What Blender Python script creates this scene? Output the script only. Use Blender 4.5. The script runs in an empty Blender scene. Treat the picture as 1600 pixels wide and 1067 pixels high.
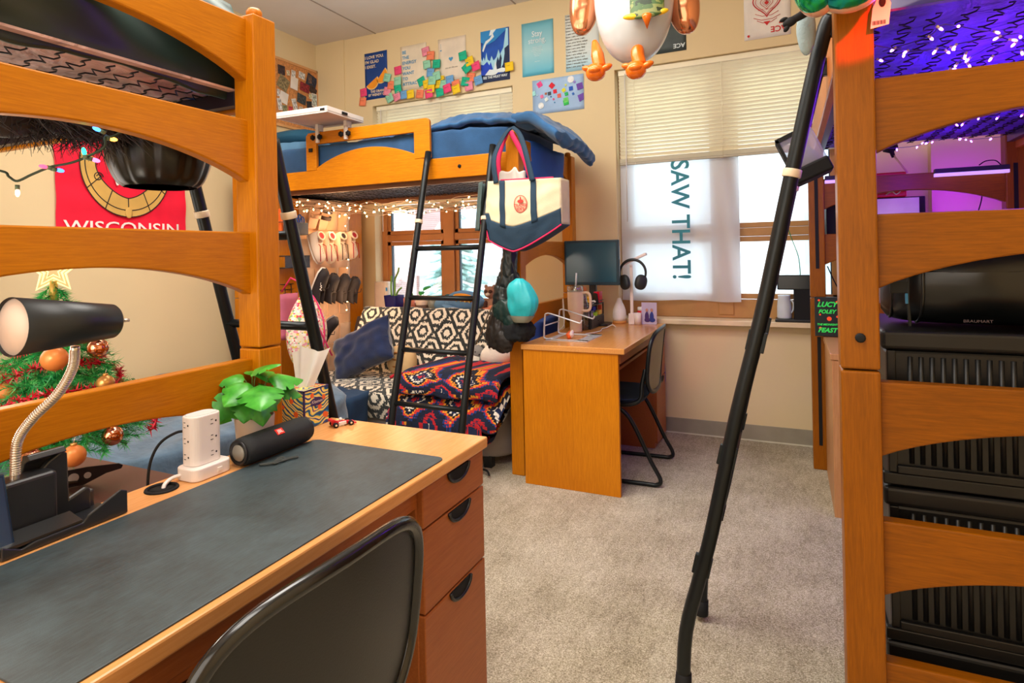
import bpy, bmesh, math, random
from mathutils import Vector, Matrix, Euler, noise
random.seed(11)
SC = bpy.context.scene
COL = SC.collection
PI = math.pi
LOC = {}

# ---------------------------------------------------------------- materials
def lin(h):
    if isinstance(h, str):
        h = h.lstrip('#'); c = [int(h[i:i+2], 16)/255 for i in (0, 2, 4)]
        return tuple((x/12.92 if x <= .04045 else ((x+.055)/1.055)**2.4) for x in c)
    return h
def newmat(name):
    m = bpy.data.materials.new(name); m.use_nodes = True
    n = m.node_tree.nodes; l = m.node_tree.links
    return m, n, l, n['Principled BSDF']
def texco(n, l, scale=(1, 1, 1), kind='Object', rot=(0, 0, 0)):
    t = n.new('ShaderNodeTexCoord'); mp = n.new('ShaderNodeMapping')
    mp.inputs['Scale'].default_value = scale; mp.inputs['Rotation'].default_value = rot
    l.new(t.outputs[kind], mp.inputs['Vector']); return mp.outputs['Vector']
def ramp(n, l, fac, stops, interp='LINEAR'):
    r = n.new('ShaderNodeValToRGB'); r.color_ramp.interpolation = interp
    e = r.color_ramp.elements
    while len(e) < len(stops): e.new(.5)
    for i, (p, c) in enumerate(stops):
        e[i].position = p; e[i].color = (*lin(c), 1)
    l.new(fac, r.inputs['Fac']); return r.outputs['Color']
def ntex(n, l, vec, scale, detail=3, rough=.5, dist=0):
    t = n.new('ShaderNodeTexNoise'); t.inputs['Scale'].default_value = scale
    t.inputs['Detail'].default_value = detail; t.inputs['Roughness'].default_value = rough
    t.inputs['Distortion'].default_value = dist
    l.new(vec, t.inputs['Vector']); return t.outputs['Fac']
def bump(n, l, fac, b, strength=.3, dist=.01):
    bp = n.new('ShaderNodeBump'); bp.inputs['Strength'].default_value = strength
    bp.inputs['Distance'].default_value = dist
    l.new(fac, bp.inputs['Height']); l.new(bp.outputs['Normal'], b.inputs['Normal'])
def math_(n, l, op, a, b=None, c=None):
    m = n.new('ShaderNodeMath'); m.operation = op
    for i, x in enumerate((a, b, c)):
        if x is None: continue
        if isinstance(x, (int, float)): m.inputs[i].default_value = x
        else: l.new(x, m.inputs[i])
    return m.outputs[0]
def shade(h, k):
    c = lin(h); return tuple(min(1, x*k) for x in c)
def M(name, col, rough=.5, metal=0, spec=.5, var=.12, vs=6, bmp=0, bs=60, emis=0, sheen=0, coat=0, trans=0, alpha=1):
    m, n, l, b = newmat(name)
    v = texco(n, l)
    b.inputs['Base Color'].default_value = (*lin(col), 1)
    if var: l.new(ramp(n, l, ntex(n, l, v, vs, 4), [(.3, shade(col, 1-var)), (.7, shade(col, 1+var))]), b.inputs['Base Color'])
    b.inputs['Roughness'].default_value = rough; b.inputs['Metallic'].default_value = metal
    b.inputs['Specular IOR Level'].default_value = spec
    if bmp: bump(n, l, ntex(n, l, v, bs, 3), b, bmp, .004)
    if emis:
        b.inputs['Emission Color'].default_value = (*lin(col), 1); b.inputs['Emission Strength'].default_value = emis
    if sheen: b.inputs['Sheen Weight'].default_value = sheen
    if coat: b.inputs['Coat Weight'].default_value = coat; b.inputs['Coat Roughness'].default_value = .15
    if trans: b.inputs['Transmission Weight'].default_value = trans
    if alpha < 1: b.inputs['Alpha'].default_value = alpha
    return m
def wood(name, c1, c2, axis='x', rough=.38, fine=1.0):
    m, n, l, b = newmat(name)
    k = {'x': (9, 150, 150), 'y': (150, 9, 150), 'z': (150, 150, 9)}[axis]
    f1 = ntex(n, l, texco(n, l, tuple(x*fine for x in k)), 1.6, 6, .65, .4)
    f2 = ntex(n, l, texco(n, l), 2.2, 2)
    f = math_(n, l, 'ADD', math_(n, l, 'MULTIPLY', f1, .62), math_(n, l, 'MULTIPLY', f2, .38))
    l.new(ramp(n, l, f, [(.34, c2), (.5, tuple((a+d)/2 for a, d in zip(lin(c1), lin(c2)))), (.64, c1)]), b.inputs['Base Color'])
    b.inputs['Roughness'].default_value = rough
    b.inputs['Coat Weight'].default_value = .06; b.inputs['Coat Roughness'].default_value = .3
    b.inputs['Specular IOR Level'].default_value = .25
    bump(n, l, f1, b, .06, .002)
    return m
def glassmat(name, tint='#ffffff', gl=.08, rough=.02):
    m, n, l, b = newmat(name); n.remove(b)
    tr = n.new('ShaderNodeBsdfTransparent'); tr.inputs[0].default_value = (*lin(tint), 1)
    g = n.new('ShaderNodeBsdfGlossy'); g.inputs['Roughness'].default_value = rough
    mx = n.new('ShaderNodeMixShader'); mx.inputs[0].default_value = gl
    l.new(tr.outputs[0], mx.inputs[1]); l.new(g.outputs[0], mx.inputs[2])
    l.new(mx.outputs[0], n['Material Output'].inputs['Surface']); return m
def thin(name, col, opaque=.6, transl=.4):
    "thin cloth or film: diffuse + translucent, partly see-through"
    m, n, l, b = newmat(name); n.remove(b)
    d = n.new('ShaderNodeBsdfDiffuse'); t = n.new('ShaderNodeBsdfTranslucent'); tr = n.new('ShaderNodeBsdfTransparent')
    d.inputs[0].default_value = (*lin(col), 1); t.inputs[0].default_value = (*lin(col), 1)
    a = n.new('ShaderNodeMixShader'); a.inputs[0].default_value = transl
    l.new(d.outputs[0], a.inputs[1]); l.new(t.outputs[0], a.inputs[2])
    c = n.new('ShaderNodeMixShader'); c.inputs[0].default_value = opaque
    l.new(tr.outputs[0], c.inputs[1]); l.new(a.outputs[0], c.inputs[2])
    l.new(c.outputs[0], n['Material Output'].inputs['Surface']); return m

# ---------------------------------------------------------------- mesh builder
_txt = {}
def text_geo(s, size, align='CENTER', bold=0, spacing=1.0, shear=0):
    key = (s, size, align, bold, spacing, shear)
    if key in _txt: return _txt[key]
    cu = bpy.data.curves.new('t', 'FONT'); cu.body = s; cu.size = size; cu.align_x = align
    cu.extrude = 0; cu.offset = bold; cu.space_line = spacing; cu.resolution_u = 3; cu.shear = shear
    ob = bpy.data.objects.new('t', cu); COL.objects.link(ob)
    dg = bpy.context.evaluated_depsgraph_get()
    me = bpy.data.meshes.new_from_object(ob.evaluated_get(dg))
    r = ([tuple(v.co) for v in me.vertices], [tuple(p.vertices) for p in me.polygons])
    bpy.data.objects.remove(ob); bpy.data.curves.remove(cu); bpy.data.meshes.remove(me)
    _txt[key] = r; return r
def fbm(p, s=1.0): return noise.noise(Vector(p)*s)

class MB:
    def __init__(s): s.v = []; s.f = []; s.m = []; s.s = []; s.mi = 0; s.xf = None
    def add(s, vs, fs, smooth=False):
        o = len(s.v)
        if s.xf is not None: vs = [tuple(s.xf @ Vector(v)) for v in vs]
        s.v += [tuple(v) for v in vs]
        for f in fs: s.f.append(tuple(o+i for i in f)); s.m.append(s.mi); s.s.append(smooth)
        return s
    def box(s, x0, x1, y0, y1, z0, z1, rot=None):
        P = [(x, y, z) for x in (x0, x1) for y in (y0, y1) for z in (z0, z1)]
        if rot:
            c = Vector(((x0+x1)/2, (y0+y1)/2, (z0+z1)/2)); R = Euler(rot).to_matrix()
            P = [tuple(R @ (Vector(p)-c)+c) for p in P]
        return s.add(P, [(0, 1, 3, 2), (4, 6, 7, 5), (0, 4, 5, 1), (2, 3, 7, 6), (0, 2, 6, 4), (1, 5, 7, 3)])
    def tube(s, pts, r, n=8, closed=False, flat=1.0, caps=True):
        pts = [Vector(p) for p in pts]; N = len(pts)
        rs = r if isinstance(r, (list, tuple)) else [r]*N
        up = None; vs = []
        for i, p in enumerate(pts):
            a = pts[(i-1) % N] if (closed or i > 0) else p
            b = pts[(i+1) % N] if (closed or i < N-1) else p
            t = (b-a); t = t.normalized() if t.length > 1e-9 else Vector((0, 0, 1))
            if up is None: up = Vector((0, 0, 1)) if abs(t.z) < .9 else Vector((1, 0, 0))
            x = up.cross(t)
            if x.length < 1e-6: x = Vector((0, 1, 0)).cross(t)
            x.normalize(); y = t.cross(x); up = y
            for k in range(n):
                q = 2*PI*k/n; vs.append(tuple(p+x*math.cos(q)*rs[i]+y*math.sin(q)*rs[i]*flat))
        fs = []
        for i in range(N if closed else N-1):
            for k in range(n):
                a = i*n+k; b = i*n+(k+1) % n; c = ((i+1) % N)*n+(k+1) % n; d = ((i+1) % N)*n+k
                fs.append((a, b, c, d))
        if not closed and caps: fs += [tuple(range(n))[::-1], tuple((N-1)*n+k for k in range(n))]
        return s.add(vs, fs, True)
    def lathe(s, prof, c=(0, 0, 0), n=20, axis=None, sx=1, sy=1, amp=0, lobes=0):
        "prof: list of (r,z); axis: direction vector of z"
        Mx = Matrix.Identity(3) if axis is None else Vector(axis).normalized().to_track_quat('Z', 'Y').to_matrix()
        c = Vector(c); vs = []
        for r, z in prof:
            for k in range(n):
                q = 2*PI*k/n; rr = r*(1-amp*abs(math.cos(lobes*q/2))**8) if amp else r
                vs.append(tuple(c+Mx @ Vector((rr*math.cos(q)*sx, rr*math.sin(q)*sy, z))))
        fs = []
        for i in range(len(prof)-1):
            for k in range(n): fs.append((i*n+k, i*n+(k+1) % n, (i+1)*n+(k+1) % n, (i+1)*n+k))
        if prof[0][0] > 1e-6: fs.append(tuple(range(n))[::-1])
        if prof[-1][0] > 1e-6: fs.append(tuple((len(prof)-1)*n+k for k in range(n)))
        return s.add(vs, fs, True)
    def ell(s, c, r, n=16, rot=None, nz=0, nsc=8, power=1.0):
        if isinstance(r, (int, float)): r = (r, r, r)
        R = Euler(rot).to_matrix() if rot else Matrix.Identity(3)
        c = Vector(c); m = max(6, n//2+2); vs = []
        sg = lambda a: math.copysign(abs(a)**power, a)
        for i in range(m+1):
            t = PI*i/m
            for k in range(n):
                q = 2*PI*k/n
                p = Vector((r[0]*sg(math.sin(t))*sg(math.cos(q)), r[1]*sg(math.sin(t))*sg(math.sin(q)), r[2]*sg(math.cos(t))))
                if nz: p = p*(1+nz*noise.noise(p*nsc+c))
                vs.append(tuple(c+R @ p))
        fs = [(i*n+k, (i+1)*n+k, (i+1)*n+(k+1) % n, i*n+(k+1) % n) for i in range(m) for k in range(n)]
        return s.add(vs, fs, True)
    def prism(s, poly, fn, d0, d1, smooth=False):
        "poly 2d points; fn(u,v,d)->xyz"
        n = len(poly); vs = [fn(u, v, d0) for u, v in poly]+[fn(u, v, d1) for u, v in poly]
        fs = [tuple(range(n))[::-1], tuple(range(n, 2*n))]+[(i, (i+1) % n, n+(i+1) % n, n+i) for i in range(n)]
        return s.add(vs, fs, smooth)
    def strip(s, A, B, fn, d0, d1, smooth=False):
        "band between polylines A and B (equal length) in 2d, thick d0..d1 - quads, safe for arches"
        n = len(A)
        vs = [fn(*p, d0) for p in A]+[fn(*p, d0) for p in B]+[fn(*p, d1) for p in A]+[fn(*p, d1) for p in B]
        fs = []
        for i in range(n-1):
            fs += [(i, i+1, n+i+1, n+i), (2*n+i, 3*n+i, 3*n+i+1, 2*n+i+1), (i, 2*n+i, 2*n+i+1, i+1), (n+i, n+i+1, 3*n+i+1, 3*n+i)]
        fs += [(0, n, 3*n, 2*n), (n-1, 3*n-1, 4*n-1, 2*n-1)]
        return s.add(vs, fs, smooth)
    def grid(s, fn, nu, nv, closeu=False, smooth=True):
        vs = [tuple(fn(i/nu, j/nv)) for i in range(nu+(0 if closeu else 1)) for j in range(nv+1)]
        w = nv+1; U = nu if closeu else nu+1
        fs = []
        for i in range(nu):
            for j in range(nv):
                a = i*w+j; b = ((i+1) % U)*w+j
                fs.append((a, b, b+1, a+1))
        return s.add(vs, fs, smooth)
    def slab(s, fn, th, nu, nv):
        "closed thick sheet: fn(u,v)->point, offset th along vector or fn normal z"
        top = [[Vector(fn(i/nu, j/nv)) for j in range(nv+1)] for i in range(nu+1)]
        if callable(th): D = lambda i, j: Vector(th(i/nu, j/nv))
        else:
            d = Vector(th) if not isinstance(th, (int, float)) else Vector((0, 0, -th)); D = lambda i, j: d
        vs = [tuple(p) for r in top for p in r]; o = len(vs); vs += [tuple(p+D(i, j)) for i, r in enumerate(top) for j, p in enumerate(r)]
        w = nv+1; fs = []
        for i in range(nu):
            for j in range(nv):
                a = i*w+j; fs += [(a, a+w, a+w+1, a+1), (o+a, o+a+1, o+a+w+1, o+a+w)]
        for i in range(nu): fs += [(i*w, o+i*w, o+(i+1)*w, (i+1)*w), (i*w+nv, (i+1)*w+nv, o+(i+1)*w+nv, o+i*w+nv)]
        for j in range(nv): fs += [(j, j+1, o+j+1, o+j), (nu*w+j, o+nu*w+j, o+nu*w+j+1, nu*w+j+1)]
        return s.add(vs, fs, True)
    def text(s, t, size, o, right=(1, 0, 0), up=(0, 0, 1), align='CENTER', bold=0, sx=1, spacing=1.0, shear=0):
        vs, fs = text_geo(t, size, align, bold, spacing, shear)
        o, r, u = Vector(o), Vector(right).normalized(), Vector(up).normalized()
        return s.add([tuple(o+r*x*sx+u*y) for x, y, z in vs], fs)
    def build(s, name, mats, parent=None, bevel=0, sub=0, seg=2, solid=0, local=False, kind=None, nrm=True, label=None):
        me = bpy.data.meshes.new(name)
        if parent is not None: off = Vector((0, 0, 0)) if local else LOC[parent.name]
        else:
            xs, ys, zs = zip(*s.v); off = Vector(((min(xs)+max(xs))/2, (min(ys)+max(ys))/2, min(zs)))
        me.from_pydata([tuple(Vector(v)-off) for v in s.v], [], s.f)
        for p, mi, sm in zip(me.polygons, s.m, s.s): p.material_index = mi; p.use_smooth = sm
        for m in (mats if isinstance(mats, (list, tuple)) else [mats]): me.materials.append(m)
        if nrm:
            bm = bmesh.new(); bm.from_mesh(me); bmesh.ops.remove_doubles(bm, verts=bm.verts, dist=1e-6)
            bmesh.ops.recalc_face_normals(bm, faces=bm.faces); bm.to_mesh(me); bm.free()
        ob = bpy.data.objects.new(name, me); COL.objects.link(ob)
        if parent is not None: ob.parent = parent; LOC[ob.name] = LOC[parent.name]
        else: ob.location = off; LOC[ob.name] = off.copy()
        if parent is not None and parent.type == 'MESH' and parent.parent is None: pass
        if solid:
            q = ob.modifiers.new('s', 'SOLIDIFY'); q.thickness = solid
        if bevel:
            q = ob.modifiers.new('b', 'BEVEL'); q.width = bevel; q.segments = seg; q.limit_method = 'ANGLE'; q.angle_limit = math.radians(38)
            q.harden_normals = False
        if sub:
            q = ob.modifiers.new('u', 'SUBSURF'); q.levels = sub; q.render_levels = sub
        if kind: ob['kind'] = kind
        if label: ob['label'] = label
        return ob
def tag(o, label, cat, group=None, kind=None):
    o['label'] = label; o['category'] = cat
    if group: o['group'] = group
    if kind: o['kind'] = kind
    return o
def thing(name, label, cat, loc=(0, 0, 0), group=None):
    o = bpy.data.objects.new(name, None); COL.objects.link(o); o.empty_display_size = .05
    o.location = loc; LOC[o.name] = Vector(loc); return tag(o, label, cat, group)
def dup(root, label, loc=None, rotz=None, group=None, cat=None):
    def cp(o, par):
        c = o.copy(); COL.objects.link(c); c.parent = par
        LOC[c.name] = LOC.get(o.name, Vector((0, 0, 0)))
        for ch in [x for x in bpy.data.objects if x.parent == o]: cp(ch, c)
        return c
    r = cp(root, None)
    if loc is not None: r.location = loc
    if rotz is not None: r.rotation_euler = (0, 0, rotz)
    r['label'] = label
    if group: r['group'] = group
    if cat: r['category'] = cat
    return r
def box_mb(*a): return MB().box(*a)
def circ(cx, cy, r, n=20, a0=0, a1=2*PI, rx=None):
    return [(cx+(rx or r)*math.cos(a0+(a1-a0)*i/n), cy+r*math.sin(a0+(a1-a0)*i/n)) for i in range(n+(0 if abs(a1-a0-2*PI) < 1e-6 else 1))]
def bez(p0, p1, p2, p3, n=12):
    P = [Vector(p) for p in (p0, p1, p2, p3)]
    return [tuple(P[0]*(1-t)**3+P[1]*3*t*(1-t)**2+P[2]*3*t*t*(1-t)+P[3]*t**3) for t in [i/n for i in range(n+1)]]
def spline(pts, k=6):
    P = [Vector(p) for p in pts]; out = []
    for i in range(len(P)-1):
        a = P[max(i-1, 0)]; b = P[i]; c = P[i+1]; d = P[min(i+2, len(P)-1)]
        for j in range(k):
            t = j/k
            out.append(tuple(.5*((2*b)+(c-a)*t+(2*a-5*b+4*c-d)*t*t+(3*b-a-3*c+d)*t**3)))
    out.append(tuple(P[-1])); return out

# ---------------------------------------------------------------- palette
WX = wood('wood_grain_x', '#DE8A08', '#BC6A00', 'x'); WY = wood('wood_grain_y', '#CC7E06', '#AC6200', 'y'); WZ = wood('wood_grain_z', '#D08006', '#B06400', 'z')
WX3 = wood('wood_grain_shaded_x', '#9A5600', '#764000', 'x'); WY3 = wood('wood_grain_shaded_y', '#CC7A34', '#B86424', 'y'); WZ3 = wood('wood_grain_shaded_z', '#9C5800', '#7C4400', 'z')  # copies of the bed wood with the right side's dimmer light put into the colour
DTOP = wood('desk_laminate', '#E0A466', '#CE8C4E', 'y', .22, .7); DSIDE = wood('desk_side_wood', '#D8860C', '#BC6C04', 'z', .4, .8)
DFRONT = wood('drawer_front_wood', '#AE6634', '#985226', 'y', .4, .8); PALE = wood('pale_wood', '#D09A66', '#B87E4C', 'z', .4, .8)
METAL = M('black_metal', '#24282A', .35, .6, .5, .1); BLK = M('black_plastic', '#17181A', .35, 0, .5, .1); BLKM = M('matte_black', '#141416', .7, 0, .3, .1)
WHT = M('white_plastic', '#E8E2DC', .4, 0, .5, .03); CREAM = M('cream_plastic', '#E9D3B4', .45, 0, .5, .04)
CHROME = M('brushed_steel', '#E8E0D4', .28, .9, .5, .05); ALU = M('aluminium', '#DCE0E4', .35, .45, .5, .03)
NAVY = M('navy_fabric', '#2C5480', .85, 0, .2, .25, 5, .3, 200, sheen=.3); DNAVY = M('dark_navy_velvet', '#0E2148', .8, 0, .3, .35, 12, .3, 90, sheen=.5)
BLUEF = M('blue_grey_blanket', '#5C7488', .9, 0, .2, .22, 14, .5, 60, sheen=.3)
RED = M('red_plastic', '#D01828', .4, 0, .5, .08); PAPER = M('white_paper', '#EDE6DA', .8, 0, .2, .03)
NOTES = [(-3.379, 2.716, 'H', 5), (-3.008, 2.856, 'H', 5), (-3.385, 2.635, 'O', -8), (-3.117, 2.808, 'M', -15), (-3.075, 2.737, 'O', -8), (-3.115, 2.689, 'P', -12), (-3.09, 2.627, 'M', 25), (-3.003, 2.76, 'M', 2), (-3.0, 2.695, 'T', 12), (-3.009, 2.628, 'P', 20), (-2.934, 2.633, 'B', 3), (-2.868, 2.628, 'Y', 5), (-2.79, 2.626, 'O', -8), (-2.769, 2.728, 'T', 22), (-2.716, 2.698, 'Y', 8), (-2.72, 2.97, 'P', 10), (-2.671, 2.927, 'O', -4), (-2.707, 2.859, 'M', 8), (-2.612, 2.848, 'T', -3), (-2.67, 2.784, 'B', -4), (-2.61, 2.747, 'M', 8), (-2.653, 2.715, 'M', -4), (-2.665, 2.65, 'Y', -4), (-2.683, 2.607, 'H', 8), (-2.603, 2.685, 'Y', -5), (-2.551, 2.673, 'M', -15), (-2.589, 2.612, 'T', 10), (-2.562, 2.727, 'Y', 0), (-2.49, 2.699, 'B', 4), (-2.514, 2.632, 'H', 12), (-2.43, 2.65, 'O', 12), (-2.427, 2.612, 'Y', 14), (-2.358, 2.872, 'T', 10), (-2.296, 2.818, 'Y', 14), (-2.322, 2.767, 'T', 35), (-2.237, 2.768, 'H', 14), (-2.298, 2.696, 'O', -10), (-2.347, 2.666, 'T', -12), (-2.314, 2.624, 'P', 5), (-2.226, 2.659, 'B', 12), (-1.951, 2.726, 'Y', 4)]
PHOTOS = [(3.835, 2.873, 0.08, 0.079, '#3A2A30', 0), (3.91, 2.868, 0.035, 0.04, '#D8B890', 10), (3.97, 2.875, 0.048, 0.059, '#E8DCC8', -4), (4.069, 2.885, 0.074, 0.059, '#E8E4E0', -8), (4.168, 2.875, 0.045, 0.069, '#6A5048', 0), (3.85, 2.763, 0.115, 0.119, '#8A7A58', -25), (3.975, 2.794, 0.085, 0.109, '#D8D0BC', -6), (4.099, 2.787, 0.113, 0.079, '#8A2030', -8), (4.301, 2.862, 0.121, 0.119, '#222E48', -18), (4.313, 2.785, 0.088, 0.069, '#3A2828', -25), (3.855, 2.641, 0.092, 0.099, '#D8D8D8', -12), (4.061, 2.676, 0.106, 0.084, '#38424A', -8), (4.168, 2.726, 0.032, 0.049, '#D8C8A0', 0), (4.223, 2.718, 0.052, 0.069, '#C8A048', 0), (4.235, 2.682, 0.046, 0.045, '#E8E8F0', 0), (4.315, 2.699, 0.067, 0.119, '#B8C4C0', 0), (3.931, 2.553, 0.047, 0.059, '#C84050', 5), (3.982, 2.601, 0.054, 0.119, '#E0D8D8', 18), (3.865, 2.539, 0.052, 0.079, '#8A8A68', 5), (4.054, 2.578, 0.043, 0.054, '#C8B8A0', 8), (4.161, 2.627, 0.071, 0.099, '#222A38', 10), (4.234, 2.629, 0.04, 0.059, '#8A8040', 0), (3.805, 2.575, 0.046, 0.099, '#D8C8C8', 10), (3.792, 2.67, 0.029, 0.059, '#E0D0D0', 0)]
ORN = [((-1.724, 0.909, 1.022), 0.031, 'm'), ((-1.695, 0.999, 1.038), 0.026, 's'), ((-1.663, 1.014, 0.801), 0.026, 's'), ((-1.629, 0.898, 0.787), 0.027, 'm'), ((-1.723, 0.854, 0.784), 0.027, 's'), ((-1.897, 0.883, 0.928), 0.026, 'm'), ((-1.678, 1.007, 0.943), 0.022, 'g')]
XLP = [(-1.688, 0.782, 1.49), (-1.669, 0.791, 1.475), (-1.651, 0.799, 1.465), (-1.619, 0.814, 1.48), (-1.578, 0.833, 1.497), (-1.537, 0.852, 1.505), (-1.503, 0.868, 1.518), (-1.46, 0.888, 1.567), (-1.437, 0.899, 1.569)]
# ================================================================ room shell
def wallmat(name, col, bmp=.12):
    m, n, l, b = newmat(name); v = texco(n, l)
    l.new(ramp(n, l, ntex(n, l, v, 1.3, 3), [(.3, shade(col, .96)), (.7, shade(col, 1.04))]), b.inputs['Base Color'])
    b.inputs['Roughness'].default_value = .7; b.inputs['Specular IOR Level'].default_value = .25
    bump(n, l, ntex(n, l, v, 260, 2), b, bmp, .001); return m
WALL = wallmat('beige_wall_paint', '#E6D0A4')
def carpet():
    m, n, l, b = newmat('speckled_carpet'); v = texco(n, l)
    a = ntex(n, l, v, 230, 3, .8); c = ntex(n, l, v, 3.2, 5, .65); d = ntex(n, l, texco(n, l, (14, 3, 1)), 3, 4, .6)
    f = math_(n, l, 'ADD', math_(n, l, 'MULTIPLY', a, .78), math_(n, l, 'ADD', math_(n, l, 'MULTIPLY', c, .24), math_(n, l, 'MULTIPLY', d, .12)))
    l.new(ramp(n, l, f, [(.40, '#665C4A'), (.52, '#A89C84'), (.60, '#C6BCA4'), (.70, '#ECE4D0')]), b.inputs['Base Color'])
    b.inputs['Roughness'].default_value = .95; b.inputs['Specular IOR Level'].default_value = .1
    bump(n, l, a, b, .8, .006); return m
XL, XR, YB, YW, HC = -3.91, 1.16, -1.7, 4.28, 3.215
MB().box(XL-.1, XR+.1, YB-.1, YW+.3, -.12, 0).build('floor', carpet(), kind='structure')
MB().box(XL-.1, XR+.1, YB-.1, YW+.3, HC, HC+.1).build('ceiling', wallmat('ceiling_paint', '#E8E0D8', .3), kind='structure')
TS = M('ceiling_joint', '#A89C90', .8)
for i, x in enumerate((-3.24, -1.9, -.6, .7)): MB().box(x-.006, x+.006, YB, YW, HC-.004, HC+.001).build('trim_%d' % (i+1), TS, kind='structure')
MB().box(XL-.1, XL, YB-.1, YW+.3, 0, HC).build('wall_left', WALL, kind='structure')
MB().box(XR, XR+.1, YB-.1, YW+.3, 0, HC).build('wall_right', WALL, kind='structure')
MB().box(XL, XR, YB-.1, YB, 0, HC).build('wall_back', WALL, kind='structure')
W1 = (-3.29, -1.94); W2 = (-1.127, .335); WB, WT, WD = .78, 2.585, YW+.24
b = MB()
b.box(XL, W1[0], YW, WD, 0, HC); b.box(W1[1], W2[0], YW, WD, 0, HC); b.box(W2[1], XR, YW, WD, 0, HC)
for w in (W1, W2): b.box(w[0], w[1], YW, WD, 0, WB); b.box(w[0], w[1], YW, WD, WT, HC)
b.box(.755, XR, YW-.09, YW+.01, 0, HC); b.box(XL, -3.587, YW-.012, YW+.01, 0, HC)
b.build('wall_window_side', WALL, kind='structure')
BB = M('grey_vinyl_base', '#9C9482', .5); CAULK = M('pale_joint', '#D8D2BE', .6)
b = MB(); b.box(XL, .755, YW-.008, YW, .008, .105); b.mi = 1; b.box(XL, .755, YW-.012, YW, 0, .009)
b.build('baseboard_window_side', [BB, CAULK], kind='structure')
MB().box(XL, XL+.008, YB, YW, 0, .105).build('baseboard_left', BB, kind='structure')
SILL = M('cream_sill_laminate', '#E6CFA8', .3)
for i, w in enumerate((W1, W2)):
    x0 = w[0] if i else w[0]-.02; x1 = w[1]+.02
    if i: x0 = -1.16; x1 = .36
    sm = SILL if i else wood('orange_sill_wood', '#DE8C48', '#C87838', 'x', .4)
    b = MB(); b.box(x0, x1, YW-.085, YW-.001, .765, .798); b.box(w[0]+.004, w[1]-.004, YW-.002, WD-.02, .782, .798)
    b.build('trim_%d' % (10+i), sm, kind='structure', bevel=.004)

# windows
FR = M('tan_window_frame', '#B08048', .45, .1); FRD = M('dark_gasket', '#3A4650', .5)
FR1 = M('brown_window_frame', '#BC7E48', .45, .1)
GL = glassmat('window_pane_glass', '#F4FBFF', .05)
def window(idx, x0, x1, mull, trans, fm):
    w = thing('window_%d' % idx, 'x', 'window', ((x0+x1)/2, YW+.15, .8)); del w['label']; del w['category']; w['kind'] = 'structure'
    y0, y1 = YW+.10, YW+.17
    b = MB()
    b.box(x0+.001, x0+.055, y0+.002, y1-.002, .801, WT-.001); b.box(x1-.055, x1-.001, y0+.002, y1-.002, .801, WT-.001)
    b.box(x0+.002, x1-.002, y0, y1, .799, .925 if idx == 2 else .86); b.box(x0, x1, y0, y1, WT-.06, WT)
    for m in mull: b.box(m-.05, m+.05, y0-.01, y1, .82, WT-.01)
    b.box(x0+.01, x1-.01, y0+.003, y1-.003, trans-.028, trans+.028)
    b.build('frame', fm, w, bevel=.004)
    edges = [x0]+list(mull)+[x1]
    for i in range(len(edges)-1):
        a, c = edges[i]+.052, edges[i+1]-.052
        for (z0, z1) in ((.87 if idx == 1 else .93, trans-.03), (trans+.03, WT-.065)):
            s = MB()
            for q in ((a, a+.035, z0, z1), (c-.035, c, z0, z1), (a, c, z0, z0+.035), (a, c, z1-.035, z1)):
                s.box(q[0], q[1], y0+.012, y1-.012, q[2], q[3])
            s.mi = 1
            for q in ((a+.035, a+.042, z0+.035, z1-.035), (c-.042, c-.035, z0+.035, z1-.035)):
                s.box(q[0], q[1], y0+.018, y1-.02, q[2], q[3])
            sh = s.build('sash', [fm, FRD], w, bevel=.003)
            MB().box(a+.03, c-.03, y0+.032, y0+.036, z0+.03, z1-.03).build('pane', GL, sh)
window(1, W1[0], W1[1], [-2.60], 1.425, FR1)
window(2, W2[0], W2[1], [-.40], 1.385, FR)
BL = M('cream_blind_slat', '#FAF2D6', .45, 0, .4, .04); BLR = M('blind_rail', '#B9B09A', .5)
def blind(name_label, x0, x1, zb, stack):
    t = thing('window_blind', name_label, 'blind', ((x0+x1)/2, YW+.045, zb))
    s = MB(); z = WT-.05
    while z > zb+.02+stack*.004:
        s.box(x0, x1, YW+.031, YW+.059, z-.0006, z+.0006, rot=(math.radians(-50), 0, 0)); z -= .0262
    for k in range(stack): s.box(x0, x1, YW+.032, YW+.058, zb+.018+k*.004, zb+.020+k*.004)
    s.build('slats', BL, t, kind=None)
    MB().box(x0, x1, YW+.028, YW+.062, WT-.042, WT-.002).build('headrail', BL, t, bevel=.003)
    MB().box(x0, x1, YW+.030, YW+.060, zb, zb+.016).build('bottom_rail', BLR, t, bevel=.003)
    c = MB()
    for f in (.08, .5, .92): c.tube([(x0+(x1-x0)*f, YW+.029, WT-.02), (x0+(x1-x0)*f, YW+.029, zb)], .0014, 5)
    c.build('lift_cords', BL, t)
    MB().tube([(x0+.05, YW+.024, WT-.03), (x0+.05, YW+.022, WT-1.1)], .004, 6).build('tilt_wand', WHT, t)
blind('cream slatted blind behind the loft bed with blue bedding', W1[0]+.02, W1[1]-.02, 1.665, 6)
blind('cream slatted blind half lowered over the right window above the banner', W2[0]+.02, W2[1]-.02, 1.895, 8)

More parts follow.
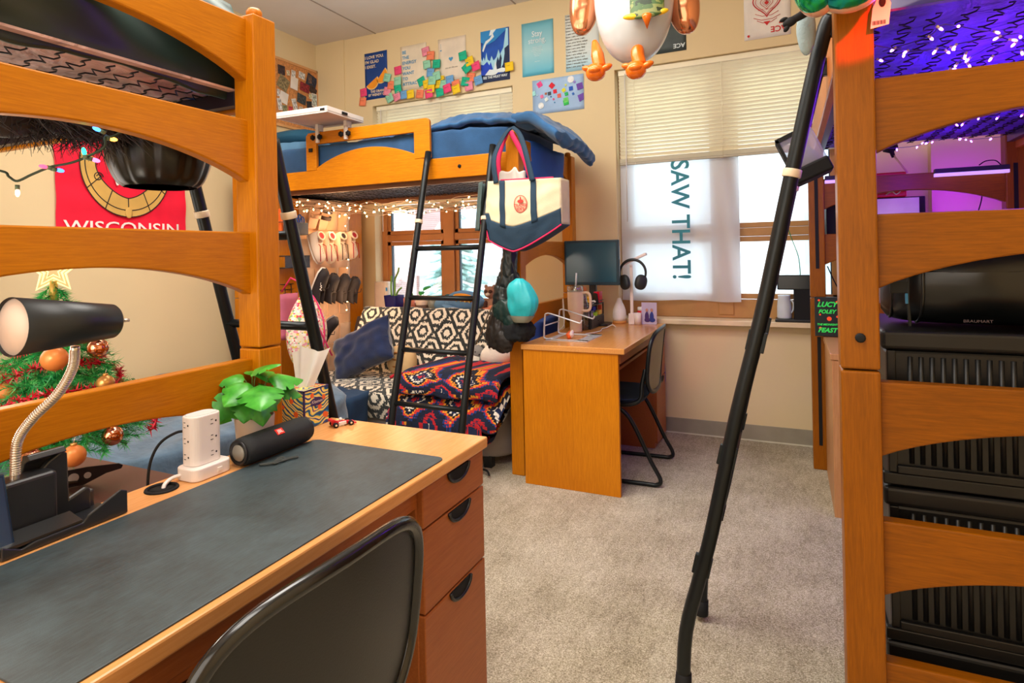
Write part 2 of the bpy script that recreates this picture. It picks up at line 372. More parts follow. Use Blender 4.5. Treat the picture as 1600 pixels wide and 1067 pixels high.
# ================================================================ outside
SNOW = M('pale_snowy_ground', '#F4F8FA', .9); BRK = M('pale_pink_brick', '#D9AFA6', .9, var=.2)
def brickmat():
    m, n, l, b = newmat('far_brick'); t = n.new('ShaderNodeTexBrick'); l.new(texco(n, l, rot=(PI/2, 0, 0)), t.inputs['Vector'])
    t.inputs['Scale'].default_value = 3; t.inputs['Color1'].default_value = (*lin('#D8A79E'), 1); t.inputs['Color2'].default_value = (*lin('#E4BDB4'), 1)
    t.inputs['Mortar'].default_value = (*lin('#EADCD4'), 1); l.new(t.outputs['Color'], b.inputs['Base Color']); b.inputs['Roughness'].default_value = .9; return m
BRK = brickmat(); WIN = M('far_window_glass', '#9CB4C0', .3); TRIMW = M('far_white_trim', '#F2F0EA', .7); ROOFM = M('far_grey_roof', '#C2C8D0', .8)
tag(MB().box(-70, 60, 5.5, 90, -4.2, -4).build('snowy_ground', SNOW), 'pale snow covered ground outside beyond the windows', 'ground')['kind'] = 'structure'
t = thing('brick_building', 'pale pink brick building seen through the left window', 'building', (-17, 22, -4))
MB().box(-30, -13.4, 20, 30, -4, 4.6).build('wall', BRK, t)
for r in range(3):
    for c in range(6):
        x = -27.5+c*2.4; z = -2.6+r*2.5
        w = MB(); w.box(x, x+1.1, 19.93, 20, z, z+1.5); wo = w.build('window', TRIMW, t)
        MB().box(x+.1, x+1.0, 19.9, 19.94, z+.1, z+1.4).build('pane', WIN, wo)
MB().box(-30.2, -13.2, 19.8, 30.2, 4.6, 5).build('roof', ROOFM, t)
t = thing('gabled_house', 'white gabled house with grey roof seen through the left window', 'house', (-10, 17, -4))
HW = M('house_siding', '#EDE8DE', .8)
MB().box(-11.6, -6.0, 17.5, 23, -4, .7).build('wall', HW, t)
b = MB(); b.prism([(17.0, .6), (23.4, .6), (20.2, 3.0)], lambda u, v, d: (d, u, v), -12.0, -5.6); b.build('roof', ROOFM, t)
for x in (-10.8, -9.0, -7.2):
    wo = MB().box(x, x+.9, 17.43, 17.5, -1.4, -.1).build('window', TRIMW, t); MB().box(x+.08, x+.82, 17.4, 17.44, -1.32, -.18).build('pane', WIN, wo)
def conifer(x, y, h, r, lab):
    t = thing('conifer_tree', lab, 'tree', (x, y, -4)); rnd = random.Random(int(h*100))
    MB().tube([(x, y, -4), (x, y, -4+h*.9)], [.18, .04], 8).build('trunk', M('far_trunk', '#7A6A5C', .9), t)
    b = MB(); L = 16
    for k in range(L):
        z = -4+h*(.08+.9*k/L); rr = r*(1-k/L)+.15
        for j in range(int(60*(1-k/L))+14):
            a = rnd.random()*2*PI; q = rr*(.35+.75*rnd.random())
            c = Vector((x+math.cos(a)*q*.5, y+math.sin(a)*q*.5, z-q*.12))
            c = Vector((x+math.cos(a)*q*.8, y+math.sin(a)*q*.8, z-q*.15+.3*rnd.random())); b.ell(c, (q*.28+.08, .09, .06), 6, rot=(0, .3, a))
    b.build('foliage', M('far_blue_green_needles', '#A8C4BC', .9, var=.5, vs=5), t)
conifer(-7.9, 13.5, 6.6, 1.9, 'blue green conifer outside the left window')
conifer(-14.8, 16.4, 7.5, 2.2, 'far conifer behind the gabled house')
t = thing('pale_annex_building', 'pale stone building with tall windows beyond the right window', 'building', (1.2, 10, -4))
MB().box(-2.2, 7.5, 9.2, 14, -4, 9).build('wall', M('pale_stone', '#E2E6E8', .8), t)
for z0 in (-1.6, .35, 2.5):
    for x0 in (.1, 1.3, 2.5):
        wo = MB().box(x0, x0+.85, 9.12, 9.2, z0, z0+1.5).build('window', M('annex_frame', '#B6C6CE', .6), t)
        MB().box(x0+.1, x0+.75, 9.1, 9.13, z0+.1, z0+1.4).build('pane', M('annex_glass', '#A9BFC4', .2), wo)

# ================================================================ loft beds
def arch(a0, a1, z0, z1, rise=.088):
    "board between a0..a1: straight top z1, underside arched from z0 up by rise"
    n = 22; A = []; B = []
    for i in range(n+1):
        t = i/n; q = 2*t-1
        A.append((a0+(a1-a0)*t, z0+rise*(1-q*q)**.9)); B.append((a0+(a1-a0)*t, z1))
    return A, B
def bed(label, x0, x1, y0, y1, axis, inset=.025, tops=1.945, shift=0, shaded_wood=False, bolts=True):
    WZ, WXa, WYa = (WZ3, WX3, WY3) if shaded_wood else (globals()['WZ'], WX, WY)
    t = thing('loft_bed', label, 'bed', ((x0+x1)/2, (y0+y1)/2, 0)); W = .08
    P = (lambda a, b, z: (a, b, z)) if axis == 'x' else (lambda a, b, z: (b, a, z))
    a0, a1, b0, b1 = (x0, x1, y0, y1) if axis == 'x' else (y0, y1, x0, x1)
    def bx(m, aa, ab, ba, bb, za, zb):
        if axis == 'x': m.box(aa, ab, ba, bb, za, zb)
        else: m.box(ba, bb, aa, ab, za, zb)
    WR = WYa if axis == 'x' else WXa; WS = WXa if axis == 'x' else WYa
    for ea in (a0, a1-W):
        for eb in (b0, b1-W):
            m = MB(); bx(m, ea, ea+W, eb, eb+W, 0, .982+shift); bx(m, ea, ea+W, eb, eb+W, .986+shift, 1.955)
            p = m.build('post', WZ, t, bevel=.005)
            c = P(ea+W/2, eb+W/2, 1.955)
            MB().lathe([(.022, 0), (.022, .022), (.016, .03), (0, .033)], c, 14).build('peg', WZ, p)
            s = MB()
            ia = ea+W if ea == a0 else ea-.003
            for (za, zb) in ((.14, .76), (1.15, 1.68)): s = MB(); bx(s, ia, ia+.003, eb+W/2-.009, eb+W/2+.009, za, zb); s.build('slot', BLKM, p)
            oa = ea-.004 if ea == a0 else ea+W
            if bolts: MB().lathe([(.011, 0), (.011, .006), (.008, .008), (0, .008)], P(oa if ea == a0 else oa, eb+W/2, 1.06), 12, axis=P(-1 if ea == a0 else 1, 0, 0)).build('bolt_cap', BLKM, p)
    for e, ea in enumerate((a0+inset, a1-inset-.036)):
        for zt in (.305, .632, .955, 1.345, 1.66, tops):
            zt += shift if zt < 1 else 0; A, B = arch(b0+W-.004, b1-W+.004, zt-.176, zt)
            MB().strip(A, B, lambda u, v, d: P(d, u, v), ea, ea+.036).build('end_rail', WR, t, bevel=.004)
    return t, P, (a0, a1, b0, b1), bx, WS

SPRING = M('spring_wire', '#1C181C', .4, .5)
def deckmat(name, c):
    m, n, l, b = newmat(name); v = texco(n, l); b.inputs['Roughness'].default_value = .6
    nz_ = ntex(n, l, v, 7, 4, .6, 1.2); l.new(ramp(n, l, nz_, [(.35, shade(c, .55)), (.62, c)]), b.inputs['Base Color']); bump(n, l, nz_, b, .8, .03); return m
def deck(t, bx, lim, z, mat, framem, ends=True):
    a0, a1, b0, b1 = lim
    m = MB(); bx(m, a0+.09, a1-.09, b0+.06, b1-.06, z+.03, z+.036); m.build('deck_cover', mat, t)
    m = MB()
    for (p, q, r, s) in ((a0+.085, a1-.085, b0+.045, b0+.075), (a0+.085, a1-.085, b1-.075, b1-.045), (a0+.085, a0+.115, b0+.045, b1-.045), (a1-.115, a1-.085, b0+.045, b1-.045))[:4 if ends else 2]:
        bx(m, p, q, r, s, z-.012, z+.028)
    m.build('deck_frame', framem, t, bevel=.002)
def wires(t, P, lim, z, rows=14, amp=.018):
    a0, a1, b0, b1 = lim; m = MB()
    for r in range(rows):
        b = b0+.1+(b1-b0-.2)*r/(rows-1); L = a1-a0-.24; n = int(L/.011); pts = []
        for i in range(n+1):
            q = i*2*PI/5.4; s = math.sin(q)
            pts.append(P(a0+.12+L*i/n+.01*noise.noise(Vector((i*.11, r, 0))), b+amp*s*(1+.5*noise.noise(Vector((i*.07, r*3, 1))))+.02*noise.noise(Vector((i*.03, r*2.3, 5))), z+.018+.003*math.sin(i*1.7)))
        m.tube(pts, .0021, 4, caps=False)
    m.build('spring_wires', SPRING, t)
def siderail(t, bx, lim, b, z0, z1, WS):
    m = MB(); bx(m, lim[0]+.078, lim[1]-.078, b, b+.026, z0, z1); return m.build('side_rail', WS, t, bevel=.004)

# near left bed: its foot end faces the room behind the near desk
T1, P, lim, bx, WS = bed('orange wooden loft bed at left, dark satin blanket above and tree beneath', -3.66, -1.34, .30, 1.30, 'x', inset=.03, bolts=False, shift=.036)
siderail(T1, bx, lim, 1.262, 1.70, 1.84, WS); siderail(T1, bx, lim, .312, 1.70, 1.84, WS)
deck(T1, bx, lim, 1.72, deckmat('pinkish_deck_cover', '#E8BCB0'), M('dark_deck_frame', '#2A2430', .35, .4), ends=False); wires(T1, P, lim, 1.72, rows=15, amp=.013)
# middle bed against the windows
T2, P, lim, bx, WS = bed('orange wooden loft bed under the posters with blue bedding', -3.68, -1.39, 3.13, 4.13, 'x')
deck(T2, bx, lim, 1.72, deckmat('dark_blue_deck_cover', '#4A4C60'), M('brown_deck_frame', '#7A4A2A', .5)); wires(T2, P, lim, 1.72)
siderail(T2, bx, lim, 4.10, 1.73, 1.86, WS)
m = MB(); n = 26; A = []; B = []
def topz(x):
    if -2.90 < x < -2.03:
        q = (x+2.90)/.87; return 1.86+.118*math.sin(PI*q)**.75*(1 if q < .55 else 1)
    return 1.86
xs = [-3.602, -3.2]+[-2.96+i*(.96/40) for i in range(41)]+[-1.8, -1.468]
m.strip([(x, 1.735) for x in xs], [(x, topz(x)) for x in xs], lambda u, v, d: (u, d, v), 3.14, 3.166)
m.build('side_rail', WX, T2, bevel=.003)
m = MB(); f = lambda u, v, d: (u, d, v)
R = .028
m.prism([(-2.975, 1.86), (-2.885, 1.86), (-2.885, 2.035), (-2.10, 2.035), (-2.10, 1.87), (-1.985, 1.87)]+[(-1.985, 2.115-R)]+[(-1.985-R+R*math.cos(a), 2.115-R+R*math.sin(a)) for a in (PI/8, PI/4, 3*PI/8, PI/2)]+[(-2.975+.02, 2.115), (-2.975, 2.095)], f, 3.136, 3.158)
g = m.build('guard_rail', WX, T2, bevel=.003)
b = MB(); b.box(-2.945, -2.915, 3.126, 3.137, 1.985, 2.01); b.build('bracket', BLKM, g, bevel=.002)
m = MB()
for x, z in ((-3.42, 1.80), (-1.78, 1.80)): m.lathe([(.011, 0), (.011, .005), (0, .006)], (x, 3.14, z), 12, axis=(0, -1, 0))
m.build('rail_bolts', BLKM, T2)
# right bed
T3, P, lim, bx, WS = bed('orange wooden loft bed at right with purple lights underneath', .105, 1.09, 1.60, 3.93, 'y', tops=2.01, shaded_wood=True)
siderail(T3, bx, lim, .118, 1.755, 1.90, WS); siderail(T3, bx, lim, 1.05, 1.755, 1.90, WS)
deck(T3, bx, lim, 1.80, deckmat('violet_deck_cover', '#6A40E8'), M('steel_deck_frame', '#5A5470', .35, .6), ends=False); wires(T3, P, lim, 1.80, rows=13, amp=.016)

# mattresses and bedding
def softbox(b, x0, x1, y0, y1, z0, z1, r=.05, nz=.01, sc=5, seed=0, wr=0, nu=40, nv=20, fold=(1, 1)):
    "rounded box as superellipse rings with wrinkles"
    cx, cy, cz = (x0+x1)/2, (y0+y1)/2, (z0+z1)/2; hx, hy, hz = (x1-x0)/2, (y1-y0)/2, (z1-z0)/2
    def fn(u, v):
        # v: 0 bottom centre .. 1 top centre, u around
        a = 2*PI*u; ca, sa = math.cos(a), math.sin(a)
        k = 1/max(abs(ca), abs(sa)); k = min(k, 1.38)
        e = 6; rr = 1/((abs(ca)**e+abs(sa)**e)**(1/e))
        if v < .3: q = v/.3; z = -1; s = q
        elif v > .7: q = (1-v)/.3; z = 1; s = q
        else: q = 1; z = (v-.5)/.2; s = 1
        s2 = s
        if abs(z) >= 1 and s > .9: s2 = s
        rz = (1-abs(z)**8)*0+z
        px, py = hx*rr*ca*s2, hy*rr*sa*s2; pz = hz*rz
        # soften edge
        ed = max(0, s-.9)/.1 if abs(z) >= 1 else 1
        if abs(z) >= 1: pz -= math.copysign(r*.35*ed*ed, z)
        p = Vector((cx+px, cy+py, cz+pz))
        w = nz*noise.noise(p*sc+Vector((seed, 0, 0)))+.5*nz*noise.noise(p*sc*2.7)
        if wr: w += wr*math.sin(p.x*38*fold[0]+p.y*17*fold[1]+6*noise.noise(p*3))*noise.noise(p*2.2+Vector((seed, 3, 1)))
        d = Vector((px/hx*.7 if hx else 0, py/hy*.7, pz/hz)).normalized()
        return p+d*w
    b.grid(fn, nu, nv, closeu=True); return b
SAT = newmat('dark_green_satin'); mm, n_, l_, b_ = SAT
l_.new(ramp(n_, l_, ntex(n_, l_, texco(n_, l_), 3, 3), [(.35, '#12100E'), (.65, '#20302C')]), b_.inputs['Base Color'])
b_.inputs['Roughness'].default_value = .36; b_.inputs['Sheen Weight'].default_value = .35; b_.inputs['Sheen Tint'].default_value = (.2, .5, .45, 1); b_.inputs['Specular IOR Level'].default_value = .6
b = MB(); softbox(b, -3.56, -1.52, .40, 1.20, 1.765, 1.98, nz=.004, nu=60)
tag(b.build('mattress', M('dark_mattress', '#1A1C20', .8)), 'dark mattress on the left loft bed behind its top rail', 'mattress')
b = MB()
def fn(u, v):
    y = .345+.925*u; q = (v-.6)/.4
    hem = 1.738+.010*math.sin(u*11+1)
    if v < .6: x = -3.5+(3.5-1.475)*v/.6; z = 2.02
    else:
        x = -1.475+.030*min(1, q*5); z = 2.02-(2.02-hem)*q
        x += -.024*abs(q-.15)**.8+.026*math.sin((y*14-q*5.0)+2*noise.noise(Vector((u*2, v*2, 0))))*math.sin(PI*min(1, q+.15))
        x = min(x, -1.420)
    return (x, y, z+.01*noise.noise(Vector((u*8, v*6, 2))))
b.grid(fn, 110, 70)
tag(b.build('satin_blanket', mm, solid=.01, nrm=False), 'dark green satin blanket hanging over the foot of the left loft bed', 'blanket')
b = MB(); softbox(b, -3.58, -1.46, 3.18, 4.07, 1.765, 2.035, nz=.010, sc=4, wr=.010, nu=150, nv=36, fold=(.9, .5))
tag(b.build('mattress', NAVY), 'mattress in navy blue sheet on the middle loft bed', 'mattress')
# comforter: rumpled heap, trailing over the right end
COMF = M('blue_comforter', '#34618F', .85, 0, .2, .3, 6, .35, 160, sheen=.25)
b = MB()
def fn(u, v):
    x = -2.72+1.28*u; y = 3.215+.80*v
    z = 2.035+.012+.09*math.exp(-((u-.78)/.30)**2)*(.35+.65*math.sin(PI*min(1, v+.1))**.6)+.025*math.sin(PI*u)**.5
    z -= .05*max(0, .12-v)/.12+.05*max(0, .08-u)/.08
    p = Vector((x, y, 0)); z += .026*noise.noise(p*5+Vector((0, 0, 4)))+.018*(1-abs(noise.noise(p*10)*2))
    y -= .02*noise.noise(p*6)*(v < .3)
    return (x, y, z)
b.slab(fn, lambda u, v: (0, 0, -.008-.05*(min(u, 1-u, v, 1-v, .12)/.12)**.5), 120, 60)
tag(b.build('comforter', COMF), 'rumpled blue comforter heaped on the middle loft bed', 'comforter')
b = MB()
def fn(u, v):
    x = -1.46+.35*u-.09*u*(v-.45)**2*3; y = 3.22+.80*v-.05*u
    z = 2.125-.22*u**1.7-.03*(1-u)*(abs(v-.45)*2)**3-.06*u*(v-.5)
    q = Vector((x, y, 1)); z += .035*noise.noise(q*6)+.016*(1-abs(noise.noise(q*11)*2))
    return (x, y, z)
b.slab(fn, lambda u, v: (-.015, 0, -.012-.075*(min(1-u, v, 1-v, .14)/.14)**.5), 60, 60)
tag(b.build('duvet_end', COMF), 'blue comforter end drooping past the right end of the middle loft bed', 'comforter')
b = MB(); softbox(b, -3.60, -3.02, 3.20, 3.95, 2.03, 2.09, nz=.02, sc=5, nu=60, nv=26)
tag(b.build('folded_duvet', M('pale_blue_duvet', '#5A86AC', .85, 0, .2, .25, 6, .35, 160)), 'paler blue duvet folded at the left end of the middle loft bed', 'duvet')
b = MB(); softbox(b, -1.50, -1.405, 3.36, 3.98, 1.72, 1.95, nz=.02, nu=40)
tag(b.build('folded_sheet', M('bright_blue_cotton', '#1F55A6', .8, bmp=.2)), 'bright blue sheet tucked at the right end of the middle bed below the comforter', 'sheet')
b = MB()
def fn(u, v):
    a = 2*PI*u; th = PI*v; sx = math.copysign(abs(math.cos(a))**.6, math.cos(a)); sy = math.copysign(abs(math.sin(a))**.6, math.sin(a))
    return (-3.36+.20*sx*math.sin(th)**.6, 3.60+.32*sy*math.sin(th)**.6, 2.16+.075*math.cos(th)+.012*noise.noise(Vector((u*9, v*6, 0))))
b.grid(fn, 40, 18, closeu=True)
tag(b.build('bed_pillow', M('teal_navy_pillowcase', '#124862', .85, bmp=.3)), 'dark teal pillow at the left end of the middle loft bed', 'pillow')
b = MB(); softbox(b, .19, 1.03, 1.70, 3.83, 1.842, 2.03, nz=.006, nu=60)
tag(b.build('mattress', M('grey_mattress', '#8A84A0', .85)), 'grey mattress on the right loft bed above the purple lights', 'mattress')

# ================================================================ ladders
def ladder(label, rails, rungs, collars, foot=True):
    "rails: two polylines; rungs: list of point pairs; collars: points+axis"
    t = thing('bed_ladder', label, 'ladder', tuple((Vector(rails[0][-1])+Vector(rails[1][-1]))/2))
    for k, r in enumerate(rails):
        o = MB().tube(spline(r, 4), .0195, 14).build('rail', METAL, t)
        e = Vector(r[-1]); d = (Vector(r[-1])-Vector(r[-2])).normalized()
        MB().tube([e-d*.05, e-d*.004, e], [.0215, .0235, .0235], 14).build('rubber_foot', BLKM, o)
        c, dd = Vector(collars[k][0]), Vector(collars[k][1]).normalized()
        MB().tube([c-dd*.011, c+dd*.011], .0235, 16).build('collar', CREAM, o, bevel=.002)
        h = Vector(r[0]); MB().box(h.x-.012, h.x+.012, h.y-.012, h.y+.012, h.z-.05, h.z+.005).build('hook', METAL, o, bevel=.003)
    for a, c in rungs: MB().tube([a, c], .019, 4, flat=.75).build('rung', METAL, t)
    return t
def lad_pts(fn, zs): return [fn(z) for z in zs]
# middle
def mk(x): return lambda z: (x, 3.108-.278*(1.86-z)-(0 if z > .3 else -.03*(.3-z)/.3), z)
A, B = mk(-1.985), mk(-1.545)
ladder('black metal ladder leaning on the middle loft bed in front of the futon', [[A(z) for z in (1.90, 1.4, .9, .4, .02)], [B(z) for z in (1.90, 1.4, .9, .4, .02)]],
       [(A(z), B(z)) for z in (1.31, 1.03, .745, .463, .18)], [(A(1.47), Vector(A(1.5))-Vector(A(1.4))), (B(1.47), Vector(B(1.5))-Vector(B(1.4)))])
def mk(x): return lambda z: (x, 1.345+.262*(1.49-z), z)
A, B = mk(-1.745), mk(-1.372)
zl = (1.62, 1.4, .9, .4, .02)
ladder('black metal ladder behind the post of the left loft bed', [[A(z) for z in zl], [B(z) for z in zl]],
       [(A(z), B(z)) for z in (1.34, 1.052, .77, .49, .2)], [(A(1.42), Vector(A(1.5))-Vector(A(1.4))), (B(1.40), Vector(B(1.5))-Vector(B(1.4)))])
R3 = [(.108, 1.86), (.085, 1.80), (.01, 1.467), (-.071, 1.09), (-.14, .81), (-.21, .485), (-.242, .36), (-.285, .19), (-.297, .02)]
la = [(x, 1.75, z) for x, z in R3]; lb = [(x, 2.14, z) for x, z in R3]
t = ladder('black metal ladder in the foreground leaning on the right loft bed', [la, lb],
       [((x, 1.75, z), (x, 2.14, z)) for x, z in ((-.038, 1.25), (-.104, .95), (-.172, .66), (-.238, .37))], [((.01, 1.75, 1.467), (.23, 0, 1)), ((.01, 2.14, 1.467), (.23, 0, 1))])
for x, z in ((-.085, 1.02), (-.165, .70), (-.237, .385)):
    for y in (1.75, 2.14): MB().box(x-.024, x+.024, y-.008, y+.008, z-.028, z+.028, rot=(0, .22, 0)).build('rung_bracket', METAL, t, bevel=.002)
# ================================================================ desks
def half_moon(parent, x, y, z, w=.052):
    b = MB()
    pts = circ(y, z, w*.62, 18, PI, 2*PI, rx=w)
    b.prism(pts, lambda u, v, d: (d, u, v), x-.002, x+.004)
    h = b.build('handle', BLKM, parent)
    MB().tube([(x+.004, u, v) for u, v in pts], .0045, 8).build('handle_rim', BLK, parent)
    return h
def desk(label, x0, x1, y0, y1, zt, py, end_at=None, tray=False, topm=DTOP):
    "front faces +x; pedestal from y=py to y1"
    t = thing('writing_desk', label, 'desk', ((x0+x1)/2, (y0+y1)/2, 0))
    MB().box(x0, x1, y0, y1, zt-.03, zt).build('desktop', topm, t, bevel=.004)
    MB().box(x0+.01, x1-.035, y0+.008, y0+.032, 0, zt-.03).build('end_panel', DSIDE, t, bevel=.002)
    MB().box(x0+.05, x0+.07, y0+.032, py, .25, zt-.03).build('modesty_panel', DFRONT, t)
    MB().box(x1-.05, x1-.03, y0+.032, py, zt-.085, zt-.03).build('apron', DFRONT, t, bevel=.002)
    p = MB().box(x0+.03, x1-.03, py, y1-.006, .0, zt-.03).build('pedestal', DFRONT, t, bevel=.002)
    zs = [zt-.034, zt-.134, zt-.335, .03] if zt else []
    for k in range(3):
        d = MB().box(x1-.032, x1-.012, py+.003, y1-.008, zs[k+1]+.003, zs[k]-.002).build('drawer', DFRONT, t, bevel=.003)
        half_moon(d, x1-.012, (py+y1)/2+.01, zs[k]-.004)
    if tray:
        MB().box(x0+.12, x1-.06, y0+.04, py-.01, zt-.135, zt-.12).build('keyboard_shelf', DFRONT, t)
    return t
D1 = desk('near orange laminate desk with black desk mat in the foreground', -1.335, -.775, .20, 1.495, .76, 1.18)
b = MB().tube([(-1.28+.031*math.cos(a*PI/12), .885+.031*math.sin(a*PI/12), .761) for a in range(24)], .004, 8, closed=True)
g = b.build('cable_grommet', BLKM, D1)
MB().lathe([(.030, 0), (.0, .0005)], (-1.28, .885, .7602), 24).build('grommet_hole', M('grommet_shadow', '#0A0807', .9), g)
D2 = desk('orange wooden desk under the monitor by the right window', -1.355, -.775, 3.03, 4.185, .77, 3.88, tray=True, topm=wood('desk_laminate_far', '#E0A05C', '#CC8844', 'y', .2, .7))
# desk at the right inside the loft bed
t = thing('writing_desk', 'pale wooden desk under the far end of the right loft bed', 'desk', (.6, 3.5, 0))
MB().box(.165, 1.08, 3.19, 3.83, .74, .77).build('desktop', PALE, t, bevel=.003)
MB().box(.172, .205, 3.195, 3.825, 0, .74).build('side_panel', PALE, t, bevel=.002)
MB().box(1.04, 1.07, 3.195, 3.825, 0, .74).build('side_panel', PALE, t, bevel=.002)
MB().box(.205, 1.04, 3.79, 3.81, .2, .74).build('back_panel', DFRONT, t)
d = MB().box(.215, 1.03, 3.2, 3.7, .665, .72).build('drawer', PALE, t, bevel=.002)
sh = MB().box(.205, 1.04, 3.3, 3.79, .40, .418).build('shelf', DFRONT, t)

# ================================================================ chairs
def chair(label, back_mat, rim_mat, seat_mat, loc, rz):
    t = thing('desk_chair', label, 'chair', (0, 0, 0))
    def P(r, a, off=0):
        ca, sa = math.cos(a), math.sin(a); se = lambda c: math.copysign(abs(c)**.55, c)
        z = .655+.175*se(sa)*r; y = (.228 if sa > 0 else .228-.035*(-sa)**1.2)*se(ca)*r
        x = .245+.11*(z-.5)-.55*(y*y)+off
        return (x, y, z)
    b = MB(); b.grid(lambda u, v: P(v, 2*PI*u, .0), 48, 12, closeu=True)
    bk = b.build('backrest', back_mat, t, solid=.012)
    MB().tube([P(1.0, 2*PI*i/64) for i in range(64)], .013, 10, closed=True, flat=.9).build('rim', rim_mat, bk)
    b = MB()
    b.grid(lambda u, v: (lambda c, s: (-.02+.225*math.copysign(abs(c)**.6, c)*v**.5*1, .225*math.copysign(abs(s)**.6, s)*v**.5, .458-.018*(1-(2*v**.5-1)**2)*.6-.03*max(0, -c)**3*v))(math.cos(2*PI*u), math.sin(2*PI*u)), 40, 10, closeu=True)
    b.grid(lambda u, v: (lambda c, s: (-.02+.225*math.copysign(abs(c)**.6, c)*(1-.1*v), .225*math.copysign(abs(s)**.6, s)*(1-.1*v), .458-.03*max(0, -c)**3-.035*v))(math.cos(2*PI*u), math.sin(2*PI*u)), 40, 3, closeu=True)
    b.box(-.19, .15, -.17, .17, .415, .432)
    b.build('seat', seat_mat, t)
    for s in (-1, 1):
        y = .235*s
        MB().tube(spline([(-.17, y*.8, .415), (.02, y*.95, .412), (.09, y, .40), (.15, y, .33), (.24, y, .14), (.29, y, .045), (.27, y, .014), (.2, y, .012), (-.15, y, .012), (-.24, y, .012)], 5), .0115, 10).build('leg', METAL, t)
        MB().tube(spline([(.0, y*.93, .425), (.12, y*.93, .43), (.185, y*.9, .46), (.195, y*.84, .54), (.212, y*.78, .62)], 5), .0125, 10).build('back_support', METAL, t)
    b = MB(); b.tube([(-.235, -.235, .012), (-.235, .235, .012)], .0105, 10); b.tube([(-.1, -.2, .415), (-.1, .2, .415)], .01, 8)
    b.build('cross_bar', METAL, t)
    t.location = loc; t.rotation_euler = (0, 0, rz); return t
CB = M('black_chair_shell', '#0E0F10', .34, 0, .55, .1, bmp=.06, bs=300); CT = M('taupe_chair_shell', '#989260', .6)
chair('black plastic desk chair pushed up to the near desk', CB, M('black_chair_rim', '#141618', .18, 0, .7), CB, (-.875, .70, 0), math.radians(-3))
chair('taupe backed desk chair with navy seat at the far desk', CT, METAL, M('navy_seat_fabric', '#1B2A40', .85), (-.945, 3.47, 0), math.radians(2))

# ================================================================ things on the near desk
MATM = newmat('worn_black_desk_mat'); mm, n_, l_, b_ = MATM
v_ = texco(n_, l_); f1 = ntex(n_, l_, v_, 5, 6, .7); f2 = ntex(n_, l_, texco(n_, l_, (60, 6, 1)), 4, 3, .6)
ff = math_(n_, l_, 'ADD', math_(n_, l_, 'MULTIPLY', f1, .7), math_(n_, l_, 'MULTIPLY', f2, .3))
l_.new(ramp(n_, l_, ff, [(.35, '#232B2C'), (.65, '#43545A')]), b_.inputs['Base Color']); b_.inputs['Roughness'].default_value = .5; b_.inputs['Specular IOR Level'].default_value = .6
bump(n_, l_, ntex(n_, l_, v_, 600, 2), b_, .2, .001)
b = MB(); rr = .02
pts = []
for cx, cy, a0 in ((-.79-rr, 1.292-rr, 0), (-1.212+rr, 1.292-rr, PI/2), (-1.212+rr, .40+rr, PI), (-.79-rr, .40+rr, 1.5*PI)):
    pts += [(cx+rr*math.cos(a0+k*PI/8), cy+rr*math.sin(a0+k*PI/8)) for k in range(5)]
b.prism(pts, lambda u, v, d: (u, v, d), .7602, .7632)
tag(b.build('desk_mat', mm, bevel=.001), 'large black desk mat lying on the near desk', 'desk mat')
# speaker
sx, sz = -1.228, .7965
SPK = M('black_speaker_mesh', '#15191B', .6, 0, .5, .1, bmp=.5, bs=900)
t = thing('portable_speaker', 'black cylindrical portable speaker with red badge on the near desk', 'speaker', (sx, 1.16, .76))
MB().lathe([(.030, 0), (.0345, .006), (.0355, .02), (.036, .1), (.0355, .19), (.0345, .212), (.030, .218)], (sx, 1.05, sz), 28, axis=(0, 1, 0)).build('body', SPK, t)
MB().lathe([(.030, .0), (.031, -.004), (.026, -.006), (.022, -.001), (.0, -.001)], (sx, 1.05, sz), 28, axis=(0, 1, 0)).build('end_ring', BLK, t)
MB().lathe([(.0215, 0), (.019, -.003), (0, -.0045)], (sx, 1.048, sz), 24, axis=(0, 1, 0)).build('bass_cone', M('bass_cone', '#8E8A80', .5, .3), t)
MB().lathe([(.030, .0), (.031, .004), (.022, .005), (.0, .002)], (sx, 1.268, sz), 28, axis=(0, 1, 0)).build('end_ring', BLK, t)
a = math.radians(28); nx, nz = math.sin(a+.35), math.cos(a+.35)
nx, nz = math.sin(.75), math.cos(.75); up = Vector((-nz, 0, nx)); N = Vector((nx, 0, nz))
b = MB(); c = Vector((sx, 1.155, sz))+N*.0362
q = [c+Vector((0, u, 0))+up*w+N*(-.0006 if abs(w) > .006 else .0004) for u, w in ((-.012, -.0085), (.012, -.0085), (.012, .0085), (-.012, .0085))]
b.add([tuple(p+N*s) for s in (-.001, .0008) for p in q], [(0, 1, 2, 3), (7, 6, 5, 4), (0, 4, 5, 1), (1, 5, 6, 2), (2, 6, 7, 3), (3, 7, 4, 0)])
bd = b.build('badge', M('red_badge', '#E82A1C', .4), t)
MB().text('JBL', .0135, c+N*.0016+up*-.0045, (0, 1, 0), up, bold=.0003).build('lettering', WHT, bd, nrm=False)
pts = spline([(-1.185, 1.07, .767), (-1.165, 1.085, .768), (-1.16, 1.10, .768), (-1.172, 1.115, .768), (-1.165, 1.13, .769), (-1.155, 1.12, .768), (-1.163, 1.105, .770), (-1.158, 1.09, .768), (-1.15, 1.13, .768), (-1.14, 1.15, .767)], 4)
b = MB().tube(pts, .0022, 6); b.tube([(p[0]+.006, p[1]-.003, p[2]) for p in pts], .0018, 6); b.build('wrist_cord', M('grey_cord', '#3A3E3C', .8), t)
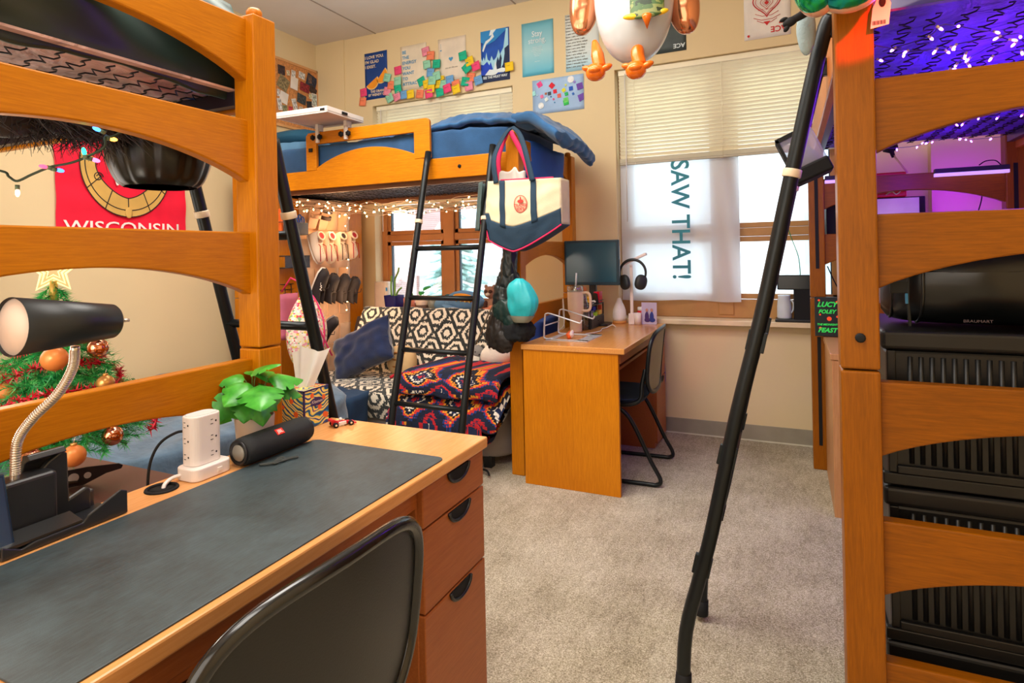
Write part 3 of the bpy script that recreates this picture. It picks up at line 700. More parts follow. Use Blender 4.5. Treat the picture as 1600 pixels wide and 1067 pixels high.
# power tower
t = thing('surge_protector_tower', 'white tower power strip with rows of sockets on the near desk', 'power strip', (-1.275, .985, .76))
def rrect(cx, cy, hx, hy, r, k=6):
    return [(cx+sx_*(hx-r)+r*math.cos(a0+j*PI/2/k), cy+sy_*(hy-r)+r*math.sin(a0+j*PI/2/k)) for sx_, sy_, a0 in ((1, 1, 0), (-1, 1, PI/2), (-1, -1, PI), (1, -1, 1.5*PI)) for j in range(k+1)]
zz = lambda u, v, d: (u, v, d)
PW = M('white_socket_plastic', '#EFE4DE', .35, 0, .5, .02)
MB().prism(rrect(-1.270, .985, .036, .052, .02), zz, .7605, .79).build('base', PW, t, bevel=.003)
MB().prism(rrect(-1.277, .985, .026, .040, .02), zz, .79, .905).build('tower', PW, t, bevel=.003)
MB().prism(rrect(-1.277, .985, .022, .035, .018), zz, .9049, .9062).build('top_cap', M('pale_cap', '#D8DEDA', .5), t)
sm0 = M('dark_slot', '#2A2422', .7)
for k in range(3):
    z = .812+.037*k
    for y in (.998,):
        if 1:
            s = MB(); s.box(-1.2512, -1.2505, y-.008, y-.002, z+.004, z+.0055); s.box(-1.2512, -1.2505, y-.009, y-.002, z-.006, z-.0045); s.ell((-1.251, y+.006, z), (.0007, .0025, .0025), 8); s.build('socket', sm0, t)
    for dx_ in (0,):
        s = MB(); x = -1.277; s.box(x-.008, x-.002, .9446, .9452, z+.005, z+.0065); s.box(x-.008, x-.002, .9446, .9452, z-.006, z-.0045); s.ell((x+.006, .9448, z), (.0025, .0007, .0025), 8); s.build('socket', sm0, t)
MB().box(-1.2345, -1.2325, .992, 1.006, .769, .779).build('switch', M('switch_cream', '#F6EDE4', .3), t, bevel=.001)
MB().tube(spline([(-1.285, .936, .773), (-1.288, .918, .773), (-1.286, .90, .768), (-1.282, .89, .758), (-1.28, .885, .72)], 5), .0045, 8).build('power_cord', PW, t)
tag(MB().tube(spline([(-1.304, .972, .862), (-1.325, .955, .862), (-1.345, .925, .84), (-1.352, .905, .79), (-1.353, .90, .70)], 6), .0032, 8).build('black_cable', BLKM), 'black cable plugged into the white power tower and dropping behind the desk', 'cable')
# potted monstera
pc = Vector((-1.318, 1.178, .76))
t = thing('potted_plant', 'small monstera in a white pot on the near desk', 'plant', tuple(pc))
MB().lathe([(.0, 0), (.040, 0), (.045, .004), (.051, .085), (.051, .088), (.047, .088), (.046, .06), (0, .055)], pc, 32).build('pot', M('white_ceramic', '#EADFD4', .4, 0, .5, .03), t)
MB().lathe([(.0465, .07), (.03, .076), (0, .074)], pc, 20).build('soil', M('dark_soil', '#2A1C12', .95, bmp=1, bs=200), t)
LEAF = newmat('glossy_leaf'); lm, n_, l_, b_ = LEAF
l_.new(ramp(n_, l_, ntex(n_, l_, texco(n_, l_), 22, 3), [(.3, '#1F7A1C'), (.7, '#5FC848')]), b_.inputs['Base Color']); b_.inputs['Roughness'].default_value = .3
def leaf(b, base, tip_dir, size, up, cuts=True, curl=.25):
    d = Vector(tip_dir).normalized(); u = Vector(up); u = (u-d*u.dot(d)).normalized(); r = d.cross(u)
    n = 18
    def W(s): return .62*math.sin(PI*min(1, s**.62))**.8*(1-.25*s)
    vs = []; fs = []
    for i in range(n+1):
        s = i/n; w = W(s)*size
        notch = 1-(.30 if cuts and i in (6, 11) else 0)
        for j, k in enumerate((-1, -.55, 0, .55, 1)):
            kk = k*(notch if abs(k) == 1 else 1)
            p = Vector(base)+d*(size*(s-.08*(abs(k)**2)*(1 if s < .2 else 0)))+r*w*kk+u*(-curl*size*s*s-.22*size*abs(kk)**1.5*w/size+.05*size*(1-abs(k)))
            vs.append(tuple(p))
    for i in range(n):
        for j in range(4): a = i*5+j; fs.append((a, a+1, a+6, a+5))
    b.add(vs, fs, True)
LVs = 1.22
LV = [((.045, -.02, .155), (.5, -.45, -.12), .085, (.2, -.2, 1)), ((.0, .01, .175), (-.1, .5, .05), .07, (.4, -.3, 1)), ((.01, -.03, .16), (.1, -.7, -.2), .07, (.4, -.4, .8)),
      ((-.01, -.055, .125), (-.1, -.6, -.75), .062, (.8, -.5, .3)), ((.03, .03, .165), (.35, .75, .0), .075, (.3, -.1, 1)), ((.035, .045, .15), (.5, .6, -.35), .065, (.5, -.1, .9)),
      ((.03, -.015, .13), (.55, -.2, -.7), .07, (.8, -.1, .6)), ((.005, .0, .19), (.3, .1, .15), .06, (-.3, -.2, 1)), ((.02, .0, .14), (.6, .25, -.55), .06, (.7, 0, .6)),
      ((-.02, -.02, .17), (-.45, -.5, .1), .055, (.3, -.3, 1)), ((.0, .03, .13), (.1, .8, -.35), .065, (.6, -.1, .8)), ((.02, -.04, .13), (.45, -.5, -.6), .06, (.7, -.4, .5))]
st = MB()
for base, d, s, u in LV:
    bb = pc+Vector(base)+Vector((0, 0, .018+.12*max(0, .15-base[2]))); b = MB(); leaf(b, bb, d, s*LVs, u); b.build('leaf', lm, t, nrm=False)
    st.tube(bez(pc+Vector((base[0]*.2, base[1]*.2, .07)), pc+Vector((base[0]*.3, base[1]*.3, .12)), bb-Vector(d).normalized()*.02, bb, 8), .0016, 6)
st.build('stems', M('green_stem', '#5A7A30', .6), t)
# tissue box
BX = newmat('fruit_print_card'); bm_, n_, l_, b_ = BX
vv = texco(n_, l_, (1, 1, 1)); w = n_.new('ShaderNodeTexWave'); w.inputs['Scale'].default_value = 14; w.inputs['Distortion'].default_value = 9; w.inputs['Detail'].default_value = 1; w.inputs['Detail Scale'].default_value = 1.4
l_.new(texco(n_, l_, (1, 1, 1), rot=(.5, .8, .3)), w.inputs['Vector'])
base = ramp(n_, l_, w.outputs['Fac'], [(.0, '#1F4F86'), (.08, '#3AA0B0'), (.2, '#F4D850'), (.6, '#FBE98A'), (.93, '#2A4A90')], 'CONSTANT')
vo = n_.new('ShaderNodeTexVoronoi'); vo.inputs['Scale'].default_value = 30; vo.inputs['Randomness'].default_value = .9; l_.new(vv, vo.inputs['Vector'])
mk_ = math_(n_, l_, 'LESS_THAN', vo.outputs['Distance'], .27); mx = n_.new('ShaderNodeMix'); mx.data_type = 'RGBA'
l_.new(mk_, mx.inputs[0]); l_.new(base, mx.inputs[6]); mx.inputs[7].default_value = (*lin('#F06A28'), 1); l_.new(mx.outputs[2], b_.inputs['Base Color']); b_.inputs['Roughness'].default_value = .5
t = thing('tissue_box', 'fruit patterned cube tissue box with a tissue sticking out on the near desk', 'tissue box', (-1.36, 1.405, .76))
x0, x1, y0, y1, z1 = -1.412, -1.306, 1.348, 1.452, .875
MB().box(x0, x1, y0, y1, .7605, z1).build('carton', bm_, t, bevel=.002)
pr = M('purple_edge', '#3A2A62', .5)
b = MB()
b.box(x1-.004, x1+.0008, y0-.0008, y0+.004, .7606, z1+.0006)
for q in ((x0, x1, y0-.0008, y0+.003), (x0, x1, y1-.003, y1+.0008), (x0-.0008, x0+.003, y0, y1), (x1-.003, x1+.0008, y0, y1)): b.box(q[0], q[1], q[2], q[3], z1-.003, z1+.0008)
b.build('edge_trim', pr, t)
b = MB(); b.prism(circ(1.40, .835, .013, 20, rx=.026), lambda u, v, d: (d, u, v), x1, x1+.0012); b.build('logo_panel', pr, t)
MB().text('Kleenex', .014, (x1+.0016, 1.40, .831), (0, 1, 0), (0, 0, 1), shear=.3).build('lettering', WHT, t, nrm=False)
b = MB()
def fn(u, v):
    ph = (u-.5); wv = .012*math.sin(u*14)*(1-v*.5); k = .035+.055*v
    return (-1.355+ph*k*.9+.01*v, 1.40+wv+.02*v+ph*k*.8, .874+.118*v+.012*math.sin(u*5+1)*v-.02*v*(u < .2))
b.grid(fn, 24, 14); b.build('tissue', thin('tissue_paper', '#FBFCFA', 1.0, .3), t, nrm=False)
# toy racing car
t = thing('toy_racing_car', 'tiny red and white toy racing car on the near desk', 'toy car', (-1.235, 1.43, .76))
cx_, cy_ = -1.24, 1.432; R_ = Matrix.Translation((cx_, cy_, .76)) @ Matrix.Rotation(math.radians(62), 4, 'Z') @ Matrix.Scale(1.15, 4)
def cb(f, nm, m_, par=t, **k):
    b = MB(); b.xf = R_; f(b); return b.build(nm, m_, par, **k)
cb(lambda b: b.prism([(-.026, .004), (.03, .004), (.034, .007), (.01, .012), (.004, .014), (-.012, .014), (-.02, .018), (-.026, .018)], lambda u, v, d: (u, d, v), -.006, .006), 'body', RED, bevel=.001)
cb(lambda b: b.box(-.010, .010, -.011, .011, .004, .012), 'side_pods', WHT, bevel=.001)
cb(lambda b: b.box(-.032, -.024, -.013, .013, .016, .021), 'rear_wing', RED); cb(lambda b: b.box(.028, .036, -.014, .014, .003, .006), 'front_wing', RED)
cb(lambda b: b.ell((-.002, 0, .017), .0045, 10), 'helmet', WHT)
for wx in (-.02, .021):
    for wy in (-.013, .013):
        w_ = cb(lambda b: b.lathe([(0, -.004), (.0065, -.004), (.0065, .004), (0, .004)], (wx, wy, .0066), 14, axis=(0, 1, 0)), 'wheel', BLKM)
        cb(lambda b: b.lathe([(0, -.0042), (.003, -.0042), (.003, .0042), (0, .0042)], (wx, wy, .0066), 10, axis=(0, 1, 0)), 'hub', CREAM, w_)
# desk organiser with lamp
ORG = M('dark_organizer_plastic', '#26282A', .32, 0, .6, .08)
t = thing('desk_organizer', 'black plastic phone and pen organizer at the left end of the near desk', 'organizer', (-1.28, .64, .76))
f = lambda u, v, d: (d, u, v)
b = MB(); b.prism([(.56, .761), (.765, .761), (.765, .80), (.72, .785), (.70, .79), (.695, .845), (.665, .862), (.60, .865), (.56, .83)], f, -1.335, -1.318)
b.build('back_wall', ORG, t, bevel=.003)
b = MB(); b.prism([(.56, .761), (.775, .761), (.775, .806), (.762, .812), (.70, .785), (.69, .775), (.61, .775), (.59, .77), (.56, .785)], f, -1.232, -1.226); b.build('side_wall', ORG, t, bevel=.002)
b = MB(); b.box(-1.32, -1.23, .56, .773, .761, .767); b.build('tray_floor', ORG, t)
b = MB(); b.box(-1.325, -1.275, .585, .675, .765, .876); b.build('pen_cup', ORG, t, bevel=.008, seg=3)
b = MB(); b.prism([(.655, .767), (.655, .868), (.675, .886), (.700, .899), (.709, .893), (.711, .80), (.745, .812), (.751, .806), (.751, .767)], lambda u, v, d: (d, u, v), -1.318, -1.306); b.build('divider', ORG, t, bevel=.003)
b = MB(); b.prism([(-1.334, .875), (-1.325, .905), (-1.308, .908), (-1.300, .898), (-1.306, .896), (-1.318, .890), (-1.328, .868)], lambda u, v, d: (u, d, v), .64, .705); b.build('cable_channel', ORG, t, bevel=.002)
b = MB(); b.box(-1.27, -1.228, .56, .69, .78, .786, rot=(0, .25, 0)); b.build('phone_rest', ORG, t)
t = thing('smartphone', 'dark blue glossy phone resting in the desk organizer', 'phone', (-1.235, .585, .77))
b = MB(); b.box(-1.258, -1.251, .505, .585, .772, .90, rot=(0, -.25, 0)); b.build('case', M('blue_phone_glass', '#16304C', .12, .2, .7), t, bevel=.003)
b = MB(); b.box(-1.2515, -1.2505, .510, .580, .777, .895, rot=(0, -.25, 0)); b.build('screen', M('phone_screen', '#1C3A5A', .08, 0, .8), t)
tag(MB().tube([(-1.345, .585, .875), (-1.352, .60, .925)], [.006, .006], 10).build('correction_pen', M('white_blue_pen', '#D8DCEC', .4)), 'white pen with blue grip standing in the desk organizer', 'pen')
# gooseneck lamp
t = thing('gooseneck_lamp', 'black shaded gooseneck desk lamp standing in the organizer', 'lamp', (-1.292, .613, .875))
MB().tube(spline([(-1.293, .612, .872), (-1.292, .613, .885), (-1.287, .615, .943), (-1.263, .627, .984), (-1.219, .647, 1.03), (-1.194, .659, 1.076), (-1.188, .661, 1.117)], 6), .0074, 12).build('stem', CHROME, t)
b = MB()
pp = spline([(-1.292, .613, .885), (-1.287, .615, .943), (-1.263, .627, .984), (-1.219, .647, 1.03), (-1.194, .659, 1.076), (-1.189, .661, 1.11)], 14)
for i in range(len(pp)-1):
    a_, c_ = Vector(pp[i]), Vector(pp[i+1]); d_ = (c_-a_).normalized(); b.tube([a_-d_*.001, a_+d_*.001], .0086, 12)
b.build('flex_rings', CHROME, t)
sm_, bg = Vector((-1.168, .718, 1.157)), Vector((-1.160, .548, 1.166)); ax = (bg-sm_).normalized(); L = (bg-sm_).length
sh = MB().lathe([(0, 0), (.029, 0), (.032, .004), (.049, L), (.0475, L), (.030, .006), (0, .006)], sm_, 40, axis=ax).build('lamp_shade', M('black_lamp_shade', '#202427', .38, .1, .5, .06), t)
MB().lathe([(0, L-.008), (.0468, L-.008), (.0468, L-.005), (0, L-.003)], sm_, 32, axis=ax).build('diffuser', M('pinkish_lamp_diffuser', '#F2D8C6', .5, var=.02), sh)
MB().lathe([(.0025, 0), (.0025, -.02), (.0035, -.02), (.0035, -.03), (0, -.031)], sm_, 10, axis=ax).build('switch_knob', CHROME, sh)
tag(MB().prism([(.735, .795), (.78, .793), (.90, .808), (.905, .80), (.80, .755), (.74, .75)], lambda u, v, d: (d-(u-.7)*.15, u, v-.09+ .0), -1.365, -1.358).build('handheld_cutter', M('dark_brown_plastic', '#2C2024', .35), bevel=.001), 'dark tapered plastic arm with two round holes behind the desk organizer', 'tool')
# ================================================================ under the left loft
t = thing('storage_chest', 'dark brown flat topped storage chest under the left loft bed', 'trunk', (-1.86, .83, 0))
BR = M('dark_brown_laminate', '#5A3A34', .4, var=.15)
MB().box(-2.26, -1.46, .40, 1.25, 0, .57).build('body', BR, t, bevel=.006)
MB().box(-2.27, -1.45, .39, 1.26, .575, .60).build('lid', BR, t, bevel=.004)
b = MB(); softbox(b, -3.86, -2.22, 1.40, 2.80, 0, .52, nz=.045, sc=3.5, wr=.02, nu=110, nv=44, fold=(.4, .5))
tag(b.build('blanket_covered_daybed', BLUEF), 'blue grey blanket covered daybed by the left wall', 'daybed')
b = MB(); softbox(b, -2.75, -2.40, 2.84, 3.06, .0, .42, nz=.03, sc=5, wr=.01, nu=50, nv=30)
tag(b.build('navy_laundry_bag', M('dark_blue_canvas', '#1E3A58', .9, bmp=.2)), 'dark blue canvas bag standing behind the tissue box', 'bag')
# tree
tc = Vector((-1.9, 1.0, .60))
t = thing('christmas_tree', 'small artificial christmas tree on the brown trunk under the left loft bed', 'christmas tree', tuple(tc))
b = MB(); b.tube([tc, tc+Vector((0, 0, .60))], [.014, .006], 8)
for k in range(3): a = k*2.1; b.tube([tc+Vector((0, 0, .04)), tc+Vector((.11*math.cos(a), .11*math.sin(a), .006))], .006, 6)
b.build('trunk', M('tree_trunk_brown', '#4A3420', .8), t)
ND = newmat('pine_needles'); ndm, n_, l_, b_ = ND
l_.new(ramp(n_, l_, ntex(n_, l_, texco(n_, l_), 40, 2), [(.3, '#149050'), (.5, '#2CC060'), (.72, '#8CF090')]), b_.inputs['Base Color']); b_.inputs['Roughness'].default_value = .5
rnd = random.Random(5); V = []; Fc = []
def needles(p0, p1, n, L):
    d = Vector(p1)-Vector(p0); dn = d.normalized()
    for i in range(n):
        s = i/n; p = Vector(p0)+d*s
        q = Vector((rnd.gauss(0, 1), rnd.gauss(0, 1), rnd.gauss(0, 1))); q = (q-dn*q.dot(dn)).normalized()
        e = p+(q*.85+dn*.6)*L*(.8+.4*rnd.random()); w = q.cross(dn).normalized()*.0013
        o = len(V); V.extend([tuple(p-w), tuple(p+w), tuple(e)]); Fc.append((o, o+1, o+2))
tb = MB()
for lv in range(15):
    z = .175+.405*lv/14; R = .222*(1-lv/15.5)+.02; nb = int(13*(1-lv/18))
    for k in range(nb):
        a = 2*PI*k/nb+lv*.7+rnd.random()*.3; r = R*(.85+.25*rnd.random())
        p0 = tc+Vector((0, 0, z+.03)); p1 = tc+Vector((r*math.cos(a), r*math.sin(a), z-.02+.02*rnd.random()))
        tb.tube([p0, p1], .0016, 4); needles(p0, p1, int(r*520)+24, .026)
        for s in (.45, .7):
            for sg in (-1, 1):
                m_ = p0.lerp(p1, s); e = m_+(p1-p0)*.3+Vector((-math.sin(a), math.cos(a), .1))*sg*r*.28
                needles(m_, e, int(r*200)+10, .024)
needles(tc+Vector((0, 0, .5)), tc+Vector((0, 0, .63)), 60, .03)
tb.build('branches', M('branch_wire', '#3A5A30', .7), t)
b = MB(); b.add(V, Fc); b.build('needles', ndm, t, nrm=False)
# tinsel garland
b = MB(); V = []; Fc = []; pts = []
for i in range(420):
    s = i/420; a = s*2*PI*4.6+.6; z = .19+.32*s; R = (.222*(1-s*.88)+.015)*1.05
    p = tc+Vector((R*math.cos(a), R*math.sin(a), z-.012*math.sin(a*3)))
    pts.append(p)
for p in pts:
    for k in range(9):
        q = Vector((rnd.gauss(0, 1), rnd.gauss(0, 1), rnd.gauss(0, 1))).normalized(); w = q.orthogonal().normalized()*.0026
        o = len(V); V.extend([tuple(p-w), tuple(p+w), tuple(p+q*.024)]); Fc.append((o, o+1, o+2))
b.add(V, Fc); b.tube(pts, .0022, 5)
tag(b.build('tinsel_garland', M('red_tinsel', '#D81C3A', .3, .35, .6), nrm=False), 'red tinsel garland wound around the christmas tree', 'garland')
# star
t = thing('star_tree_topper', 'glowing pale yellow star on top of the christmas tree', 'tree topper', (-1.9, 1.003, 1.15))
stm = M('warm_star_glow', '#FFE9A0', .5, emis=1.1, var=0); stg = M('star_gold', '#E0B85A', .4, .3)
def star(R, r, off=0): return [(off+(R if k % 2 == 0 else r)*math.sin(k*PI/5), (R if k % 2 == 0 else r)*math.cos(k*PI/5)) for k in range(10)]
rg = Vector((.55, .83, 0)).normalized()   # faces the room
nr = Vector((rg.y, -rg.x, 0)); cc = Vector((-1.9, 1.003, 1.248))
for R, nm in ((.066, 'outer_outline'), (.046, 'middle_outline'), (.026, 'inner_outline')):
    p = star(R, R*.45); MB().tube([cc+rg*u+Vector((0, 0, v)) for u, v in p], .0032 if R > .03 else .0022, 8, closed=True).build(nm, stm, t)
b = MB(); pf = star(.060, .027); b.prism(pf, lambda u, v, d: tuple(cc+rg*u+Vector((0, 0, v))-nr*d), .002, .004); b.build('star_plate', thin('star_film', '#FFE6A8', .35, .5), t)
MB().tube([cc-Vector((0, 0, .03)), cc-Vector((0, 0, .085))], [.009, .012], 10).build('socket', stg, t)
# ornaments
MAT = {'m': M('matte_orange_bauble', '#F0924A', .35, .2, .5, .05), 's': M('shiny_rose_gold_bauble', '#E8A080', .08, 1, .5, .03), 'g': M('gold_bauble', '#E0A860', .3, .7)}
OL = ['matte orange bauble hanging below the lamp head on the tree', 'shiny rose gold bauble near the right side of the tree', 'shiny rose gold bauble hanging at the lower right tip of the tree',
      'matte orange bauble hanging in front of the brown trunk', 'shiny rose gold bauble at the lower left of the tree beside the lamp stem', 'matte orange bauble at the far left edge of the tree', 'gold bauble half hidden in the right branches above the bed rail']
for (p, r, k), lab in zip(ORN, OL):
    p = Vector(p); o = thing('bauble', lab, 'ornament', tuple(p), 'baubles on the christmas tree')
    MB().ell(p, r, 28).build('ball', MAT[k], o)
    MB().lathe([(r*.28, r*.93), (r*.28, r*1.18), (0, r*1.2)], p, 12).build('cap', MAT['g'], o)
    MB().tube([p+Vector((0, 0, r*1.2)), p+Vector((.003, 0, r*1.45)), p+Vector((0, .004, r*1.7))], .001, 5).build('hook', CHROME, o)
# brown plastic arm on the trunk
d = lambda u, v, k: (-1.965+.070*u+.894*k, 1.045+.140*u-.447*k, .601+v*.052)
for o in list(bpy.data.objects):
    if o.name.startswith('handheld_cutter'): bpy.data.objects.remove(o)
arm = thing('plastic_bracket', 'dark tapered plastic bracket with two round holes on the brown chest', 'bracket', (-1.93, 1.1, .60))
b = MB(); b.prism([(0, 0), (0, 1.0), (.4, 1.0), (.93, .85), (1, .7), (.97, .52), (.72, .42), (.36, .0)], d, 0, .006); b.build('arm', M('dark_brown_bracket', '#2A1C1E', .4), arm, bevel=.001)
for u, rr in ((.20, .26), (.42, .18)): b = MB(); b.prism(circ(u, .52, rr, 16, rx=rr*.052/.156), d, .0062, .0068); b.build('round_hole', M('pale_hole', '#C8B4AC', .6), arm)

# things under the bed deck: pumpkin, wig, multicolour lights
pk = Vector((-1.62, 1.135, 1.478))
t = thing('black_pumpkin_bucket', 'black ribbed pumpkin bucket hanging under the left loft bed', 'pumpkin bucket', tuple(pk))
def fn(u, v):
    a = 2*PI*u; z = [0, 0, .01, .045, .09, .135, .165, .18][0]
    zz_ = .175*v; base = .092+.044*math.sin(min(1, v*1.5+.0)*PI/2)**.6-.012*max(0, v-.75)*4
    r = base*(1-.055*abs(math.cos(a*5+.5))**10)
    return (pk.x+r*math.cos(a), pk.y+r*math.sin(a), pk.z+zz_)
b = MB(); b.grid(fn, 90, 20, closeu=True); b.lathe([(.072, .001), (0, .001)], pk, 30); 
b.build('bucket', M('glossy_black_pumpkin', '#141210', .32, .25, .6, .1), t)
b = MB().tube([pk+Vector((math.cos(a)*.125, 0, .17+.055*math.sin(a))) for a in [PI*i/12 for i in range(13)]], .004, 8); b.build('handle', BLKM, t)
HR = M('dark_synthetic_hair', '#2A2120', .5, 0, .5, .3)
b = MB(); rnd = random.Random(3)
wc = Vector((-1.60, .84, 1.575))
for i in range(900):
    s = rnd.random(); p = wc+Vector((rnd.gauss(0, .03), -.17+.33*s, .045+rnd.gauss(0, .012)))
    L = .05+.05*rnd.random(); d_ = Vector((rnd.gauss(0, .5), rnd.gauss(.15, .9), -.5-rnd.random()*.5)).normalized()
    b.tube([p, p+d_*L*.6, p+d_*L+Vector((0, rnd.gauss(0, .012), -.004))], [.0016, .0012, .0004], 3, caps=False)
b.ell(wc+Vector((0, -.12, .035)), (.055, .105, .062), 22, nz=.15, nsc=20); b.ell(wc+Vector((0, .06, .04)), (.045, .10, .035), 20, nz=.25, nsc=20); b.tube([wc+Vector((.02, .04+.05*math.cos(a), .035+.03*math.sin(a))) for a in [i*.5 for i in range(13)]], .010, 8)
tag(b.build('black_wig', HR, nrm=False), 'tangled black and brown wig hanging under the left loft bed', 'wig')
def light_string(label, path, bulbs, wm, group=None, loc=None, wr=.0016, size=.0045, hang=True, cols=None, es=8):
    t = thing('string_lights', label, 'string lights', loc or tuple(path[0][0]), group)
    for p in path: MB().tube(p, wr, 5, caps=False).build('wire', wm, t)
    pro = {}
    for p, c, d in bulbs:
        if c not in pro:
            m_ = M('bulb_glow_'+c.strip('#'), c, .4, emis=es, var=0); m2 = M('bulb_holder_'+c.strip('#'), '#6C8468' if size > .005 else '#E8C8A0', .5)
            x = MB(); x.ell((0, 0, 0), (size*.8, size*.8, size*1.6), 8); x.mi = 1; x.lathe([(size*.8, size*1.2), (size*.8, size*3), (0, size*3)], (0, 0, 0), 8)
            pro[c] = x.build('bulb', [m_, m2], t, local=True); o = pro[c]
        else:
            o = pro[c].copy(); COL.objects.link(o); o.parent = t
        o.location = Vector(p)-LOC[t.name]; o.rotation_euler = Vector(d).to_track_quat('-Z', 'Y').to_euler()
    return t
GW = M('green_cord', '#3A4A38', .7)
XP = [tuple(p) for p in XLP]
path = [spline([(-1.75, .70, 1.50)]+XP[:7]+[(-1.46, .884, 1.54)]+XP[7:]+[(-1.46, 1.02, 1.66), (-1.50, 1.10, 1.70)], 5), spline([(-1.60, .74, 1.71), (-1.59, .79, 1.70), (-1.60, .81, 1.668), (-1.585, .835, 1.70), (-1.59, .89, 1.71), (-1.60, .98, 1.71), (-1.6, 1.07, 1.70), (-1.6, 1.22, 1.71)], 5)]
bl = [((-1.651, .799, 1.437), '#FFB090', (0, 0, -1)), ((-1.575, .815, 1.495), '#E0283C', (0, -1, .1)), ((-1.575, .85, 1.490), '#2A50FF', (0, 1, -.1)), ((-1.50, .862, 1.53), '#18C878', (0, -.2, 1)),
      ((-1.50, .888, 1.513), '#FF4088', (.2, 1, -.2)), ((-1.46, .905, 1.562), '#FF9A30', (.2, 1, 0)), ((-1.47, .874, 1.582), '#2A70FF', (0, -1, .3)), ((-1.585, .868, 1.692), '#FF9A30', (.3, .2, -.6)),
      ((-1.6, 1.062, 1.690), '#FF2878', (.2, 0, -1)), ((-1.6, 1.215, 1.700), '#1890FF', (0, 0, -1)), ((-1.72, .69, 1.515), '#B0B0FF', (0, -1, 0)), ((-1.598, 1.12, 1.695), '#FF2878', (0, 1, -1))]
light_string('multicoloured string lights draped under the left loft bed', path, bl, GW, size=.0062, wr=.003, es=10)

# flag on the left wall
t = thing('wall_flag', 'red flag with gold shield and white lettering on the left wall', 'flag', (-3.90, 2.49, 1.42))
b = MB(); b.grid(lambda u, v: (-3.898+.004*math.sin(u*19+v*5)*(1-v*.5)+.003*math.sin(v*23), 2.072+.836*u+.006*math.sin(v*4), 1.41+.70*v), 40, 34)
FRD_ = M('red_flag_cloth', '#EE1038', .8, var=.08, bmp=.2, bs=300); b.build('cloth', FRD_, t, nrm=False)
gd = M('gold_print', '#D8AE5C', .8); bk = M('black_print', '#2A2420', .8)
oc = []; ic = []; mc = []
for i in range(41):
    th = -1.75+3.5*i/40
    oc.append((2.50+.292*math.sin(th), 1.885-.318*math.cos(th)*(1+.03*math.cos(th))))
    ic.append((2.50+.200*math.sin(th), 1.885-(.195-.028*abs(math.sin(th)))*math.cos(th)-.012*max(0, math.cos(th))**6))
    mc.append((2.50+.262*math.sin(th), 1.885-.285*math.cos(th)))
fx = lambda u, v, d: (d, u, v)
b = MB(); b.strip(oc, ic, fx, -3.8895, -3.888); b.build('shield_band', gd, t)
b = MB()
for C_ in (oc, ic, mc): b.tube([(-3.8875, u, v) for u, v in C_], .0035, 5, flat=.4)
for i in (8, 14, 26, 32, 20): b.tube([(-3.8872, *oc[i]), (-3.8872, *ic[i])], .003, 5)
b.tube([(-3.887, 2.315+.03*math.cos(a)*(1-a/14), 1.80+.03*math.sin(a)*(1-a/14)) for a in [k*.4 for k in range(24)]], .003, 5)
b.build('shield_outline', bk, t)
b = MB(); b.ell((-3.884, 2.50, 1.585), (.004, .024, .036), 14); b.build('shield_drop', gd, t)
wt = M('white_print', '#F4EEE8', .8)
b = MB(); b.text('W', .36, (-3.886, 2.50, 1.765), (0, 1, 0), (0, 0, 1), bold=.006, sx=.8); b.build('large_letter', wt, t, nrm=False)
b = MB(); b.text('WISCONSIN', .105, (-3.886, 2.485, 1.450), (0, 1, 0), (0, 0, 1), bold=.001, sx=1.28); b.build('lettering', wt, t, nrm=False)

# ================================================================ tall cabinet, shoe organiser and its surroundings
t = thing('tall_wooden_cabinet', 'tall orange wooden cabinet behind the fairy lights at the left end of the futon', 'cabinet', (-3.45, 3.72, 0))
MB().box(-3.55, -3.345, 3.22, 4.17, 0, 1.715).build('body', WZ, t, bevel=.004)
CRM = thin('cream_organizer_cloth', '#EBC8A8', .95, .2); CRM = M('cream_organizer_cloth', '#E8BE96', .8, var=.08)
CLR = thin('clear_pocket_film', '#E8D8C8', .35, .3)
t = thing('hanging_shoe_organizer', 'cream hanging shoe organizer full of shoes on the side of the tall cabinet', 'shoe organizer', (-3.33, 3.71, .3))
b = MB(); b.slab(lambda u, v: (-3.334+.004*math.sin(u*20), 3.43+.56*u-.03*(1-v)*(u-.5), .30+1.42*v), (-.005, 0, 0), 20, 20); b.build('back_cloth', CRM, t)
for r in range(6):
    for c in range(4):
        y0 = 3.44+c*.137; z0 = .36+r*.225
        b = MB(); b.grid(lambda u, v: (-3.328+.045*math.sin(PI*u)*(.4+.6*v), y0+.128*u, z0+.15*v), 10, 5); b.build('pocket', CLR if r < 3 else CRM, t, nrm=False)
MB().tube([(-3.30, 3.66, 1.735), (-3.30, 3.80, 1.74)], .004, 6).build('hook_bar', METAL, t)
SHM = {'cream': M('cream_shoe', '#E8D0B8', .7), 'red': M('red_laces', '#B01828', .7), 'black': M('black_shoe', '#2A2324', .75, bmp=.3), 'tan': M('tan_strap', '#C8A080', .7), 'dark': M('dark_strap', '#3A2C28', .7), 'white': M('off_white_sole', '#EDE0D0', .6), 'grey': M('grey_knit', '#7A7270', .8)}
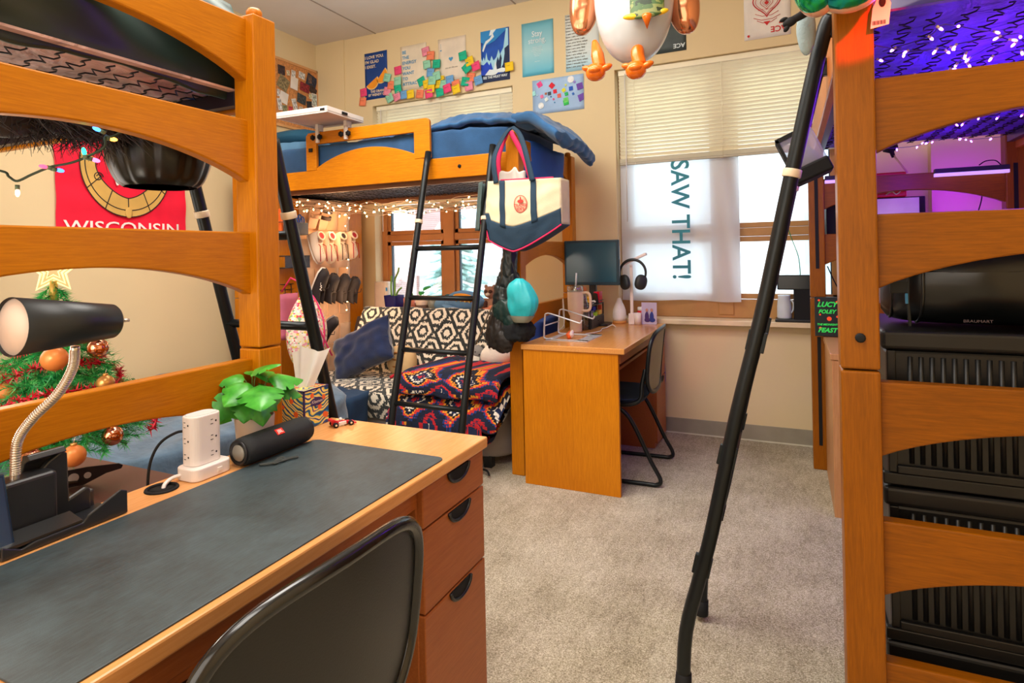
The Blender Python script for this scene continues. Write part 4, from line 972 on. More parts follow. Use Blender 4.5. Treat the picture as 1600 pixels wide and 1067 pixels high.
def shoe(label, y, z, up, lace, sole, L=.24, grp='shoes in the hanging organizer', out=.35, tilt=0, sandal=False, flip=False):
    t = thing('shoe', label, 'shoe', (-3.27, y, z), grp)
    # local frame: heel at pocket (low), toe pointing up and outwards; sole against wall side
    ax = Vector((out, tilt, -1 if flip else 1)).normalized(); nr_ = (Vector((1, 0, 0))-ax*ax.x).normalized(); rt = ax.cross(nr_)
    o = Vector((-3.285, y, z+(.20 if flip else 0)))
    P = lambda a, w, h: tuple(o+ax*a+rt*w+nr_*h)
    A = []; 
    def wd(s): return .036+.012*math.sin(s*PI*.9+.3)-.02*max(0, s-.85)/.15
    n = 14
    b = MB(); b.strip([(L*i/n, -wd(i/n)) for i in range(n+1)], [(L*i/n, wd(i/n)) for i in range(n+1)], lambda u, v, d: P(u, v, d), -.012, .006); b.build('sole', SHM[sole], t, bevel=.003)
    if sandal:
        b = MB()
        for s0, s1 in ((.45, .6), (.72, .85)): b.grid(lambda u, v: P(L*(s0+(s1-s0)*v), .046*math.cos(PI*u), .006+.045*math.sin(PI*u)), 12, 3)
        b.build('straps', SHM[up], t, solid=.004); return t
    def fn(u, v):
        s = v; a = PI*u; h = (.055+.045*max(0, .45-s)/.45 if s < .85 else .055*(1-((s-.85)/.15)**2*.7))
        w = wd(s)*.97; hh = h*(math.sin(a)**.7)
        if s < .38: hh = min(hh, h*.9)*(1 if abs(math.cos(a)) > .35 else .35)
        return P(L*s, w*math.cos(a)*1.0, .005+hh)
    b = MB(); b.grid(fn, 18, 18); b.build('upper', SHM[up], t, solid=.003, nrm=False)
    if flip:
        MB().grid(lambda u, v: P(L*(.17+.13*v*math.cos(2*PI*u)), .030*v*math.sin(2*PI*u), .088+.004*v), 20, 3, closeu=True).build('lining', SHM[lace], t, solid=.003, nrm=False)
        b = MB(); b.tube([P(L*(.17+.135*math.cos(a)), .032*math.sin(a), .09) for a in [2*PI*i/20 for i in range(20)]], .007, 6, closed=True); b.build('collar', SHM[up], t)
    b = MB()
    for k in range(5): s = .42+.07*k; b.tube([P(L*s, .02, .054), P(L*(s+.03), 0, .062), P(L*s, -.02, .054)], .003, 5)
    [b.tube([P(L*.42, q*.02, .062), Vector(P(L*.5, q*.03, .08)), Vector(P(L*.5, q*.035, .085))-Vector((0, 0, .12 if flip else -.03))], .0035, 5) for q in (-1, 1)]
    b.build('laces', SHM[lace], t); return t
ys = (3.50, 3.63, 3.77, 3.90)
shoe('tan strappy sandal, leftmost of the top row in the shoe organizer', ys[0], 1.49, 'tan', 'dark', 'tan', .2, sandal=True)
shoe('tan strappy sandal with dark buckles, second in the top row of the shoe organizer', ys[1]-.02, 1.48, 'dark', 'dark', 'tan', .2, sandal=True)
shoe('cream sneaker with red laces, leftmost of the second row', ys[0], 1.24, 'cream', 'red', 'white', .23, flip=True)
shoe('cream sneaker with red laces, second of the second row', ys[1]-.01, 1.24, 'cream', 'red', 'white', .23, flip=True)
shoe('pale pink sneaker, third of the second row in the organizer', ys[2]-.02, 1.24, 'cream', 'dark', 'white', .21, flip=True)
shoe('pale sneaker with red stripe, rightmost of the second row', ys[3]-.02, 1.25, 'cream', 'red', 'white', .21, flip=True)
s4 = shoe('black sneaker with white lettering and cream sole in the third row', ys[0]+.0, .96, 'black', 'black', 'white', .26, out=.5)
b = MB(); b.text('NORDA', .042, (-3.175, ys[0]-.005, 1.09), (-.1, .35, .9), (.2, -.9, .35), bold=.001); b.build('lettering', wt, s4, nrm=False)
shoe('plain black sneaker, second of the third row', ys[1], .95, 'black', 'black', 'black', .22, out=.5)
shoe('black sneaker with dark laces, third of the third row', ys[2]-.01, .94, 'black', 'black', 'black', .22, out=.5)
shoe('black slip-on shoe, rightmost of the third row', ys[3]-.01, .93, 'black', 'dark', 'black', .2, out=.5)
shoe('black slipper jutting from the lower left pockets of the organizer', ys[0]+.04, .66, 'black', 'black', 'grey', .22, out=.9, tilt=.3)
# wire baskets and hooks
def basket(label, y0, y1, z0, h):
    t = thing('wire_basket', label, 'basket', (-3.28, (y0+y1)/2, z0), 'black wire baskets on the cabinet')
    b = MB()
    for z in (z0, z0+h): b.tube([(-3.34, y0, z), (-3.22, y0, z), (-3.22, y1, z), (-3.34, y1, z)], .003, 5, closed=True)
    b.build('rim', METAL, t)
    b = MB()
    b.box(-3.221, -3.219, y0, y1, z0, z0+h); b.box(-3.34, -3.22, y0, y1, z0, z0+.002)
    b.build('mesh_panel', M('basket_mesh', '#2E3C4C', .5, .3, alpha=.75), t)
basket('upper black wire basket beside the shoe organizer holding blue straps', 3.16, 3.40, 1.44, .085)
basket('lower black wire basket beside the shoe organizer', 3.17, 3.41, 1.20, .085)
b = MB()
for i in range(7): b.tube(spline([(-3.27+.02*rnd.random(), 3.20+.02*i, 1.46), (-3.25, 3.22+.025*i, 1.56+.03*rnd.random()), (-3.24, 3.26+.02*i, 1.53), (-3.26, 3.28+.01*i, 1.46)], 4), .005, 6)
tag(b.build('blue_strap', M('blue_webbing', '#1F4F9A', .7)), 'tangle of blue straps in the upper wire basket', 'strap')
b = MB(); b.box(-3.30, -3.25, 3.17, 3.24, 1.445, 1.62); tag(b.build('orange_box', M('orange_card', '#E8641C', .6), bevel=.003), 'small orange box standing in the upper wire basket', 'box')
t = thing('wire_hook_rack', 'small black wire hook rack under the wire baskets', 'hook rack', (-3.30, 3.25, 1.0))
b = MB(); b.tube([(-3.335, 3.12, 1.08), (-3.335, 3.36, 1.08)], .003, 5); b.tube([(-3.335, 3.12, 1.04), (-3.335, 3.36, 1.04)], .003, 5); b.build('rail', METAL, t)
for k in range(4): MB().tube(spline([(-3.33, 3.15+k*.06, 1.08), (-3.32, 3.15+k*.06, 1.0), (-3.29, 3.15+k*.06, .985), (-3.275, 3.15+k*.06, 1.02)], 4), .003, 5).build('hook', METAL, t)
# floral backpack
FL = newmat('floral_print'); flm, n_, l_, b_ = FL
vo = n_.new('ShaderNodeTexVoronoi'); vo.inputs['Scale'].default_value = 75; l_.new(texco(n_, l_), vo.inputs['Vector'])
sp = n_.new('ShaderNodeSeparateColor'); l_.new(vo.outputs['Color'], sp.inputs[0])
l_.new(ramp(n_, l_, sp.outputs[0], [(0, '#F6E6C8'), (.35, '#F0A0B0'), (.52, '#F2D860'), (.66, '#FFF4E8'), (.82, '#E8405C'), (.93, '#88B080')], 'CONSTANT'), b_.inputs['Base Color']); b_.inputs['Roughness'].default_value = .85
t = thing('floral_backpack', 'pink and yellow floral drawstring backpack hanging behind the left ladder', 'backpack', (-3.05, 3.12, .52))
b = MB()
def fn(u, v):
    a = 2*PI*u; k = math.sin(PI*min(1, .08+v*.92))**.45*(1-.45*max(0, v-.6))
    return (-3.03+.085*math.cos(a)*k, 3.17+.175*math.sin(a)*k, .52+.50*v+.01*math.sin(a*3))
b.grid(fn, 36, 24, closeu=True); b.build('body', flm, t)
PK = M('pink_trim', '#E83A78', .7)
MB().tube([fn(.08+.0*i, i/20) for i in range(21)], .008, 6).build('piping', PK, t)
MB().tube([(-2.93, 3.06+.03*i, .98-.05*i) for i in range(9)], .009, 6, flat=.5).build('strap', PK, t)
MB().tube([(-3.03, 3.16, 1.0), (-3.1, 3.18, 1.10), (-3.2, 3.2, 1.13), (-3.30, 3.21, 1.03)], .006, 6).build('top_loop', PK, t)
b = MB(); softbox(b, -3.33, -3.12, 3.02, 3.20, .72, 1.02, nz=.02, nu=30, nv=20); tag(b.build('pink_pouch', M('dusty_pink_cloth', '#B86078', .8)), 'dusty pink pouch hanging above the floral backpack', 'pouch')

# fairy lights under the middle bed
rnd = random.Random(21); WW = M('white_fairy_wire', '#E8C8A8', .5)
paths = []; bl = []
for k in range(9):
    p = []; y0 = 3.18+rnd.random()*.25; y1 = 3.5+rnd.random()*.5
    x = -3.32+rnd.random()*.15
    x1 = -1.6-rnd.random()*.35
    n = 16
    for i in range(n+1):
        s = i/n; y = y0+(y1-y0)*s+.06*math.sin(s*9+k); z = 1.70-.06*math.sin(PI*s)*(.5+.8*rnd.random())-.02*rnd.random()-.022*(k % 4)
        p.append((x+(x1-x)*s, y, z))
    sp_ = spline(p, 3); paths.append(sp_)
    for q in sp_[2::5]:
        if len(bl) < 84: d = Vector((rnd.gauss(0, 1), rnd.gauss(0, 1), rnd.gauss(-.8, .6))).normalized(); bl.append((tuple(Vector(q)+d*.014), '#FFC488', tuple(d)))
vp = spline([(-3.30, 3.90, 1.69)]+[(-3.262, 3.865+.022*math.sin(i*2.1)+.004*max(0, 6-i)**1.3, 1.66-.068*i) for i in range(13)], 4); paths.append(vp)
for q in vp[4::4]:
    d = Vector((.3, rnd.choice((-1, 1)), -.2)).normalized(); bl.append((tuple(Vector(q)+d*.016), '#FFC488', tuple(d)))
light_string('warm white fairy lights bunched under the middle loft bed', paths, bl, WW, size=.0062, wr=.0018, es=16)
# violet lights under the right bed
rnd = random.Random(8); paths = []; bl = []
VI = M('violet_fairy_wire', '#4A3080', .5)
for k in range(8):
    p = [(.22+.72*(i/10)+.04*rnd.gauss(0, 1), 1.74+k*.12+.10*k*max(0, k-4)*.5+.05*rnd.gauss(0, 1), 1.788-.01*rnd.random()-(.04 if rnd.random() < .12 else 0)) for i in range(11)]
    s_ = spline(p, 3); paths.append(s_)
    for q in s_[1::2]: d = Vector((rnd.gauss(0, 1), rnd.gauss(0, 1), -.8)).normalized(); bl.append((tuple(Vector(q)+d*.010), '#8A50FF', tuple(d)))
light_string('violet fairy lights strung under the right loft bed', paths, bl, VI, size=.0042, wr=.0014, es=30)
# ================================================================ futon
def throwmat():
    m, n, l, b = newmat('black_cream_geometric_fleece')
    t = n.new('ShaderNodeTexCoord'); sp = n.new('ShaderNodeSeparateXYZ'); l.new(t.outputs['UV'], sp.inputs[0])
    nz = ntex(n, l, t.outputs['UV'], 18, 2)
    def wob(s, k): return math_(n, l, 'ADD', s, math_(n, l, 'MULTIPLY', math_(n, l, 'SUBTRACT', nz, .5), k))
    X = wob(sp.outputs[0], .16); Y_ = wob(sp.outputs[1], -.16)
    # rings on a staggered lattice joined by diagonals
    def cell(ox, oy):
        fx_ = math_(n, l, 'SUBTRACT', math_(n, l, 'FRACT', math_(n, l, 'ADD', X, ox)), .5)
        fy_ = math_(n, l, 'SUBTRACT', math_(n, l, 'FRACT', math_(n, l, 'ADD', Y_, oy)), .5)
        ax = math_(n, l, 'ABSOLUTE', fx_); ay = math_(n, l, 'ABSOLUTE', fy_)
        hx = math_(n, l, 'MAXIMUM', math_(n, l, 'MULTIPLY', ay, 1.15), math_(n, l, 'ADD', math_(n, l, 'MULTIPLY', ax, .8), math_(n, l, 'MULTIPLY', ay, .62)))
        return hx
    out = None
    for ox, oy in ((0, 0), (.5, .5)):
        h = cell(ox, oy)
        r1 = math_(n, l, 'LESS_THAN', math_(n, l, 'ABSOLUTE', math_(n, l, 'SUBTRACT', h, .16)), .046)
        r2 = math_(n, l, 'LESS_THAN', math_(n, l, 'ABSOLUTE', math_(n, l, 'SUBTRACT', h, .365)), .052)
        o = math_(n, l, 'MAXIMUM', r1, r2); out = o if out is None else math_(n, l, 'MAXIMUM', out, o)
    mx = n.new('ShaderNodeMix'); mx.data_type = 'RGBA'; l.new(out, mx.inputs[0])
    mx.inputs[6].default_value = (*lin('#EFE3CE'), 1); mx.inputs[7].default_value = (*lin('#1C2424'), 1)
    l.new(mx.outputs[2], b.inputs['Base Color']); b.inputs['Roughness'].default_value = .95; b.inputs['Sheen Weight'].default_value = .3
    bump(n, l, ntex(n, l, t.outputs['Object'], 160, 3), b, .8, .01); return m
THR = throwmat()
def uvgrid(name, fn, nu, nv, su, sv, mat, parent=None, solid=0, local=False):
    b = MB(); b.grid(fn, nu, nv); o = b.build(name, mat, parent, solid=0, nrm=False)
    uv = o.data.uv_layers.new(name='UVMap'); w = nv+1
    for p in o.data.polygons:
        for li in p.loop_indices:
            vi = o.data.loops[li].vertex_index; uv.data[li].uv = (su*(vi//w)/nu, sv*(vi % w)/nv)
    if solid: q = o.modifiers.new('s', 'SOLIDIFY'); q.thickness = solid; q.offset = -1
    return o
t = thing('futon', 'grey futon under the middle loft bed below the left window', 'futon', (-2.35, 3.55, 0))
GF = M('grey_futon_fabric', '#948C88', .9, bmp=.3, bs=300)
b = MB(); softbox(b, -3.24, -1.53, 3.14, 3.82, .05, .36, nz=.006, nu=60); b.build('seat_base', GF, t)
b = MB()
b.xf = Matrix.Translation((0, 3.79, .36)) @ Matrix.Rotation(math.radians(-24), 4, 'X') @ Matrix.Translation((0, -3.79, -.36))
softbox(b, -3.22, -1.55, 3.72, 3.86, .30, .80, nz=.006, nu=60); b.build('backrest', M('dark_brown_futon_back', '#33241F', .8), t)
for x in (-3.15, -1.65):
    for y in (3.2, 3.75): MB().box(x-.025, x+.025, y-.025, y+.025, 0, .07).build('leg', BLK, t)
# throw covers
def prof(s):
    "profile along futon: front hem -> seat -> crease -> back top -> behind"
    P_ = [(3.122, .20), (3.10, .30), (3.115, .375), (3.20, .398), (3.45, .392), (3.66, .395), (3.70, .43), (3.80, .62), (3.895, .82), (3.93, .853), (3.99, .845), (4.02, .79)]
    L_ = [0]
    for a, c in zip(P_, P_[1:]): L_.append(L_[-1]+math.dist(a, c))
    d = s*L_[-1]
    for i in range(len(P_)-1):
        if d <= L_[i+1] or i == len(P_)-2:
            q = (d-L_[i])/(L_[i+1]-L_[i]); return P_[i][0]+(P_[i+1][0]-P_[i][0])*q, P_[i][1]+(P_[i+1][1]-P_[i][1])*q
def fn(u, v):
    y, z = prof(v); x = -3.16+1.61*u; w = .012*noise.noise(Vector((x*5, y*5, z*5)))+.006*noise.noise(Vector((x*14, y*12, z*12)))
    if v < .12: z += .03*noise.noise(Vector((x*4, 0, 1)))+.02
    return (x+.02*(v > .6)*(1-2*u), y-w*.6, z+.012+w)
o = uvgrid('patterned_throw', fn, 130, 110, 7.6, 5.2, THR)
tag(o, 'black and cream geometric fleece throw spread over the futon', 'throw')
# serape blanket
def serape():
    m, n, l, b = newmat('bright_southwest_wool')
    t = n.new('ShaderNodeTexCoord'); mp = n.new('ShaderNodeMapping'); mp.inputs['Scale'].default_value = (1, 1, 1); l.new(t.outputs['UV'], mp.inputs['Vector'])
    sp = n.new('ShaderNodeSeparateXYZ'); l.new(mp.outputs[0], sp.inputs[0])
    # pixel-stepped coordinates give stair-step motifs
    def step(s, k): return math_(n, l, 'DIVIDE', math_(n, l, 'FLOOR', math_(n, l, 'MULTIPLY', s, k)), k)
    X = step(sp.outputs[0], 44); Y_ = step(sp.outputs[1], 30)
    tx = math_(n, l, 'ABSOLUTE', math_(n, l, 'SUBTRACT', math_(n, l, 'FRACT', math_(n, l, 'MULTIPLY', X, 2.2)), .5))
    ty = math_(n, l, 'ABSOLUTE', math_(n, l, 'SUBTRACT', math_(n, l, 'FRACT', math_(n, l, 'MULTIPLY', Y_, 1.9)), .5))
    dm = math_(n, l, 'ADD', tx, ty)
    nz = math_(n, l, 'MULTIPLY', ntex(n, l, t.outputs['UV'], 7, 1), .5)
    f = math_(n, l, 'FRACT', math_(n, l, 'ADD', math_(n, l, 'MULTIPLY', dm, 1.25), nz))
    l.new(ramp(n, l, f, [(0, '#16203C'), (.22, '#C8202C'), (.33, '#1B2A50'), (.47, '#EFE6D4'), (.54, '#14192C'), (.68, '#F0A02C'), (.75, '#D8342C'), (.84, '#1F3C80'), (.92, '#161C30')], 'CONSTANT'), b.inputs['Base Color'])
    b.inputs['Roughness'].default_value = .95; bump(n, l, ntex(n, l, t.outputs['Object'], 200, 3), b, .6, .008); return m
SR = serape()
t = thing('southwest_blanket', 'folded navy red and gold southwest patterned blanket on the right end of the futon', 'blanket', (-1.88, 3.3, .42))
def fold(z0, z1, yf, yb, x0, x1, seed, droop):
    def fn(u, v):
        # closed loop section: v around
        a = v*2*PI; hz = (z1-z0)/2; zc = (z0+z1)/2; L = (yb-yf)/2; yc = (yb+yf)/2
        cy = math.copysign(abs(math.cos(a))**.35, math.cos(a)); sz = math.copysign(abs(math.sin(a))**.5, math.sin(a))
        y = yc-L*cy; z = zc+hz*sz
        f = max(0, (yf+.22-y)/.22); z -= droop*f**1.6; y += .02*f
        x = x0+(x1-x0)*u; p = Vector((x, y, z)); w = .018*noise.noise(p*6+Vector((seed, 0, 0)))+.007*noise.noise(p*15)
        e = min(u, 1-u)
        if e < .04: z = zc-droop*f**1.6+(z-zc+droop*f**1.6)*(.5+.5*(e/.04)**.5)
        return (x+.03*math.sin(y*9+seed), y+w, z+w)
    return fn
o = uvgrid('top_fold', fold(.455, .565, 3.00, 3.72, -2.20, -1.50, 1, .05), 60, 70, 1, 1.8, SR, t)
o = uvgrid('lower_fold', fold(.34, .465, 2.98, 3.66, -2.27, -1.52, 5, .12), 60, 70, 1.1, 1.7, SR, t)
o = uvgrid('front_drape', fold(.17, .34, 2.97, 3.15, -2.22, -1.56, 9, .02), 60, 60, 1, .7, SR, t)
RB = M('red_blanket_binding', '#B81828', .9)
MB().tube([(-2.205+.01*math.sin(i), 3.0+.05*i-.01, .535+.012*math.sin(i*1.3)) for i in range(5)]+[(-2.19, 3.0+.02, .49)], .009, 6).build('binding', RB, t)
# cushions and plush toys
def cushion(c, hw, hh, th, rx, rz, nz=.01, n=28):
    b = MB(); b.xf = Matrix.Translation(c) @ Euler((rx, 0, rz)).to_matrix().to_4x4()
    for sg in (1, -1):
        def fn(u, v):
            a, e = 2*u-1, 2*v-1; k = (1-.10*(1-e*e)*abs(a)**3); q = (1-.10*(1-a*a)*abs(e)**3)
            h = th*((1-a**4)*(1-e**4))**.5
            return (hw*a*k*1, -sg*h+nz*noise.noise(Vector((a*3, e*3, sg))), hh*e*q)
        b.grid(fn, n, n)
    return b
b = cushion((-2.80, 3.43, .60), .25, .18, .085, math.radians(-28), .0); b.xf = None
b = MB(); b.xf = Matrix.Translation((-2.79, 3.46, .605)) @ Euler((math.radians(-24), math.radians(-24), .06)).to_matrix().to_4x4()
c2 = cushion((0, 0, 0), .27, .17, .085, 0, 0, .02); b.add(c2.v, c2.f, True)
tag(b.build('velvet_cushion', DNAVY), 'navy blue velvet cushion propped at the left of the futon', 'cushion')
BUN = M('tan_plush', '#E0BC88', .95, bmp=.4, bs=120); BST = M('brown_orange_stripe', '#B8702C', .9)
t = thing('bread_plush', 'round tan plush with orange stripes on the futon beside the navy cushion', 'plush toy', (-2.54, 3.60, .41))
MB().ell((-2.55, 3.60, .515), (.115, .07, .11), 28, power=.8).build('body', BUN, t)
b = MB()
for z in (.47, .52, .57): b.tube([(-2.55+.100*math.cos(a)*(1-.35*abs(z-.52)/.05*.3), 3.60-.066*math.sin(a)*1.02, z+.01) for a in [.35+i*(2.4/10) for i in range(11)]], .006, 6)
b.build('stripes', BST, t)
GP = M('grey_plush', '#8E8C8A', .95, bmp=.5, bs=150); WP = M('white_plush', '#EFE6D8', .95, bmp=.4, bs=150); OP = M('orange_felt', '#E8501C', .8)
t = thing('penguin_plush', 'small grey and white penguin plush behind the folded blanket', 'plush toy', (-1.97, 3.62, .41))
MB().ell((-1.97, 3.62, .525), (.065, .055, .09), 22).build('body', WP, t)
MB().ell((-1.955, 3.63, .60), (.055, .05, .05), 20).build('head', GP, t)
MB().ell((-1.90, 3.625, .55), (.02, .045, .07), 14).build('wing', GP, t)
b = MB(); b.lathe([(.012, 0), (0, .022)], (-1.975, 3.575, .59), 10, axis=(-.3, -1, 0)); b.build('beak', OP, t)
b = MB(); b.ell((-1.99, 3.585, .61), .005, 8); b.ell((-1.94, 3.585, .61), .005, 8); b.build('eyes', BLK, t)
t = thing('white_dog_plush', 'large cream plush with a round snout behind the folded blanket', 'plush toy', (-1.76, 3.62, .42))
MB().ell((-1.77, 3.60, .60), (.135, .09, .085), 28, rot=(0, -.25, 0)).build('head', WP, t)
MB().ell((-1.66, 3.68, .55), (.10, .09, .09), 20).build('body', WP, t)
b = MB(); b.ell((-1.80, 3.52, .655), (.007, .004, .007), 8); b.ell((-1.89, 3.55, .60), (.008, .006, .006), 8); b.build('eyes', BLK, t)
MB().ell((-1.69, 3.56, .665), (.04, .02, .02), 12, rot=(0, .6, 0)).build('bow', M('pink_red_bow', '#C84058', .8), t)
b = MB(); softbox(b, -1.62, -1.46, 3.62, 3.98, .45, .83, nz=.03, nu=36, nv=24); tag(b.build('navy_blanket', M('crumpled_navy_cotton', '#1F3F86', .9, var=.25)), 'crumpled navy blue blanket at the right end of the futon behind the desk', 'blanket')

# ================================================================ window sill things
SZ = .799
t = thing('humidifier', 'white rounded humidifier on the left window sill', 'humidifier', (-3.235, 4.30, SZ))
MB().prism(rrect(-3.225, 4.30, .075, .05, .03), zz, SZ, SZ+.25).build('body', M('warm_white_plastic', '#F0DCCB', .4), t, bevel=.012, seg=3)
MB().box(-3.165, -3.15, 4.2495, 4.2515, SZ+.17, SZ+.20).build('blue_label', M('blue_label', '#3A98D8', .5), t)
def pot(name_label, x, w, h, mat, y=4.26, top=1.0, square=False):
    t = thing('plant_pot', name_label, 'plant pot', (x, y, SZ))
    if square: b = MB(); vs = []; r0, r1 = w*.42, w*.5; b.grid(lambda u, v: (x+(r0+(r1-r0)*v)*max(-1, min(1, 1.35*math.cos(2*PI*u))), y+(r0+(r1-r0)*v)*max(-1, min(1, 1.35*math.sin(2*PI*u))), SZ+h*v), 32, 6, closeu=True); b.box(x-r0, x+r0, y-r0, y+r0, SZ, SZ+.004); b.build('pot', mat, t)
    else: MB().lathe([(0, 0), (w*.40, 0), (w*.5, h), (w*.46, h), (w*.45, h*.85), (0, h*.85)], (x, y, SZ), 24).build('pot', mat, t)
    MB().lathe([(w*.44, 0), (0, .005)], (x, y, SZ+h*.88), 16).build('soil', M('sill_soil', '#3A281C', .95), t)
    return t
ST = M('bamboo_green', '#7AA84A', .6); LF = M('small_leaf_green', '#2FA03C', .5)
t = pot('navy blue square pot with lucky bamboo stalks on the left window sill', -3.085, .13, .135, M('navy_glaze', '#1C2470', .25), square=True)
for p in ([(-3.11, 4.26, .92), (-3.115, 4.26, 1.0), (-3.108, 4.26, 1.10)], [(-3.08, 4.26, .92), (-3.075, 4.26, 1.02), (-3.08, 4.27, 1.07), (-3.04, 4.26, 1.13), (-3.03, 4.26, 1.17)], [(-3.06, 4.25, .92), (-3.03, 4.24, .97), (-2.98, 4.22, 1.0)]):
    MB().tube(spline(p, 5), .008, 8).build('stalk', ST, t)
t = pot('small terracotta pot behind the ladder on the left window sill', -2.93, .10, .11, M('terracotta', '#E08A70', .8))
b = MB(); [leaf(b, (-2.93, 4.26, .91), (dx, 0, 1), .05, (0, -1, .3), False) for dx in (-.5, .2, .7)]; b.build('leaves', LF, t, nrm=False)
CP = newmat('two_tone_pot'); cm_, n_, l_, b_ = CP
sp = n_.new('ShaderNodeSeparateXYZ'); tcn = n_.new('ShaderNodeTexCoord'); l_.new(tcn.outputs['Generated'], sp.inputs[0]); l_.new(ramp(n_, l_, sp.outputs[2], [(0, '#8A7468'), (.45, '#F0D8C4')], 'CONSTANT'), b_.inputs['Base Color'])
t = pot('beige two tone pot with a small seedling on the left window sill', -2.80, .125, .13, cm_)
b = MB(); b.tube(spline([(-2.79, 4.26, .92), (-2.785, 4.26, .98), (-2.76, 4.25, 1.01)], 4), .0025, 5); leaf(b, (-2.775, 4.25, 1.0), (.9, -.1, .25), .07, (0, -.5, 1), False); leaf(b, (-2.79, 4.26, .95), (-.8, 0, .5), .05, (0, -.5, 1), False); b.build('leaves', LF, t, nrm=False)
t = pot('grey glass pot on the left window sill', -2.69, .10, .115, M('grey_glass_pot', '#8A8E86', .2))
t = pot('dark pot with a blue green succulent on the left window sill', -2.53, .09, .10, M('dark_pot', '#3A4A50', .4), y=4.31)
b = MB()
for k in range(16): a = k*2.4; b.ell((-2.53+.035*math.cos(a)*(1+k/24), 4.30+.03*math.sin(a), .92+.015*math.cos(k)), (.022, .014, .012), 8, rot=(0, .4, a))
b.build('succulent_leaves', M('teal_succulent', '#1F5A5E', .6), t)
BP = M('blue_grey_plush', '#6E9AC4', .95, bmp=.4, bs=150)
t = thing('blue_shark_plush', 'blue grey sea creature plush with orange stripe lying on the left window sill', 'plush toy', (-2.42, 4.24, SZ))
b = MB(); b.ell((-2.38, 4.25, .895), (.17, .08, .085), 28, rot=(0, .06, 0)); b.ell((-2.60, 4.25, .86), (.07, .06, .055), 20); b.ell((-2.50, 4.25, .87), (.08, .05, .05), 16); b.build('body', BP, t)
MB().ell((-2.46, 4.17, .84), (.09, .045, .022), 14, rot=(0, .3, .2)).build('fin', BP, t)
b = MB(); b.ell((-2.36, 4.185, .925), (.10, .025, .035), 18, rot=(0, .12, 0)); b.build('orange_patch', M('orange_plush', '#F0A030', .9), t)
b = MB(); [b.tube([(-2.44+.04*k, 4.165, .945-.004*k), (-2.41+.04*k, 4.156, .90-.004*k)], .005, 5) for k in range(4)]; b.build('yellow_stripes', M('yellow_stripe', '#F8E070', .9), t)
BB_ = M('brown_plush', '#B08872', .95, bmp=.5, bs=140); BD = M('dark_brown_plush', '#5A3A2E', .95)
t = thing('raccoon_plush', 'small brown and cream animal plush sitting upright on the left window sill', 'plush toy', (-2.13, 4.26, SZ))
MB().ell((-2.13, 4.24, .865), (.055, .05, .07), 20).build('body', BB_, t)
hd = MB().ell((-2.14, 4.22, .97), (.052, .045, .048), 22).build('head', BB_, t)
b = MB(); b.ell((-2.175, 4.22, 1.012), (.016, .01, .018), 10); b.ell((-2.105, 4.22, 1.012), (.016, .01, .018), 10); b.build('ears', BB_, hd)
b = MB(); b.ell((-2.155, 4.182, .978), (.018, .012, .014), 10); b.ell((-2.12, 4.182, .978), (.018, .012, .014), 10); b.build('eye_patches', BD, hd)
b = MB(); b.ell((-2.14, 4.178, .955), (.02, .016, .014), 10); b.build('muzzle', WP, hd)
b = MB(); b.ell((-2.17, 4.20, .87), (.018, .02, .04), 10, rot=(.4, .2, 0)); b.ell((-2.09, 4.20, .87), (.018, .02, .04), 10, rot=(.4, -.2, 0)); b.build('arms', BD, t)
FX = M('salmon_plush', '#E89070', .95, bmp=.5, bs=140)
t = thing('fox_plush', 'salmon orange plush slumped at the right end of the left window sill', 'plush toy', (-2.06, 4.23, SZ))
b = MB(); b.ell((-2.03, 4.23, .86), (.07, .05, .06), 18); b.ell((-2.15, 4.185, .825), (.05, .035, .028), 14); b.ell((-2.07, 4.17, .83), (.07, .03, .028), 14, rot=(0, .5, 0)); b.build('body', FX, t)
MB().ell((-2.0, 4.25, .95), (.045, .04, .05), 16).build('head', FX, t)

# ================================================================ far desk things
DZ = .7705
t = thing('computer_monitor', 'black framed flat monitor on the far desk', 'monitor', (-1.21, 3.97, DZ))
BF = M('dark_teal_bezel', '#0C2C3A', .35); 
MB().box(-1.414, -1.03, 3.935, 3.965, 1.045, 1.35).build('bezel', BF, t, bevel=.004)
SCR = M('switched_off_screen', '#0C4456', .2, 0, .8, .2, 2); MB().box(-1.400, -1.048, 3.9335, 3.9355, 1.066, 1.333).build('screen', SCR, t)
MB().box(-1.25, -1.20, 3.965, 3.99, .80, 1.2).build('neck', BLK, t, bevel=.003); MB().prism(rrect(-1.225, 3.99, .11, .08, .03), zz, DZ, DZ+.014).build('base', BLK, t, bevel=.003)
TM = M('cream_tumbler', '#E4C8AC', .45)
t = thing('insulated_tumbler', 'cream insulated tumbler with handle and straw on the far desk', 'tumbler', (-1.225, 3.60, DZ))
c = (-1.225, 3.60, DZ)
MB().lathe([(0, 0), (.036, 0), (.038, .005), (.038, .10), (.049, .125), (.050, .255), (.047, .258), (0, .258)], c, 32).build('body', TM, t)
MB().lathe([(.050, .252), (.051, .258), (.051, .285), (.046, .29), (.02, .291), (0, .291)], c, 32).build('lid', glassmat('clear_lid', '#DCE8F0', .25, .15), t)
MB().tube([(-1.223, 3.60, DZ+.27), (-1.214, 3.595, DZ+.37)], .005, 10).build('straw', M('clear_straw', '#DCE4EC', .2), t)
MB().tube(spline([(-1.178, 3.595, DZ+.245), (-1.15, 3.59, DZ+.248), (-1.128, 3.587, DZ+.235), (-1.124, 3.587, DZ+.19), (-1.127, 3.587, DZ+.15), (-1.145, 3.59, DZ+.135), (-1.178, 3.595, DZ+.135)], 5), .0085, 10).build('handle', TM, t)
t = thing('laptop_stand', 'silver aluminium laptop stand, empty, on the far desk', 'laptop stand', (-1.15, 3.37, DZ))
